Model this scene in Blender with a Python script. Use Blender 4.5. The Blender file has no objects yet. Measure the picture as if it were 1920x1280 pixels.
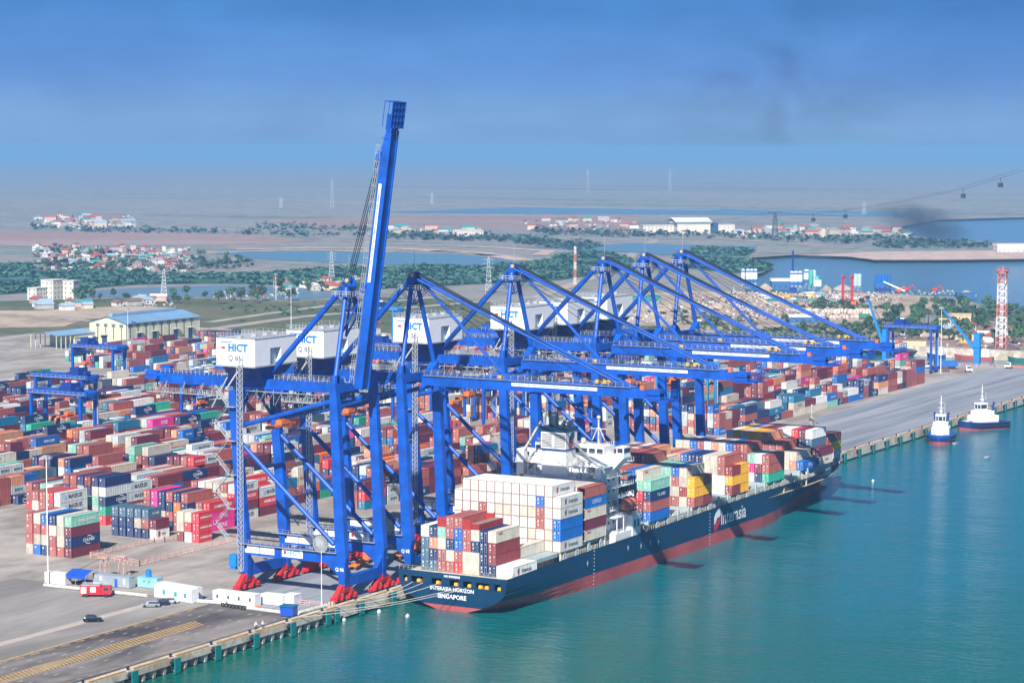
import bpy, math, random
import numpy as np
from mathutils import Vector, Matrix, noise
R=math.radians
sc=bpy.context.scene
COL=sc.collection
# ---------------------------------------------------------------- camera
F_PX=4326.1; CAM=Vector((-480.0,-318.0,113.77))
HEAD,PITCH,ROLL=R(29.645),R(4.767),R(0.121)
fw=Vector((math.cos(HEAD)*math.cos(PITCH),math.sin(HEAD)*math.cos(PITCH),-math.sin(PITCH)))
rt=Vector((math.sin(HEAD),-math.cos(HEAD),0)); upv=rt.cross(fw)
rt,upv=rt*math.cos(ROLL)+upv*math.sin(ROLL),upv*math.cos(ROLL)-rt*math.sin(ROLL)
cam=bpy.data.cameras.new('camera'); co=bpy.data.objects.new('camera',cam); COL.objects.link(co)
co.matrix_world=Matrix(((rt.x,upv.x,-fw.x,CAM.x),(rt.y,upv.y,-fw.y,CAM.y),(rt.z,upv.z,-fw.z,CAM.z),(0,0,0,1)))
cam.sensor_width=36; cam.lens=36*F_PX/1920; cam.clip_start=1; cam.clip_end=90000
sc.camera=co
# ---------------------------------------------------------------- sun, sky, exposure
SUN_EL=R(38); TO_SUN=Vector((-0.943*math.cos(SUN_EL),-0.333*math.cos(SUN_EL),math.sin(SUN_EL)))
sl=bpy.data.lights.new('sun','SUN'); so=bpy.data.objects.new('sun',sl); COL.objects.link(so)
sl.energy=5.0; sl.angle=R(0.55); sl.color=(1.0,0.95,0.87)
so.rotation_euler=TO_SUN.to_track_quat('Z','Y').to_euler()
w=bpy.data.worlds.new('World'); sc.world=w; w.use_nodes=True
nt=w.node_tree; nt.nodes.clear()
def nn(t,typ,**kw):
    n=t.nodes.new(typ)
    for k,v in kw.items():
        if k in n.inputs.keys() if isinstance(k,str) else False: n.inputs[k].default_value=v
        else: setattr(n,k,v)
    return n
sky=nn(nt,'ShaderNodeTexSky',sky_type='NISHITA',sun_disc=False,sun_elevation=SUN_EL,
       sun_rotation=math.atan2(TO_SUN.x,TO_SUN.y),air_density=1.0,dust_density=0.6,ozone_density=3.0)
tc=nn(nt,'ShaderNodeTexCoord'); sx=nn(nt,'ShaderNodeSeparateXYZ'); nt.links.new(tc.outputs['Generated'],sx.inputs[0])
mp=nn(nt,'ShaderNodeMapRange'); mp.inputs[1].default_value=0.0; mp.inputs[2].default_value=0.35
nt.links.new(sx.outputs['Z'],mp.inputs[0])
ramp=nn(nt,'ShaderNodeValToRGB'); nt.links.new(mp.outputs[0],ramp.inputs[0])
e=ramp.color_ramp.elements; e[0].position=0.0; e[0].color=(0.27,0.50,1.0,1)
e[1].position=1.0; e[1].color=(0.3,0.40,0.56,1)
m_=ramp.color_ramp.elements.new(0.03); m_.color=(0.25,0.455,1.0,1)
m_=ramp.color_ramp.elements.new(0.09); m_.color=(0.155,0.31,0.80,1)
m_=ramp.color_ramp.elements.new(0.17); m_.color=(0.092,0.235,0.57,1)
# faint drifting smoke and thin cloud in the air
mpn=nn(nt,'ShaderNodeMapping'); mpn.inputs['Scale'].default_value=(3.2,3.2,9)
nt.links.new(tc.outputs['Generated'],mpn.inputs[0])
nz=nn(nt,'ShaderNodeTexNoise'); nz.inputs['Scale'].default_value=1.6; nz.inputs['Detail'].default_value=6; nz.inputs['Roughness'].default_value=0.6
nt.links.new(mpn.outputs[0],nz.inputs['Vector'])
cr=nn(nt,'ShaderNodeValToRGB'); nt.links.new(nz.outputs[0],cr.inputs[0])
cr.color_ramp.elements[0].position=0.33; cr.color_ramp.elements[0].color=(0.76,0.77,0.80,1)
cr.color_ramp.elements[1].position=0.72; cr.color_ramp.elements[1].color=(1.14,1.10,1.05,1)
mu=nn(nt,'ShaderNodeMix',data_type='RGBA',blend_type='MULTIPLY'); mu.inputs[0].default_value=1
nt.links.new(sky.outputs[0],mu.inputs[6]); nt.links.new(ramp.outputs[0],mu.inputs[7])
mu2=nn(nt,'ShaderNodeMix',data_type='RGBA',blend_type='MULTIPLY'); mu2.inputs[0].default_value=1
nt.links.new(mu.outputs[2],mu2.inputs[6]); nt.links.new(cr.outputs[0],mu2.inputs[7])
# broad smoke veil drifting high over the far right of the bay
sd=fw+rt*((1500-960)/F_PX)+upv*((640-190)/F_PX); sd.normalize()
vs_=nn(nt,'ShaderNodeVectorMath',operation='SUBTRACT'); nt.links.new(tc.outputs['Generated'],vs_.inputs[0]); vs_.inputs[1].default_value=tuple(sd)
vl_=nn(nt,'ShaderNodeVectorMath',operation='LENGTH'); nt.links.new(vs_.outputs[0],vl_.inputs[0])
fo_=nn(nt,'ShaderNodeMapRange',interpolation_type='SMOOTHSTEP'); fo_.inputs[1].default_value=0.0; fo_.inputs[2].default_value=0.085; fo_.inputs[3].default_value=1.0; fo_.inputs[4].default_value=0.0; nt.links.new(vl_.outputs['Value'],fo_.inputs[0])
mps=nn(nt,'ShaderNodeMapping'); mps.inputs['Scale'].default_value=(14,14,24); mps.inputs['Rotation'].default_value=(0.5,0.3,0); nt.links.new(tc.outputs['Generated'],mps.inputs[0])
ns=nn(nt,'ShaderNodeTexNoise'); ns.inputs['Scale'].default_value=1.3; ns.inputs['Detail'].default_value=6; ns.inputs['Distortion'].default_value=0.8; nt.links.new(mps.outputs[0],ns.inputs['Vector'])
ms=nn(nt,'ShaderNodeMapRange'); ms.inputs[1].default_value=0.35; ms.inputs[2].default_value=0.7; nt.links.new(ns.outputs[0],ms.inputs[0])
mf=nn(nt,'ShaderNodeMath',operation='MULTIPLY'); nt.links.new(fo_.outputs[0],mf.inputs[0]); nt.links.new(ms.outputs[0],mf.inputs[1])
mf2=nn(nt,'ShaderNodeMath',operation='MULTIPLY'); mf2.inputs[1].default_value=0.75; nt.links.new(mf.outputs[0],mf2.inputs[0])
mu3=nn(nt,'ShaderNodeMix',data_type='RGBA',blend_type='MULTIPLY'); nt.links.new(mf2.outputs[0],mu3.inputs[0]); nt.links.new(mu2.outputs[2],mu3.inputs[6]); mu3.inputs[7].default_value=(0.62,0.56,0.56,1)
bg=nn(nt,'ShaderNodeBackground'); bg.inputs[1].default_value=0.1
nt.links.new(mu3.outputs[2],bg.inputs[0])
wo=nn(nt,'ShaderNodeOutputWorld'); nt.links.new(bg.outputs[0],wo.inputs[0])
sc.view_settings.view_transform='Standard'; sc.view_settings.look='None'; sc.view_settings.gamma=1; sc.view_settings.exposure=0.7
sc.cycles.max_bounces=5; sc.cycles.diffuse_bounces=2; sc.cycles.glossy_bounces=2; sc.cycles.transmission_bounces=2
sc.cycles.transparent_max_bounces=8; sc.cycles.volume_bounces=0
sc.cycles.use_denoising=True
rnd=random.Random(7)
# ---------------------------------------------------------------- helpers
def G(x,y,z=0.0):
    """survey point of the photograph (1920x1280) on the level z"""
    d=fw+rt*((x-960)/F_PX)+upv*((640-y)/F_PX)
    p=CAM+d*((z-CAM.z)/d.z); return (p.x,p.y)
def link(o,parent=None):
    COL.objects.link(o)
    if parent is not None: o.parent=parent
    return o
def tag(o,label=None,cat=None,group=None,kind=None):
    if label: o['label']=label
    if cat: o['category']=cat
    if group: o['group']=group
    if kind: o['kind']=kind
    return o
def empty(name,loc,rz=0,label=None,cat=None,group=None):
    o=bpy.data.objects.new(name,None); o.location=loc; o.rotation_euler=(0,0,rz); o.empty_display_size=1
    link(o); return tag(o,label,cat,group)
class MB:
    """collects faces; build() links them as one mesh object"""
    def __init__(s): s.v=[];s.f=[];s.m=[]
    def add(s,vs,fs,m=0):
        b=len(s.v); s.v+= [tuple(q) for q in vs]; s.f+=[tuple(i+b for i in q) for q in fs]; s.m+=[m]*len(fs); return s
    def box(s,x0,x1,y0,y1,z0,z1,m=0):
        return s.add([(x0,y0,z0),(x1,y0,z0),(x1,y1,z0),(x0,y1,z0),(x0,y0,z1),(x1,y0,z1),(x1,y1,z1),(x0,y1,z1)],
            [(3,2,1,0),(4,5,6,7),(0,1,5,4),(1,2,6,5),(2,3,7,6),(3,0,4,7)],m)
    def beam(s,a,b,w,h,m=0,w2=None,h2=None,side=None):
        """rectangular bar from a to b, w across, h deep"""
        a=Vector(a);b=Vector(b);d=(b-a).normalized()
        up=Vector((0,0,1)) if abs(d.z)<0.95 else Vector((0,1,0))
        if side is not None: r=(Vector(side)-d*d.dot(Vector(side))).normalized()
        else: r=d.cross(up).normalized()
        u=r.cross(d); w2=w if w2 is None else w2; h2=h if h2 is None else h2
        vs=[]
        for p,W,H in((a,w,h),(b,w2,h2)):
            for i,j in((-1,-1),(1,-1),(1,1),(-1,1)): vs.append(p+r*(W/2*i)+u*(H/2*j))
        return s.add(vs,[(3,2,1,0),(4,5,6,7),(0,1,5,4),(1,2,6,5),(2,3,7,6),(3,0,4,7)],m)
    def tube(s,a,b,r,n=8,m=0,r2=None,caps=True):
        a=Vector(a);b=Vector(b);d=(b-a).normalized(); t=d.orthogonal().normalized(); q=d.cross(t); r2=r if r2 is None else r2
        vs=[]
        for p,rr in((a,r),(b,r2)):
            for i in range(n):
                an=2*math.pi*i/n; vs.append(p+t*(rr*math.cos(an))+q*(rr*math.sin(an)))
        fs=[(i,(i+1)%n,n+(i+1)%n,n+i) for i in range(n)]
        if caps: fs+=[tuple(range(n-1,-1,-1)),tuple(range(n,2*n))]
        return s.add(vs,fs,m)
    def path(s,pts,r,n=5,m=0):
        for a,b in zip(pts[:-1],pts[1:]): s.tube(a,b,r,n,m,caps=False)
        return s
    def loft(s,rings,m=0,caps=True,closed=True):
        n=len(rings[0]); vs=[p for rg in rings for p in rg]; fs=[]
        for k in range(len(rings)-1):
            for i in range(n if closed else n-1):
                j=(i+1)%n; fs.append((k*n+i,k*n+j,(k+1)*n+j,(k+1)*n+i))
        if caps: fs+=[tuple(range(n-1,-1,-1)),tuple((len(rings)-1)*n+i for i in range(n))]
        return s.add(vs,fs,m)
    def prism(s,poly,z0,z1,m=0):
        n=len(poly)
        return s.add([(x,y,z0) for x,y in poly]+[(x,y,z1) for x,y in poly],
            [tuple(range(n-1,-1,-1)),tuple(range(n,2*n))]+[(i,(i+1)%n,n+(i+1)%n,n+i) for i in range(n)],m)
    def ball(s,c,rx,ry,rz,n=8,k=5,m=0,jit=0.0,rn=None):
        rg=[]
        for a in range(1,k):
            t=math.pi*a/k; ring=[]
            for b in range(n):
                j=1+(rn.uniform(-jit,jit) if rn else 0)
                ring.append((c[0]+rx*j*math.sin(t)*math.cos(2*math.pi*b/n),c[1]+ry*j*math.sin(t)*math.sin(2*math.pi*b/n),c[2]+rz*j*math.cos(t)))
            rg.append(ring)
        return s.loft(rg[::-1],m)
    def rail(s,pts,h=1.1,r=0.035,step=2.0,m=0,mid=True):
        for a,b in zip(pts[:-1],pts[1:]):
            a=Vector(a);b=Vector(b);L=(b-a).length;n=max(1,round(L/step)); up=Vector((0,0,h))
            s.tube(a+up,b+up,r,3,m,caps=False)
            if mid: s.tube(a+up*.5,b+up*.5,r*.8,3,m,caps=False)
            for i in range(n+1):
                p=a.lerp(b,i/n); s.tube(p,p+up,r,3,m,caps=False)
        return s
    def data(s,name,mats,smooth=False):
        me=bpy.data.meshes.new(name); me.from_pydata(s.v,[],s.f)
        mats=mats if isinstance(mats,(list,tuple)) else [mats]
        for mm in mats: me.materials.append(mm)
        if any(s.m): me.polygons.foreach_set('material_index',s.m)
        if smooth: me.polygons.foreach_set('use_smooth',[True]*len(s.f))
        me.update(); return me
    def build(s,name,mats,parent=None,smooth=False,loc=None,rz=None):
        o=bpy.data.objects.new(name,s.data(name,mats,smooth))
        if loc is not None: o.location=loc
        if rz is not None: o.rotation_euler=(0,0,rz)
        return link(o,parent)
_mesh={}
def cached(key,fn,name,mats,parent=None,smooth=False,loc=None,rz=None,color=None):
    if key not in _mesh:
        b=MB(); fn(b); _mesh[key]=b.data(name,mats,smooth)
    o=bpy.data.objects.new(name,_mesh[key])
    if loc is not None: o.location=loc
    if rz is not None: o.rotation_euler=(0,0,rz)
    if color is not None: o.color=(*color,1)
    return link(o,parent)
def text_mesh(txt,size,extr=0.0,bold=0.0,spacing=1.0):
    cu=bpy.data.curves.new('t','FONT'); cu.body=txt; cu.size=size; cu.extrude=extr; cu.offset=bold; cu.space_character=spacing
    cu.align_x='CENTER'; cu.align_y='CENTER'; cu.resolution_u=2
    ob=bpy.data.objects.new('t',cu); COL.objects.link(ob)
    bpy.context.view_layer.update()
    me=bpy.data.meshes.new_from_object(ob.evaluated_get(bpy.context.evaluated_depsgraph_get()))
    bpy.data.objects.remove(ob); bpy.data.curves.remove(cu)
    return me
def panes(parent,boxes,m,name='window'):
    for x0,x1,y0,y1,z0,z1 in boxes:
        w_,d_,h_=x1-x0,y1-y0,z1-z0; k=('pane',round(w_,2),round(d_,2),round(h_,2),m.name,name)
        cached(k,lambda b:b.box(0,w_,0,d_,0,h_),name,m,parent,loc=(x0,y0,z0))
def wheels(parent,pts,r,wd,m):
    for x,y,z in pts: cached(('whl',r,wd,m.name),lambda b:b.tube((0,-wd/2,0),(0,wd/2,0),r,12),'wheel',m,parent,loc=(x,y,z))
_tx={}
def text_pts(txt,size,bold=0.0,sx=1.0):
    k=(txt,size,bold,sx)
    if k not in _tx:
        me=text_mesh(txt,size,0,bold); _tx[k]=([(v.co.x*sx,v.co.y) for v in me.vertices],[tuple(p.vertices) for p in me.polygons]); bpy.data.meshes.remove(me)
    return _tx[k]
def put_text(mb,txt,size,org,ux,uy,m=0,bold=0.0,sx=1.0):
    """flat lettering: ux = reading direction, uy = up direction"""
    vs,fs=text_pts(txt,size,bold,sx); o=Vector(org);ux=Vector(ux);uy=Vector(uy)
    return mb.add([o+ux*a+uy*b for a,b in vs],fs,m)
# ---------------------------------------------------------------- materials
MAT={}
def mat(name,col,rough=0.6,metal=0.0,var=0.12,vs=0.5,bump=0.0,bs=4.0,var2=0.0,emit=None):
    if name in MAT: return MAT[name]
    m=bpy.data.materials.new(name); m.use_nodes=True; t=m.node_tree; b=t.nodes['Principled BSDF']
    b.inputs['Roughness'].default_value=rough; b.inputs['Metallic'].default_value=metal
    b.inputs['Base Color'].default_value=(*col,1)
    if var>0:
        c=t.nodes.new('ShaderNodeTexCoord'); n=t.nodes.new('ShaderNodeTexNoise'); n.inputs['Scale'].default_value=vs; n.inputs['Detail'].default_value=5
        n.inputs['Roughness'].default_value=0.65
        t.links.new(c.outputs['Object'],n.inputs['Vector'])
        r=t.nodes.new('ShaderNodeValToRGB'); t.links.new(n.outputs[0],r.inputs[0])
        r.color_ramp.elements[0].position=0.33; r.color_ramp.elements[1].position=0.67
        r.color_ramp.elements[0].color=(*[max(0,x*(1-var)) for x in col],1); r.color_ramp.elements[1].color=(*[min(1,x*(1+var)) for x in col],1)
        t.links.new(r.outputs[0],b.inputs['Base Color'])
    if bump>0:
        c=t.nodes.new('ShaderNodeTexCoord'); n=t.nodes.new('ShaderNodeTexNoise'); n.inputs['Scale'].default_value=bs; n.inputs['Detail'].default_value=4
        t.links.new(c.outputs['Object'],n.inputs['Vector']); bb=t.nodes.new('ShaderNodeBump'); bb.inputs['Strength'].default_value=bump; bb.inputs['Distance'].default_value=0.3
        t.links.new(n.outputs[0],bb.inputs['Height']); t.links.new(bb.outputs[0],b.inputs['Normal'])
    if emit: b.inputs['Emission Color'].default_value=(*emit,1); b.inputs['Emission Strength'].default_value=1
    MAT[name]=m; return m
CBLUE=mat('crane_blue',(0.0,0.072,0.41),0.5,0,0.3,0.25)
CDARK=mat('crane_navy',(0.005,0.035,0.24),0.45,0,0.15,0.4)
RED=mat('bogie_red',(0.55,0.02,0.025),0.5,0,0.2,1.0)
GALV=mat('galvanised',(0.42,0.45,0.47),0.5,0.2,0.2,1.5)
WHITE=mat('white_paint',(0.80,0.80,0.79),0.5,0,0.04,0.3)
BLACK=mat('black_rubber',(0.015,0.016,0.018),0.7,0,0.1)
GLASS=mat('window_glass',(0.03,0.05,0.07),0.12,0,0.0)
YEL=mat('yellow_paint',(0.75,0.42,0.03),0.5,0,0.1,1)
ORANGE=mat('orange_paint',(0.75,0.16,0.03),0.5,0,0.15,1)
TXTBLUE=mat('sign_blue',(0.0,0.17,0.68),0.5,0,0)
TXTCYAN=mat('sign_cyan',(0.02,0.35,0.75),0.5,0,0)
TXTRED=mat('sign_red',(0.62,0.02,0.04),0.5,0,0)
TXTGREY=mat('sign_grey',(0.10,0.11,0.12),0.6,0,0)
TXTWHITE=mat('sign_white',(0.82,0.83,0.84),0.5,0,0)
RECESS=mat('pale_blue_panel',(0.32,0.50,0.60),0.3,0,0.1,0.5)
ROPE=mat('wire_rope',(0.04,0.045,0.05),0.5,0.5,0)
# ================================================================ SETTING
def struct(o,kind='structure'): o['kind']=kind; return o
def sheet(name,pts,z,m,kind='structure'):
    return struct(MB().add([(x,y,z) for x,y in pts],[tuple(range(len(pts)))]).build(name,m),kind)
def ribbon(mb,pts,wd,z):
    P=[Vector(p).to_2d() if len(p)>2 else Vector(p) for p in pts]; L=[];Rr=[]
    for i,p in enumerate(P):
        d=(P[min(i+1,len(P)-1)]-P[max(i-1,0)]).normalized(); n=Vector((-d.y,d.x))*(wd/2)
        L.append(p+n);Rr.append(p-n)
    vs=[(q.x,q.y,z) for q in L]+[(q.x,q.y,z) for q in Rr]; n=len(P)
    mb.add(vs,[(i,i+1,n+i+1,n+i) for i in range(n-1)])
def gp(*px,z=0.0): return [G(x,y,z) for x,y in px]
# --- water
def water_mat(name,c1,c2,rough,bump,scale):
    m=bpy.data.materials.new(name); m.use_nodes=True; t=m.node_tree; b=t.nodes['Principled BSDF']
    b.inputs['Roughness'].default_value=rough; b.inputs['IOR'].default_value=1.33
    g=t.nodes.new('ShaderNodeNewGeometry'); mpp=t.nodes.new('ShaderNodeMapping'); mpp.inputs['Scale'].default_value=(0.0022,0.007,0.01)
    mpp.inputs['Rotation'].default_value=(0,0,R(-8))
    t.links.new(g.outputs['Position'],mpp.inputs[0]); n=t.nodes.new('ShaderNodeTexNoise'); n.inputs['Scale'].default_value=1.3; n.inputs['Detail'].default_value=5
    t.links.new(mpp.outputs[0],n.inputs['Vector'])
    # silt-green near the berth, clearer blue out in the bay
    sx=t.nodes.new('ShaderNodeSeparateXYZ'); t.links.new(g.outputs['Position'],sx.inputs[0])
    mr=t.nodes.new('ShaderNodeMapRange'); mr.inputs[1].default_value=-60; mr.inputs[2].default_value=330; mr.inputs[3].default_value=-0.16; mr.inputs[4].default_value=0.3
    t.links.new(sx.outputs['X'],mr.inputs[0]); ad=t.nodes.new('ShaderNodeMath'); ad.operation='ADD'; t.links.new(n.outputs[0],ad.inputs[0]); t.links.new(mr.outputs[0],ad.inputs[1])
    r=t.nodes.new('ShaderNodeValToRGB'); r.color_ramp.elements[0].position=0.36; r.color_ramp.elements[1].position=0.72
    r.color_ramp.elements[0].color=(*c1,1); r.color_ramp.elements[1].color=(*c2,1)
    t.links.new(ad.outputs[0],r.inputs[0])
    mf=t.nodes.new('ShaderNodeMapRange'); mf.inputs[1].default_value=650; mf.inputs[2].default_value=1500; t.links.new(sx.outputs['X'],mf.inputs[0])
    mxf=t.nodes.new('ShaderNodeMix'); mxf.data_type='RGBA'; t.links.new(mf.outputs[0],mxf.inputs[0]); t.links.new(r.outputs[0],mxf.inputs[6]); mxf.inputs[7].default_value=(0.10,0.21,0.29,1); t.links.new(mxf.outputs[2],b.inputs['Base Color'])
    mp2=t.nodes.new('ShaderNodeMapping'); mp2.inputs['Scale'].default_value=(1,0.55,1); mp2.inputs['Rotation'].default_value=(0,0,R(35)); t.links.new(g.outputs['Position'],mp2.inputs[0])
    n1=t.nodes.new('ShaderNodeTexNoise'); n1.inputs['Scale'].default_value=scale; n1.inputs['Detail'].default_value=4; n1.inputs['Roughness'].default_value=0.6
    n2=t.nodes.new('ShaderNodeTexNoise'); n2.inputs['Scale'].default_value=scale*0.12; n2.inputs['Detail'].default_value=3
    t.links.new(mp2.outputs[0],n1.inputs['Vector']); t.links.new(mp2.outputs[0],n2.inputs['Vector'])
    a2=t.nodes.new('ShaderNodeMath'); a2.operation='MULTIPLY_ADD'; a2.inputs[1].default_value=2.2; t.links.new(n2.outputs[0],a2.inputs[0]); t.links.new(n1.outputs[0],a2.inputs[2])
    bb=t.nodes.new('ShaderNodeBump'); bb.inputs['Strength'].default_value=bump; bb.inputs['Distance'].default_value=0.5
    t.links.new(a2.outputs[0],bb.inputs['Height']); t.links.new(bb.outputs[0],b.inputs['Normal'])
    return m
WATER=water_mat('harbour_water',(0.003,0.115,0.083),(0.0,0.14,0.18),0.13,0.6,0.5)
FARW=water_mat('bay_water',(0.06,0.19,0.28),(0.06,0.19,0.3),0.22,0.35,0.12)
ZW=-3.5
sheet('water',[(-3000,-30000),(32000,-30000),(32000,32000),(-3000,32000)],ZW,WATER)
# --- land beyond the port
def land_mat(name,stops,scale,stretch=(1,1,1),rot=0,detail=8,fine=0.0,rough=0.95):
    m=bpy.data.materials.new(name); m.use_nodes=True; t=m.node_tree; b=t.nodes['Principled BSDF']; b.inputs['Roughness'].default_value=rough
    b.inputs['Specular IOR Level'].default_value=0.15
    g=t.nodes.new('ShaderNodeNewGeometry'); mpp=t.nodes.new('ShaderNodeMapping'); mpp.inputs['Scale'].default_value=stretch; mpp.inputs['Rotation'].default_value=(0,0,rot)
    t.links.new(g.outputs['Position'],mpp.inputs[0]); n=t.nodes.new('ShaderNodeTexNoise'); n.inputs['Scale'].default_value=scale; n.inputs['Detail'].default_value=detail; n.inputs['Roughness'].default_value=0.62
    t.links.new(mpp.outputs[0],n.inputs['Vector'])
    src=n.outputs[0]
    if fine>0:
        n2=t.nodes.new('ShaderNodeTexNoise'); n2.inputs['Scale'].default_value=fine; n2.inputs['Detail'].default_value=4; t.links.new(g.outputs['Position'],n2.inputs['Vector'])
        mx=t.nodes.new('ShaderNodeMath'); mx.operation='MULTIPLY_ADD'; mx.inputs[1].default_value=0.35; t.links.new(n2.outputs[0],mx.inputs[0])
        ml=t.nodes.new('ShaderNodeMath'); ml.operation='MULTIPLY'; ml.inputs[1].default_value=0.65; t.links.new(n.outputs[0],ml.inputs[0]); t.links.new(ml.outputs[0],mx.inputs[2]); src=mx.outputs[0]
    r=t.nodes.new('ShaderNodeValToRGB'); t.links.new(src,r.inputs[0]); el=r.color_ramp.elements
    el[0].position=stops[0][0]; el[0].color=(*stops[0][1],1); el[1].position=stops[-1][0]; el[1].color=(*stops[-1][1],1)
    for p,c in stops[1:-1]: q=el.new(p); q.color=(*c,1)
    t.links.new(r.outputs[0],b.inputs['Base Color']); MAT[name]=m; return m
LAND=land_mat('mudflat_fields',[(0.34,(0.08,0.115,0.09)),(0.43,(0.18,0.19,0.17)),(0.5,(0.29,0.26,0.24)),(0.56,(0.15,0.19,0.17)),(0.66,(0.40,0.35,0.32))],0.0022,(1,0.22,1),R(-58),fine=0.03)
GRASS=land_mat('rough_grass',[(0.35,(0.055,0.085,0.035)),(0.5,(0.11,0.12,0.06)),(0.65,(0.2,0.17,0.11))],0.012,(1,0.5,1),R(-50),fine=0.15)
SAND=land_mat('sand_yard',[(0.36,(0.22,0.17,0.13)),(0.5,(0.42,0.33,0.25)),(0.64,(0.55,0.45,0.36))],0.018,(1,0.5,1),R(-55),fine=0.12)
MUD=land_mat('pink_mud',[(0.35,(0.22,0.15,0.135)),(0.5,(0.31,0.21,0.18)),(0.65,(0.37,0.28,0.25))],0.006,(1,0.3,1),R(-58),fine=0.05)
DIKE=land_mat('dry_dike',[(0.4,(0.42,0.3,0.25)),(0.6,(0.58,0.45,0.37))],0.05)
TRACK=land_mat('dusty_road',[(0.4,(0.3,0.26,0.22)),(0.6,(0.42,0.38,0.33))],0.05)
VEG=land_mat('mangrove_ground',[(0.4,(0.022,0.075,0.045)),(0.6,(0.04,0.11,0.065))],0.03)
ZL=-0.6
land=[(-2500,25),(697,25),(697,330),(776,330),(776,-160),(1090,-260)]+gp((1990,606),(1920,583),(1845,572),(1790,557),(1700,552),(1560,547),(1440,552),(1398,547),(1386,520),(1430,511),(1452,499),(1440,490),(1395,484),(1500,477),(1560,476),(1600,481),(1640,488),(1760,488),(1920,486),(2010,484),(2010,456),(1920,455),(1780,450),(1705,440),(1690,425),(1760,412),(2010,405),z=ZL)+[(30000,2500),(30000,31000),(-2500,31000)]
sheet('ground',land,ZL,LAND)
def patch(name,px,m,dz): return sheet(name,gp(*px,z=ZL+dz),ZL+dz,m)
patch('grass_field',((-60,640),(-60,566),(150,560),(300,558),(470,562),(560,566),(700,556),(800,560),(1000,566),(1200,600),(1400,655),(1300,700),(-60,700)),GRASS,0.05)
patch('dirt_lot',((-60,600),(-60,582),(72,582),(150,577),(260,574),(330,577),(300,592),(160,598),(120,612),(-60,616)),SAND,0.1)
patch('sand_yard_ground',((1010,592),(1060,566),(1180,552),(1290,546),(1398,547),(1440,552),(1560,547),(1700,552),(1765,558),(1750,580),(1700,592),(1660,606),(1640,632),(1560,628),(1400,634),(1250,612),(1120,606)),SAND,0.1)
patch('shore_lot',((1560,640),(1640,632),(1690,612),(1780,600),(1990,606),(2000,650),(1700,655),(1500,660)),MUD,0.08)
patch('brown_field',((-60,462),(-60,432),(72,433),(250,434),(470,440),(590,452),(420,459),(200,461)),MUD,0.3)
patch('brown_field',((480,412),(900,402),(1200,404),(1190,440),(900,428),(600,428)),MUD,0.25)
patch('sand_spit',((1490,478),(1560,476),(1640,472),(1800,470),(1990,468),(2000,484),(1920,485),(1760,487),(1640,487),(1590,481)),DIKE,0.3)
LAKEW=water_mat('lake_water',(0.13,0.19,0.22),(0.16,0.21,0.24),0.35,0.3,0.1)
patch('lake',((150,558),(160,546),(240,540),(400,535),(500,536),(640,545),(640,556),(560,562),(420,556),(260,556)),LAKEW,0.15)
patch('lake',((-60,505),(130,507),(230,512),(262,518),(190,524),(-60,522)),LAKEW,0.35)
patch('pond',((395,474),(560,471),(740,473),(860,476),(950,486),(975,494),(900,498),(760,497),(620,492),(480,485)),LAKEW,0.3)
patch('tidal_flat',((700,398),(1000,388),(1400,392),(1700,398),(1700,406),(1300,402),(900,400)),LAKEW,0.4)
patch('tidal_flat',((1000,462),(1200,456),(1420,462),(1400,476),(1280,480),(1130,470)),LAKEW,0.4)
for nm,px,wd in (('dike',((440,467),(600,464),(760,466),(900,474),(985,488)),26),('dike',((380,474),(560,468),(700,472),(820,470),(930,479)),18),
                 ('dike',((480,457),(640,457),(780,458),(900,462),(1030,470),(1010,478)),18)):
    mb=MB(); ribbon(mb,gp(*px,z=ZL+.5),wd,ZL+.5); struct(mb.build(nm,DIKE))
for px,wd,dz in (((390,604),(500,588),(620,572),(720,566),(820,556)),9,.2),(((400,616),(560,594),(700,582),(820,572),(1010,556),(1110,520),(1180,480),(1210,462),(1230,448)),12,.24),\
                (((72,594),(120,596),(170,602)),6,.2),(((72,366),(400,371),(700,381),(1000,388),(1340,394)),40,.6),(((250,416),(480,427),(700,438)),14,.5),(((1380,392),(1620,404),(1700,404)),16,.6),(((1620,369),(1920,370)),50,.7),(((1210,448),(1330,446),(1600,466)),12,.5),\
                (((1010,600),(1200,600),(1420,650)),10,.22):
    mb=MB(); ribbon(mb,gp(*px,z=ZL+dz),wd,ZL+dz); struct(mb.build('road',TRACK))
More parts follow.
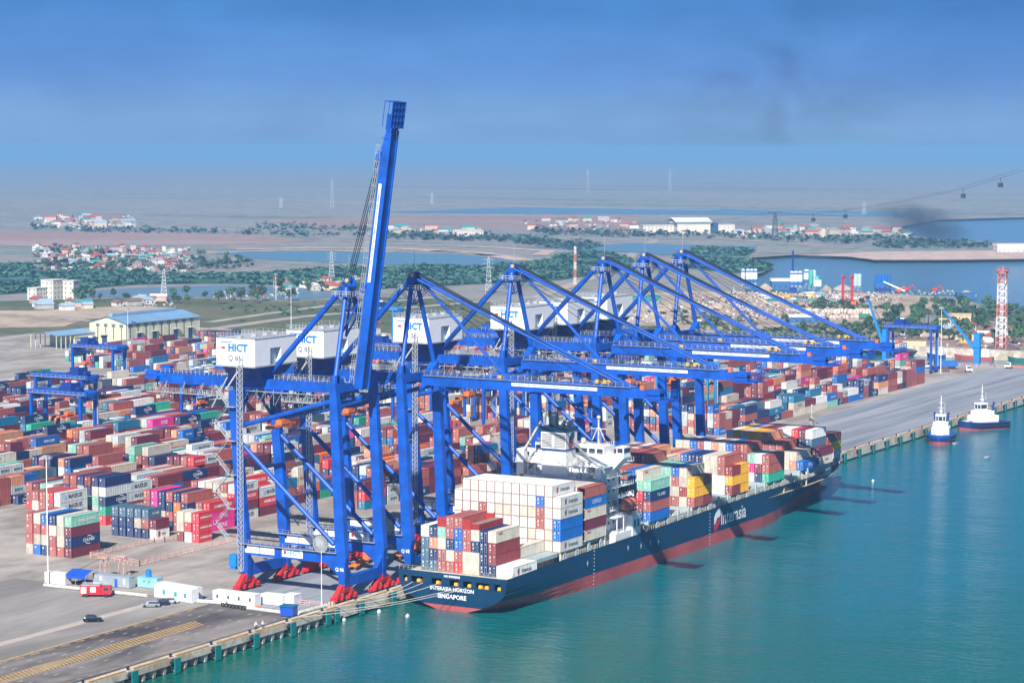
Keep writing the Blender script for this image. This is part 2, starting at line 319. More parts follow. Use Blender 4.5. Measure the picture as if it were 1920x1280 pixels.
# --- port platform
def conc_mat(name,c1,c2,scale,stain=(0.5,0.5,0.5),stretch=(1,1,1),joints=0.0,rough=0.85):
    m=bpy.data.materials.new(name); m.use_nodes=True; t=m.node_tree; b=t.nodes['Principled BSDF']; b.inputs['Roughness'].default_value=rough
    b.inputs['Specular IOR Level'].default_value=0.2
    g=t.nodes.new('ShaderNodeNewGeometry'); mpp=t.nodes.new('ShaderNodeMapping'); mpp.inputs['Scale'].default_value=stretch
    t.links.new(g.outputs['Position'],mpp.inputs[0])
    n=t.nodes.new('ShaderNodeTexNoise'); n.inputs['Scale'].default_value=scale; n.inputs['Detail'].default_value=8; n.inputs['Roughness'].default_value=0.65; n.inputs['Distortion'].default_value=0.6
    t.links.new(mpp.outputs[0],n.inputs['Vector'])
    r=t.nodes.new('ShaderNodeValToRGB'); r.color_ramp.elements[0].position=0.35; r.color_ramp.elements[1].position=0.62
    r.color_ramp.elements[0].color=(*c1,1); r.color_ramp.elements[1].color=(*c2,1); t.links.new(n.outputs[0],r.inputs[0])
    n2=t.nodes.new('ShaderNodeTexNoise'); n2.inputs['Scale'].default_value=scale*0.3; n2.inputs['Detail'].default_value=6; n2.inputs['Distortion'].default_value=1.2
    t.links.new(mpp.outputs[0],n2.inputs['Vector']); r2=t.nodes.new('ShaderNodeValToRGB'); r2.color_ramp.elements[0].position=0.4; r2.color_ramp.elements[1].position=0.55
    r2.color_ramp.elements[0].color=(*stain,1); r2.color_ramp.elements[1].color=(1,1,1,1); t.links.new(n2.outputs[0],r2.inputs[0])
    mx=t.nodes.new('ShaderNodeMix'); mx.data_type='RGBA'; mx.blend_type='MULTIPLY'; mx.inputs[0].default_value=1
    t.links.new(r.outputs[0],mx.inputs[6]); t.links.new(r2.outputs[0],mx.inputs[7]); out=mx.outputs[2]
    if joints>0:
        br=t.nodes.new('ShaderNodeTexBrick'); br.inputs['Scale'].default_value=joints; br.offset=0; br.inputs['Mortar Size'].default_value=0.006; br.inputs['Brick Width'].default_value=1; br.inputs['Row Height'].default_value=0.6
        br.inputs['Color1'].default_value=(1,1,1,1); br.inputs['Color2'].default_value=(0.93,0.93,0.93,1); br.inputs['Mortar'].default_value=(0.6,0.58,0.56,1)
        t.links.new(g.outputs['Position'],br.inputs['Vector']); m2=t.nodes.new('ShaderNodeMix'); m2.data_type='RGBA'; m2.blend_type='MULTIPLY'; m2.inputs[0].default_value=1
        t.links.new(out,m2.inputs[6]); t.links.new(br.outputs[0],m2.inputs[7]); out=m2.outputs[2]
    t.links.new(out,b.inputs['Base Color']); MAT[name]=m; return m
CONC=conc_mat('yard_concrete',(0.33,0.30,0.27),(0.43,0.39,0.35),0.08,(0.72,0.7,0.7),(1,1.6,1),0.11)
APRON=conc_mat('apron_pavers',(0.20,0.22,0.255),(0.33,0.345,0.37),0.07,(0.8,0.82,0.86),(0.12,2.6,1))
ASPH=conc_mat('worn_asphalt',(0.085,0.08,0.083),(0.27,0.24,0.22),0.045,(0.42,0.4,0.43),(0.8,2.0,1))
GREYA=conc_mat('grey_asphalt',(0.24,0.225,0.215),(0.33,0.31,0.29),0.05,(0.7,0.68,0.67),(0.5,2.0,1))
TAN=conc_mat('tan_concrete',(0.42,0.36,0.32),(0.52,0.46,0.41),0.2,(0.85,0.82,0.8))
QUAYC=conc_mat('quay_concrete',(0.46,0.41,0.35),(0.62,0.57,0.5),0.5,(0.72,0.66,0.58))
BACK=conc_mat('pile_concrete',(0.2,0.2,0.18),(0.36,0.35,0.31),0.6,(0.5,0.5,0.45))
struct(MB().box(-400,697,2.2,640,-5,0).build('ground',CONC))
struct(MB().box(-19,690,2.21,38.5,0.0,0.004).build('pavement',APRON))
MB_=MB().box(-400,-19,2.21,30.4,0.0,0.004); struct(MB_.build('road',ASPH))
struct(MB().box(-400,-19.01,31.2,41.8,0.0,0.004).build('road',GREYA))
struct(MB().box(-400,-19.02,44.6,96,0.0,0.004).build('road',GREYA))
struct(MB().box(-400,-12,41.8,44.6,0.0,0.006).build('road',TAN))
# blue-grey lens-shaped sheet laid across the apron on the far berth
patch_=[(300,38.5),(430,52),(560,58),(690,58),(690,38.5)]
sheet('pavement',patch_,0.006,APRON)
struct(MB().box(-400,-41,15.7,21.0,0.002,0.007).build('road_marking',conc_mat('worn_tan_band',(0.16,0.135,0.11),(0.34,0.27,0.18),0.15,(0.55,0.5,0.48),(.6,2,1))))
mk=MB()
PAINT=mat('lane_paint_yellow',(0.42,0.27,0.11),0.8,0,0.45,1.2)
PAINTW=mat('lane_paint_white',(0.6,0.58,0.55),0.7,0,0.25,2)
for x in np.arange(-118,-42,1.25): mk.add([(x,15.8,0.010),(x+.62,15.8,0.010),(x+3.4,20.9,0.010),(x+2.78,20.9,0.010)],[(0,1,2,3)],0)
mk.box(-400,-25,30.45,30.75,0.002,0.009,0)
for x in np.arange(-130,-28,5.2): mk.box(x,x+3.4,31.0,31.5,0.005,0.010,0); mk.box(x,x+3.0,29.3,29.8,0.005,0.010,0)
for x in np.arange(-118,-20,4.0): mk.box(x,x+1.6,4.4,4.8,0.005,0.010,0)
for y in (11.5,14,23.2,26):
    for x in np.arange(-112,-26,8.3): mk.box(x+(y%3),x+(y%3)+1.5,y,y+.18,0.005,0.010,1)
struct(mk.build('road_markings',[PAINT,PAINTW]))
# crane rails
rl=MB()
for y in (3.3,33.5): rl.box(-19 if y>20 else -120,690,y-.18,y+.18,0.005,0.02)
struct(rl.build('crane_rail_track',mat('rail_steel',(0.05,0.05,0.055),0.5,0.6,0.1)))
# quay front: cap beam, kerb strips, brackets, dark void behind
q=MB()
q.box(-400,-12,-0.02,2.6,-1.5,0.012,0)
q.box(-12,697,-0.06,2.6,-2.9,0.014,0)
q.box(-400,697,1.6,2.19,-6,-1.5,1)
struct(q.build('ground',[QUAYC,BACK]))
br=MB()
for x in np.arange(-397,-12,3.75):
    for k in (0,):
        xx=x+1.3
        br.add([(xx-.55,0.15,-1.5),(xx+.55,0.15,-1.5),(xx+.9,1.6,-1.5),(xx-.9,1.6,-1.5),(xx-.35,0.5,-3.4),(xx+.35,0.5,-3.4),(xx+.6,1.6,-3.4),(xx-.6,1.6,-3.4)],
               [(0,1,5,4),(1,2,6,5),(3,0,4,7),(4,5,6,7)],0)
struct(br.build('ground',[QUAYC]))
KERB=mat('kerb_yellow',(0.42,0.24,0.06),0.7,0,0.25,1.5)
kb=MB()
x=-119.6
while x<690:
    kb.box(x+1.4,x+13.6,0.12,0.62,0.015,0.32,0); x+=15
struct(kb.build('kerb',[KERB]))
# the inlet behind the far end and its opposite wall
struct(MB().box(697,697.5,2.2,330,-5,0.0).build('ground',QUAYC))
struct(MB().box(775,779,-160,330,-5,1.9).build('ground',QUAYC))
TEAL=mat('fender_teal',(0.0,0.20,0.19),0.5,0,0.2,1)
def fender(b): b.box(-1.05,1.05,-1.35,-1.1,-3.25,0.1)
def fcone(b):
    b.tube((-.5,-1.1,-.6),(-.5,0.1,-.6),0.45,8); b.tube((.4,-1.1,-2.1),(.4,1.6,-2.1),0.45,8); b.beam((-1.6,0.1,-1.1),(-.7,-1.1,-2.8),.12,.12); b.beam((-1.5,-.2,-.7),(-.6,-1.05,-.7),.3,.3)
xs=list(np.arange(-119.5,691,15.0))+[-10.6]
xs.sort()
def ordn(n):
    w1=['','first','second','third','fourth','fifth','sixth','seventh','eighth','ninth','tenth','eleventh','twelfth','thirteenth','fourteenth','fifteenth','sixteenth','seventeenth','eighteenth','nineteenth']
    tens=['','','twenty','thirty','forty','fifty','sixty','seventy','eighty','ninety']; tth=['','','twentieth','thirtieth','fortieth','fiftieth','sixtieth','seventieth','eightieth','ninetieth']
    if n<20: return w1[n]
    if n>=100: return 'hundred and '+ordn(n-100) if n>100 else 'hundredth'
    return tth[n//10] if n%10==0 else tens[n//10]+'-'+w1[n%10]
fi=0
for x in xs:
    if 30<x<260 : continue                       # covered by the berthed ship
    fi+=1
    o=cached('fend',fender,'quay_fender',TEAL,loc=(x,0,0))
    tag(o,f'teal fender panel on the quay face, {ordn(fi)} counting from the camera end','fender','fenders along the quay wall')
    cached('fcone',fcone,'bracket',BLACK,o)
def bollard(b): b.tube((0,0,0),(0,0,.5),.28,8); b.tube((0,0,.5),(0,0,.68),.42,8)
bi=0
for x in xs[::1]:
    if x==-10.6: continue
    if 40<x<250: continue
    bi+=1
    o=cached('boll',bollard,'bollard',BLACK,loc=(x+0.2,0.95,0.012)); tag(o,f'black mooring bollard on the quay cap, {ordn(bi)} from the camera end','bollard','bollards along the quay edge')
# ================================================================ CONTAINERS
PAL={'B':('brick red',(0.38,0.105,0.085)),'K':('dark red',(0.25,0.035,0.04)),'m':('maroon',(0.16,0.022,0.045)),'R':('bright red',(0.6,0.035,0.045)),
 'N':('navy blue',(0.008,0.03,0.125)),'b':('blue',(0.008,0.13,0.48)),'G':('slate blue',(0.07,0.14,0.22)),'W':('white',(0.74,0.74,0.72)),
 'C':('cream',(0.60,0.55,0.46)),'g':('light grey',(0.52,0.56,0.57)),'p':('magenta',(0.75,0.03,0.27)),'O':('orange',(0.82,0.17,0.03)),
 'T':('teal green',(0.03,0.38,0.25)),'M':('mint green',(0.24,0.52,0.42)),'Y':('yellow',(0.85,0.43,0.02)),'D':('dark teal',(0.01,0.11,0.13)),
 'P':('purple',(0.16,0.05,0.24)),'o':('tan orange',(0.62,0.28,0.15)),'E':('bright green',(0.02,0.5,0.06)),'t':('brown',(0.16,0.085,0.04)),'s':('steel blue',(0.01,0.16,0.30))}
def paint_mat(name,attr):
    m=bpy.data.materials.new(name); m.use_nodes=True; t=m.node_tree; b=t.nodes['Principled BSDF']; b.inputs['Roughness'].default_value=0.55
    if attr:
        a=t.nodes.new('ShaderNodeAttribute'); a.attribute_name='paint'; col=a.outputs['Color']; g=t.nodes.new('ShaderNodeNewGeometry'); vec=g.outputs['Position']
    else:
        a=t.nodes.new('ShaderNodeObjectInfo'); col=a.outputs['Color']; g=t.nodes.new('ShaderNodeNewGeometry'); vec=g.outputs['Position']
    mp_=t.nodes.new('ShaderNodeMapping'); mp_.inputs['Scale'].default_value=(1,1,0.35); t.links.new(vec,mp_.inputs[0])
    n=t.nodes.new('ShaderNodeTexNoise'); n.inputs['Scale'].default_value=0.9; n.inputs['Detail'].default_value=6; n.inputs['Roughness'].default_value=0.7
    t.links.new(mp_.outputs[0],n.inputs['Vector']); r=t.nodes.new('ShaderNodeValToRGB'); t.links.new(n.outputs[0],r.inputs[0])
    r.color_ramp.elements[0].position=0.3; r.color_ramp.elements[0].color=(0.72,0.68,0.64,1); r.color_ramp.elements[1].position=0.55; r.color_ramp.elements[1].color=(1,1,1,1)
    mx=t.nodes.new('ShaderNodeMix'); mx.data_type='RGBA'; mx.blend_type='MULTIPLY'; mx.inputs[0].default_value=1
    t.links.new(col,mx.inputs[6]); t.links.new(r.outputs[0],mx.inputs[7])
    t.links.new(mx.outputs[2],b.inputs['Base Color']); MAT[name]=m; return m
CPAINT=paint_mat('container_paint',False); SPAINT=paint_mat('yard_container_paint',True)
ROD=mat('lock_rod_zinc',(0.5,0.5,0.5),0.5,0.2,0.1); MARK=mat('door_marking',(0.78,0.78,0.76),0.6,0,0)
WC=2.438
WORNF=mat('rusty_frame',(0.26,0.17,0.12),0.8,0,0.3,2)
def cbody(L,H,reefer=False):
    def f(b):
        c=.11 if not reefer else .13; fm=1 if reefer else 0
        for x in (0,L-c):
            for y in (0,WC-c): b.box(x,x+c,y,y+c,0,H,fm)
        for y in (0,WC-c): b.box(c,L-c,y,y+c,0,.12,fm); b.box(c,L-c,y,y+c,H-.09,H)
        for x in (0,L-c): b.box(x,x+c,c,WC-c,0,.12,fm); b.box(x,x+c,c,WC-c,H-.11,H,fm)
        d=0.01 if reefer else .055; n=int(L/0.56); st=(L-2*c)/n
        for s,y0 in ((1,.03),(-1,WC-.03)):
            vs=[];fs=[]
            for i in range(n):
                x=c+i*st
                for dx,dd in ((0,0),(.3,0),(.42,d),(.88,d)): vs.append((x+dx*st,y0+s*dd,.12)); vs.append((x+dx*st,y0+s*dd,H-.09))
            vs+=[(L-c,y0,.12),(L-c,y0,H-.09)]
            for i in range(len(vs)//2-1): fs.append((2*i,2*i+2,2*i+3,2*i+1) if s>0 else (2*i,2*i+1,2*i+3,2*i+2))
            b.add(vs,fs)
        b.add([(c,c,H-.035),(L-c,c,H-.035),(L-c,WC-c,H-.035),(c,WC-c,H-.035)],[(0,1,2,3)])
        m_=5 if reefer else 11
        for i in range(int(L/1.1)):
            x=.5+i*1.1; b.box(x,x+.5,.12,WC-.12,H-.034,H-.012)
        b.add([(L-.04,c,.1),(L-.04,WC-c,.1),(L-.04,WC-c,H-.1),(L-.04,c,H-.1)],[(0,1,2,3)])
        b.add([(c,c,.05),(L-c,c,.05),(L-c,WC-c,.05),(c,WC-c,.05)],[(3,2,1,0)])
    return f
def cdoor(H,reefer=False):
    def f(b):
        b.box(.02,.06,.11,1.205,.12,H-.11,0); b.box(.02,.06,1.233,WC-.11,.12,H-.11,0)
        if reefer:
            b.box(-.01,.02,.35,WC-.35,.22,.34,1); b.box(-.01,.02,1.19,1.25,.2,H-.2,1); b.box(-.01,.02,.35,.75,H*.45,H*.5,1); b.box(-.01,.02,1.6,1.95,H*.7,H*.78,1); b.box(-.01,.02,1.6,1.85,H*.35,H*.4,1); return
        for y in (.38,.9,1.54,2.06): b.box(-.02,.018,y,y+.05,.14,H-.13,1); b.box(-.035,.018,y-.04,y+.09,H*.45,H*.47,1); b.box(-.035,.018,y-.05,y+.1,.2,.28,1)
        for y in (1.66,):
            b.box(.01,.019,y,y+.33,H*.72,H*.8,2); b.box(.01,.019,y+.05,y+.33,H*.58,H*.66,2); b.box(.01,.019,y,y+.25,H*.3,H*.42,2)
        b.box(.01,.019,.5,.8,H*.76,H*.82,2)
    return f
BR={}   # brand lettering: key -> (text,size,colour,extra)
BRANDS={'MAERSK':('MAERSK',1.75,TXTGREY,'star'),'ONE':('ONE',1.9,TXTWHITE,None),'SINOKOR':('SINOKOR',1.5,TXTWHITE,None),'HL':('Hapag-Lloyd',1.35,TXTBLUE,'hl'),
 'HS':('HAMBURG SÜD',1.25,TXTWHITE,None),'IA':('Interasia',1.5,TXTGREY,'ia'),'CU':('CULINES',1.25,TXTWHITE,'arc'),'TS':('T.S. LINES',1.2,TXTWHITE,None),'CMA':('CMA CGM',1.2,TXTWHITE,None),
 'TR':('TRITON',0.6,TXTRED,None),'CS':('CHINA SHIPPING',1.0,TXTWHITE,None),'YM':('YANG MING',1.1,TXTRED,None),'COS':('COSCO',1.5,TXTWHITE,None),'OCL':('CRONOS',1.0,TXTGREY,None),'APL':('APL',1.5,TXTWHITE,None),
 'SI':('SITC',1.3,TXTWHITE,None),'KL':('"K" LINE',1.1,TXTWHITE,None),'TE':('TEX',1.0,TXTGREY,None),'TF':('TRITON',0.9,TXTGREY,'ia')}
def brand_mb(b,key,L,H,y=-.012,x0=0,z0=0,mi=0):
    txt,sz,mt,ex=BRANDS[key]
    xc={'TR':2.2}.get(key,L*.56 if ex else L*.55)
    if L<7: sz*=.62
    if key=='CU' and L>7: xc=L*.6
    put_text(b,txt,sz,(x0+xc,y,z0+(H*.5 if key!='TR' else H*.75)),(1,0,0),(0,0,1),mi,bold=0.03)
    if ex=='star': b.add([(x0+1.9,y,z0+H*.5-.55),(x0+3.0,y,z0+H*.5-.55),(x0+3.0,y,z0+H*.5+.55),(x0+1.9,y,z0+H*.5+.55)],[(0,1,2,3)],mi+1)
    if ex=='ia':
        u=x0+xc-L*.34; b.add([(u-.5,y,z0+H*.5-.2),(u+.5,y,z0+H*.5+.6),(u+.5,y,z0+H*.5+.9),(u,y,z0+H*.5+1.0),(u-.5,y,z0+H*.5+.5)],[(0,1,2,3,4)],mi)
        b.add([(u-.5,y,z0+H*.5-.3),(u-.1,y,z0+H*.5-.9),(u+.5,y,z0+H*.5-.2),(u+.5,y,z0+H*.5+.5)],[(0,1,2,3)],mi+2)
    if ex=='hl': u=x0+1.9; b.add([(u-.5,y,z0+H*.5-.8),(u+.6,y,z0+H*.5-.8),(u+.9,y,z0+H*.5+.7),(u-.1,y,z0+H*.5+.8)],[(0,1,2,3)],mi)
    if ex=='arc':
        for s in (1,-1):
            vs=[]
            for i in range(7):
                a=math.pi*(.15+.5*i/6)*1.0
                for rr in (1.02,1.22 if i not in(0,6) else 1.04): vs.append((x0+xc+s*math.cos(a)*rr*1.5,y,z0+H*.5+s*math.sin(a)*rr))
            b.add(vs,[(2*i,2*i+2,2*i+3,2*i+1) for i in range(6)],mi)
STARM=mat('star_cyan',(0.25,0.6,0.75),0.5,0,0)
CONT=[]   # dicts of every container worth building
def addc(X,Y,Z,c,L=12.192,H=2.896,brand=None,reefer=False,where='yard',lab=None):
    if brand is None:
        q=rnd.random()
        brand={'p':'ONE','O':'HL','N':'CU' if q<.5 else ('SI' if q<.6 else None),'g':'MAERSK','T':None,'b':'CMA' if q<.35 else None,'R':'HS' if q<.4 else None,
               'M':'CS' if q<.5 else None,'C':'TR' if q<.3 else('OCL' if q<.4 else None),'s':'APL' if q<.3 else None,'B':'TE' if q<.05 else None}.get(c)
    if brand=='-': brand=None
    CONT.append(dict(X=X,Y=Y,Z=Z,c=c,L=L,H=H,brand=brand,reefer=reefer,where=where,lab=lab))
# ---- on board ship: bays from the stern, rows from the water side, tiers from the hatch
R0=-33.7; RP=2.5
rows13='row nearest open water|second row from water|third row from water|fourth row from water|fifth row from water|sixth row from water|centre row|sixth row from quay|fifth row from quay|fourth row from quay|third row from quay|second row from quay|quay-side row'.split('|')
tiern=['bottom','second','third','fourth','fifth','sixth']
def bay(bn,X0,z,rows,halves=(),brands={},reef=False):
    for r,st in rows.items():
        zz=z
        for ti,c in enumerate(st):
            if c=='.': zz+=2.896; continue
            H=2.896
            tn='top' if ti==len(st)-1 and ti>0 else tiern[ti]
            if (r in halves) and c.islower() is False or (r in halves):
                for h in (0,1):
                    cc=c
                    if r==0 and bn=='ship name bay' : cc={'K':'KY','Y':'YY'}.get(c,c*2)[h]
                    if bn=='mid ship bay': cc={'K':'BK','Y':'YY','y':'YB'}.get(c,c*2)[h]
                    addc(X0+h*6.1,R0+RP*r,zz,cc,6.058,H,brands.get((r,ti),'-'),where='ship',lab=f'short {PAL[cc][0]} container, {bn}, {rows13[r]}, {tn} tier, {"forward" if h else "aft"} half')
            else:
                addc(X0,R0+RP*r,zz,c,12.192,H,brands.get((r,ti)),reef and c in 'WC',where='ship',lab=f'{PAL[c][0]} container, {bn}, {rows13[r]}, {tn} tier')
            zz+=H
def rs(n,opts): return ''.join(rnd.choice(opts) for _ in range(n))
bay('ship stern bay',20.5,5.6,{0:'W',1:'W',2:'NKKC',3:'NNNN',4:'CCNC',5:'CCBB',6:'RBbbB',7:'BCNBB',8:'BBCM',9:'GNPN'.replace('P','o'),10:'GGGW'},brands={(0,0):'IA',(1,0):'-',(2,3):'TR'})
bay('low ship stern bay',33.3,8.5,{2:'C'},brands={(2,0):'-'})
b3={0:'WbbWW',1:'CCWWWW',2:'bWKKbW'.replace('KK','BB'),3:'WCWCWW'}
for r in range(4,12): b3[r]=rs(5,'WWWWC')+('W' if r<12 else '')
b3[9]='WWWBWW'; b3[12]='CWWWW'
bay('white ship block',45.6,8.5,b3,brands={(0,0):'IA',(0,3):'IA',(0,4):'IA',(1,5):'IA',(0,1):'-',(0,2):'-'},reef=True)
b4={0:'CmCbB'}
for r in range(1,13): b4[r]='CCCCC' if r<9 else 'CCCC'
bay('ship bay beside deckhouse',59.2,9.4,b4,brands={(0,0):'TR',(0,2):'TR',(0,3):'COS'})
b5={0:'bBNM',1:'NKRMC',2:'NBCGb',3:'tNNNB',4:'bbPbB',5:'NKBKC',6:'KBNBY',7:'BCBBB',8:'KBBoB',9:'CBBbC',10:'BBCBW',11:'BKBCB',12:'CBBBG'}
bay('ship bay past lifeboat',98.8,9.1,b5,brands={(0,3):'TS',(0,2):'TS',(1,4):'TR'})
b6={0:'KYy',1:'CKCC',2:'BCBb',3:'BCCM',4:'CBMM',5:'GBKM',6:'NBNCB',7:'BNCBK',8:'BCBpB',9:'KBCBB',10:'CBBKB',11:'BBCNB',12:'BCKBC'}
bay('mid ship bay',127.6,9.4,b6,halves=(0,),brands={(1,3):'TR'})
bay('ship port stack',141,9.4,{6:'BpB',7:'BBNC',8:'KBBBo',9:'BBKBB',10:'BBKBW',11:'CKBBB',12:'BCBBC'})
b7={0:'KYK',1:'WWBB',2:'WWCC',3:'BbCC',4:'NbBN',5:'BBCN',6:'CKBb',7:'BKCo',8:'WBKB',9:'BCBo',10:'CCBW',11:'BCBC',12:'bBKC'}
bay('ship name bay',154.5,9.5,b7,halves=(0,))
b8={0:'TBB',1:'NKW',2:'gpM',3:'BCKB',4:'CBKK',5:'KBCb',6:'BNBC',7:'CCBo',8:'NbBW',9:'BBCB',10:'BCKb',11:'CNBC',12:'BBKC'}
bay('ship foredeck bay',182.4,9.8,b8,brands={(0,0):'-',(0,1):'-',(0,2):'-',(1,2):'-'})
bay('low bow bay',216.3,9.4,{1:'b',2:'oC',3:'CC',4:'CCB',5:'BCB',6:'CNBo',7:'KCBY',8:'NKBY',9:'CBmC',10:'BKCY',11:'CbBW'},brands={(1,0):'COS'})
bay('tall bow bay',229.8,9.4,{1:'Cm',2:'CWGW',3:'BNNm',4:'CBGR',5:'CBGW',6:'BWbW',7:'CWGK',8:'BCmm',9:'mBBo',10:'BKNb',11:'CBoY'},brands={(1,0):'TF',(2,3):'-',(2,1):'-'})
bay('foremost bow bay',243.5,12.2,{2:'YB',3:'YB',4:'YB',5:'CB',6:'BB',7:'BW'},halves=(2,))
# ---- yard: hand placed stacks near the camera
def stack(X,Y,st,lab,L=12.192,H=2.896,brands={}):
    z=0
    for ti,c in enumerate(st):
        tn='top' if ti==len(st)-1 and ti>0 else tiern[ti]
        addc(X,Y,z,c,L,H,brands.get(ti),where='near',lab=f'{PAL[c][0]} container, {tn} of {lab}'); z+=H
YP=2.83
for k,(st,nm) in enumerate((('mNmT','the left front stack topped by a mint one'),('BCCC','stack left of the mint-topped one'),('BBCN','second stack left of the mint-topped one'),('NCBb','third stack left of the mint-topped one'),('bCBC','fourth stack left of the mint-topped one'),('CBBB','fifth stack left of the mint-topped one'))):
    stack(11.4,102.5+k*YP,st.replace('T','M') if k==0 else st,nm,brands={1:'CU'} if k==0 else {})
for k,(st,nm) in enumerate((('Wm','the low pair beside the slate blue stacks'),('NBG','the first slate blue stack'),('NCG','the second slate blue stack'),('NNG','the third slate blue stack'),('NNG','the fourth slate blue stack'),('NNG','the fifth slate blue stack'))):
    stack(47.6,101.5+k*YP,st,nm,L=6.058 if True else 12.192,brands={0:'TF'} if k==0 else ({2:'TS'} if k==1 else {}))
for k,(st,nm) in enumerate((('RRR','the bright red front stack inside the fence'),('WRC','stack left of the bright red one inside the fence'),('KCC','second stack left of the bright red one inside the fence'))):
    stack(49.3,87.2+k*YP,st,nm,L=6.058,brands={0:'HS',1:'HS',2:'HS'} if k==0 else {})
for k,(st,nm) in enumerate((('ppR','the magenta stack by the first crane leg'),('BBB','stack behind the magenta one'),('CBC','second stack behind the magenta one'))):
    stack(66,96+k*YP,st,nm)
for k,(st,nm) in enumerate((('sNNKm'.replace('Km','B'),'the navy stack behind the slate blue ones'),('BBON','row behind the navy stack'),('NBNB','second row behind the navy stack'),('KCNN','third row behind the navy stack'),('BNpp','fourth row behind the navy stack'),('CBBB','fifth row behind the navy stack'))):
    stack(55.5+2.5,107.5+k*YP+0*k,st,nm,brands={2:'TS'} if k==0 else {}) if False else None
for k,(st,nm) in enumerate((('NNNB','the navy stack behind the slate blue ones'),('BBON','row behind that navy stack'),('NBNB','second row behind that navy stack'),('KCNN','third row behind that navy stack'),('Bppp','fourth row behind that navy stack'),('CBBB','fifth row behind that navy stack'))):
    stack(62.5,101.5+k*YP,st,nm,brands={2:'TS',1:'-',0:'-'} if k==0 else {})
for k,(st,nm) in enumerate((('gmRg','the grey-topped stack behind the first crane leg'),('CBCB','row behind that grey-topped stack'),('CBKC','second row behind that grey-topped stack'),('CCBC','third row behind that grey-topped stack'),('CCCW','fourth row behind that grey-topped stack'),('BCBB','fifth row behind that grey-topped stack'))):
    stack(84.5,100.6+k*YP,st,nm,brands={0:'MAERSK'} if k==0 else {})
for k,(st,nm) in enumerate((('mRg','the short stack right of the grey-topped one'),('KRR','row behind the short grey-topped stack'),('BCBR','second row behind the short grey-topped stack'))):
    stack(97.6,100.6+k*YP,st,nm,brands={1:'HS'} if k==0 else {})
for k,(st,nm) in enumerate((('sRm','the front stack between the crane legs'),('BBN','row behind the front stack between the crane legs'),('CB','second row behind the front stack between the crane legs'))):
    stack(125,79.7+k*YP,st,nm,brands={0:'CU'} if k==0 else {})
for k,(st,nm) in enumerate((('gggg','the four-high grey stack at the left edge'),('BCBR','row behind the four-high grey stack'),('RBBB','second row behind the four-high grey stack'),('BNCB','third row behind the four-high grey stack'))):
    stack(44,134.5+k*YP,st,nm)
for k,(st,nm) in enumerate((('CKKgg','the grey pair above a red one in the second block'),('CRBB','row behind that grey pair in the second block'),('BKBB','second row behind that grey pair in the second block'),('CBCm','third row behind that grey pair in the second block'))):
    stack(70,130.5+k*YP,st[1:],nm,brands={1:'HS'} if k==0 else {})
# ---- yard: the rest, block by block
occ=[(8,26,98,122),(44,112,84,120),(120,139,76,90),(40,60,130,148),(68,84,128,144)]
def blocked(X,Y):
    return any(a-1<X+6<b+1 and c-1<Y+1<d+1 for a,b,c,d in occ)
cols='BBBBBBBBBBBKmmmmmmmmNNNNNNNCCCCCCWWWWggggbbbbRpGssooOMMTB'
def zone(X,Y):
    if X+12>300 and X<352 and Y<262: return 0
    if 200<X<260 and 218<Y<232: return 0
    if X>330 and Y>366 and X<436: return 0.1
    if Y>330 and X<330: return .9
    if Y>400: return .72
    if X>596: return 0
    return 1
def block(Y0,Xa,Xb,dens=1.0,hm=4.0):
    X=Xa; pb=0; last=rnd.choice(cols); trend=rnd.uniform(-.6,.6)
    while X<Xb:
        z_=zone(X,Y0+8)
        if rnd.random()>z_*dens+ (0 if z_<1 else 1): X+=12.7; continue
        if z_==0 : X+=12.7; continue
        trend=max(-1.2,min(1.1,trend+rnd.uniform(-.7,.7)))
        base=max(1,min(5,round(hm+trend+rnd.uniform(-.5,.5))))
        half=rnd.random()<.22
        if rnd.random()<.05: X+=12.7; continue
        for k in range(6):
            h=max(0,min(5,base+rnd.choice((-2,-1,0,0,0,0,0,1)) - (1 if k==0 and rnd.random()<.4 else 0)))
            c0=rnd.choice(cols); same=rnd.random()<.45 and c0 in 'BBmNCgK'
            if blocked(X,Y0+k*YP): continue
            for part_ in ((0,6.15) if half else (0,)):
                z=0
                for ti in range(h if not(half and part_ and rnd.random()<.4) else max(0,h-1)):
                    c=c0 if same and rnd.random()<.8 else rnd.choice(cols)
                    L=6.058 if half else 12.192
                    H=2.896 if rnd.random()<.8 or half is False else 2.591
                    CONT.append(dict(X=X+part_,Y=Y0+k*YP,Z=z,c=c,L=L,H=H,brand=None,reefer=c=='W',where='yard',lab=None,k=k,t=ti)); z+=H
        X+=12.72
    return
random_state=rnd.getstate()
for Y0,a,b in ((80,139,300),(105.2,112,300),(130.6,60,300),(156,72,300),(181.4,40,300),(206.8,84,300),(232.2,100,300),(257.6,120,420),(283,140,420),(308.4,160,420),(333.8,180,430),(359.2,200,440),(384.6,240,330),(410,250,330),
               (62.5,356,598),(88,356,598),(113.4,356,590),(138.8,356,600),(164.2,356,600),(189.6,356,600),(215,356,600),(240.4,420,600),(265.8,430,600),(291.2,430,590),(316.6,440,590),(345,436,600),(372,436,610),(400,436,620),(427,440,620),(454,452,620),(481,470,600),(505,478,585)):
    block(Y0,a,b,hm=3.6 if Y0<300 else (2.9 if Y0<380 else 1.9))
# merge brands for yard
for c in CONT:
    if c['where']=='yard':
        q=rnd.random(); k=c['c']
        c['brand']={'p':'ONE','O':'HL','N':'CU' if q<.4 else('SI' if q<.55 else None),'g':'MAERSK' if q<.8 else None,'b':'CMA' if q<.3 else('SINOKOR' if q<.5 else None),'R':'HS' if q<.4 else None,'M':'CS' if q<.5 else None,'T':None,'C':'TR' if q<.3 else('OCL' if q<.45 else None),'s':'APL' if q<.3 else None}.get(k)
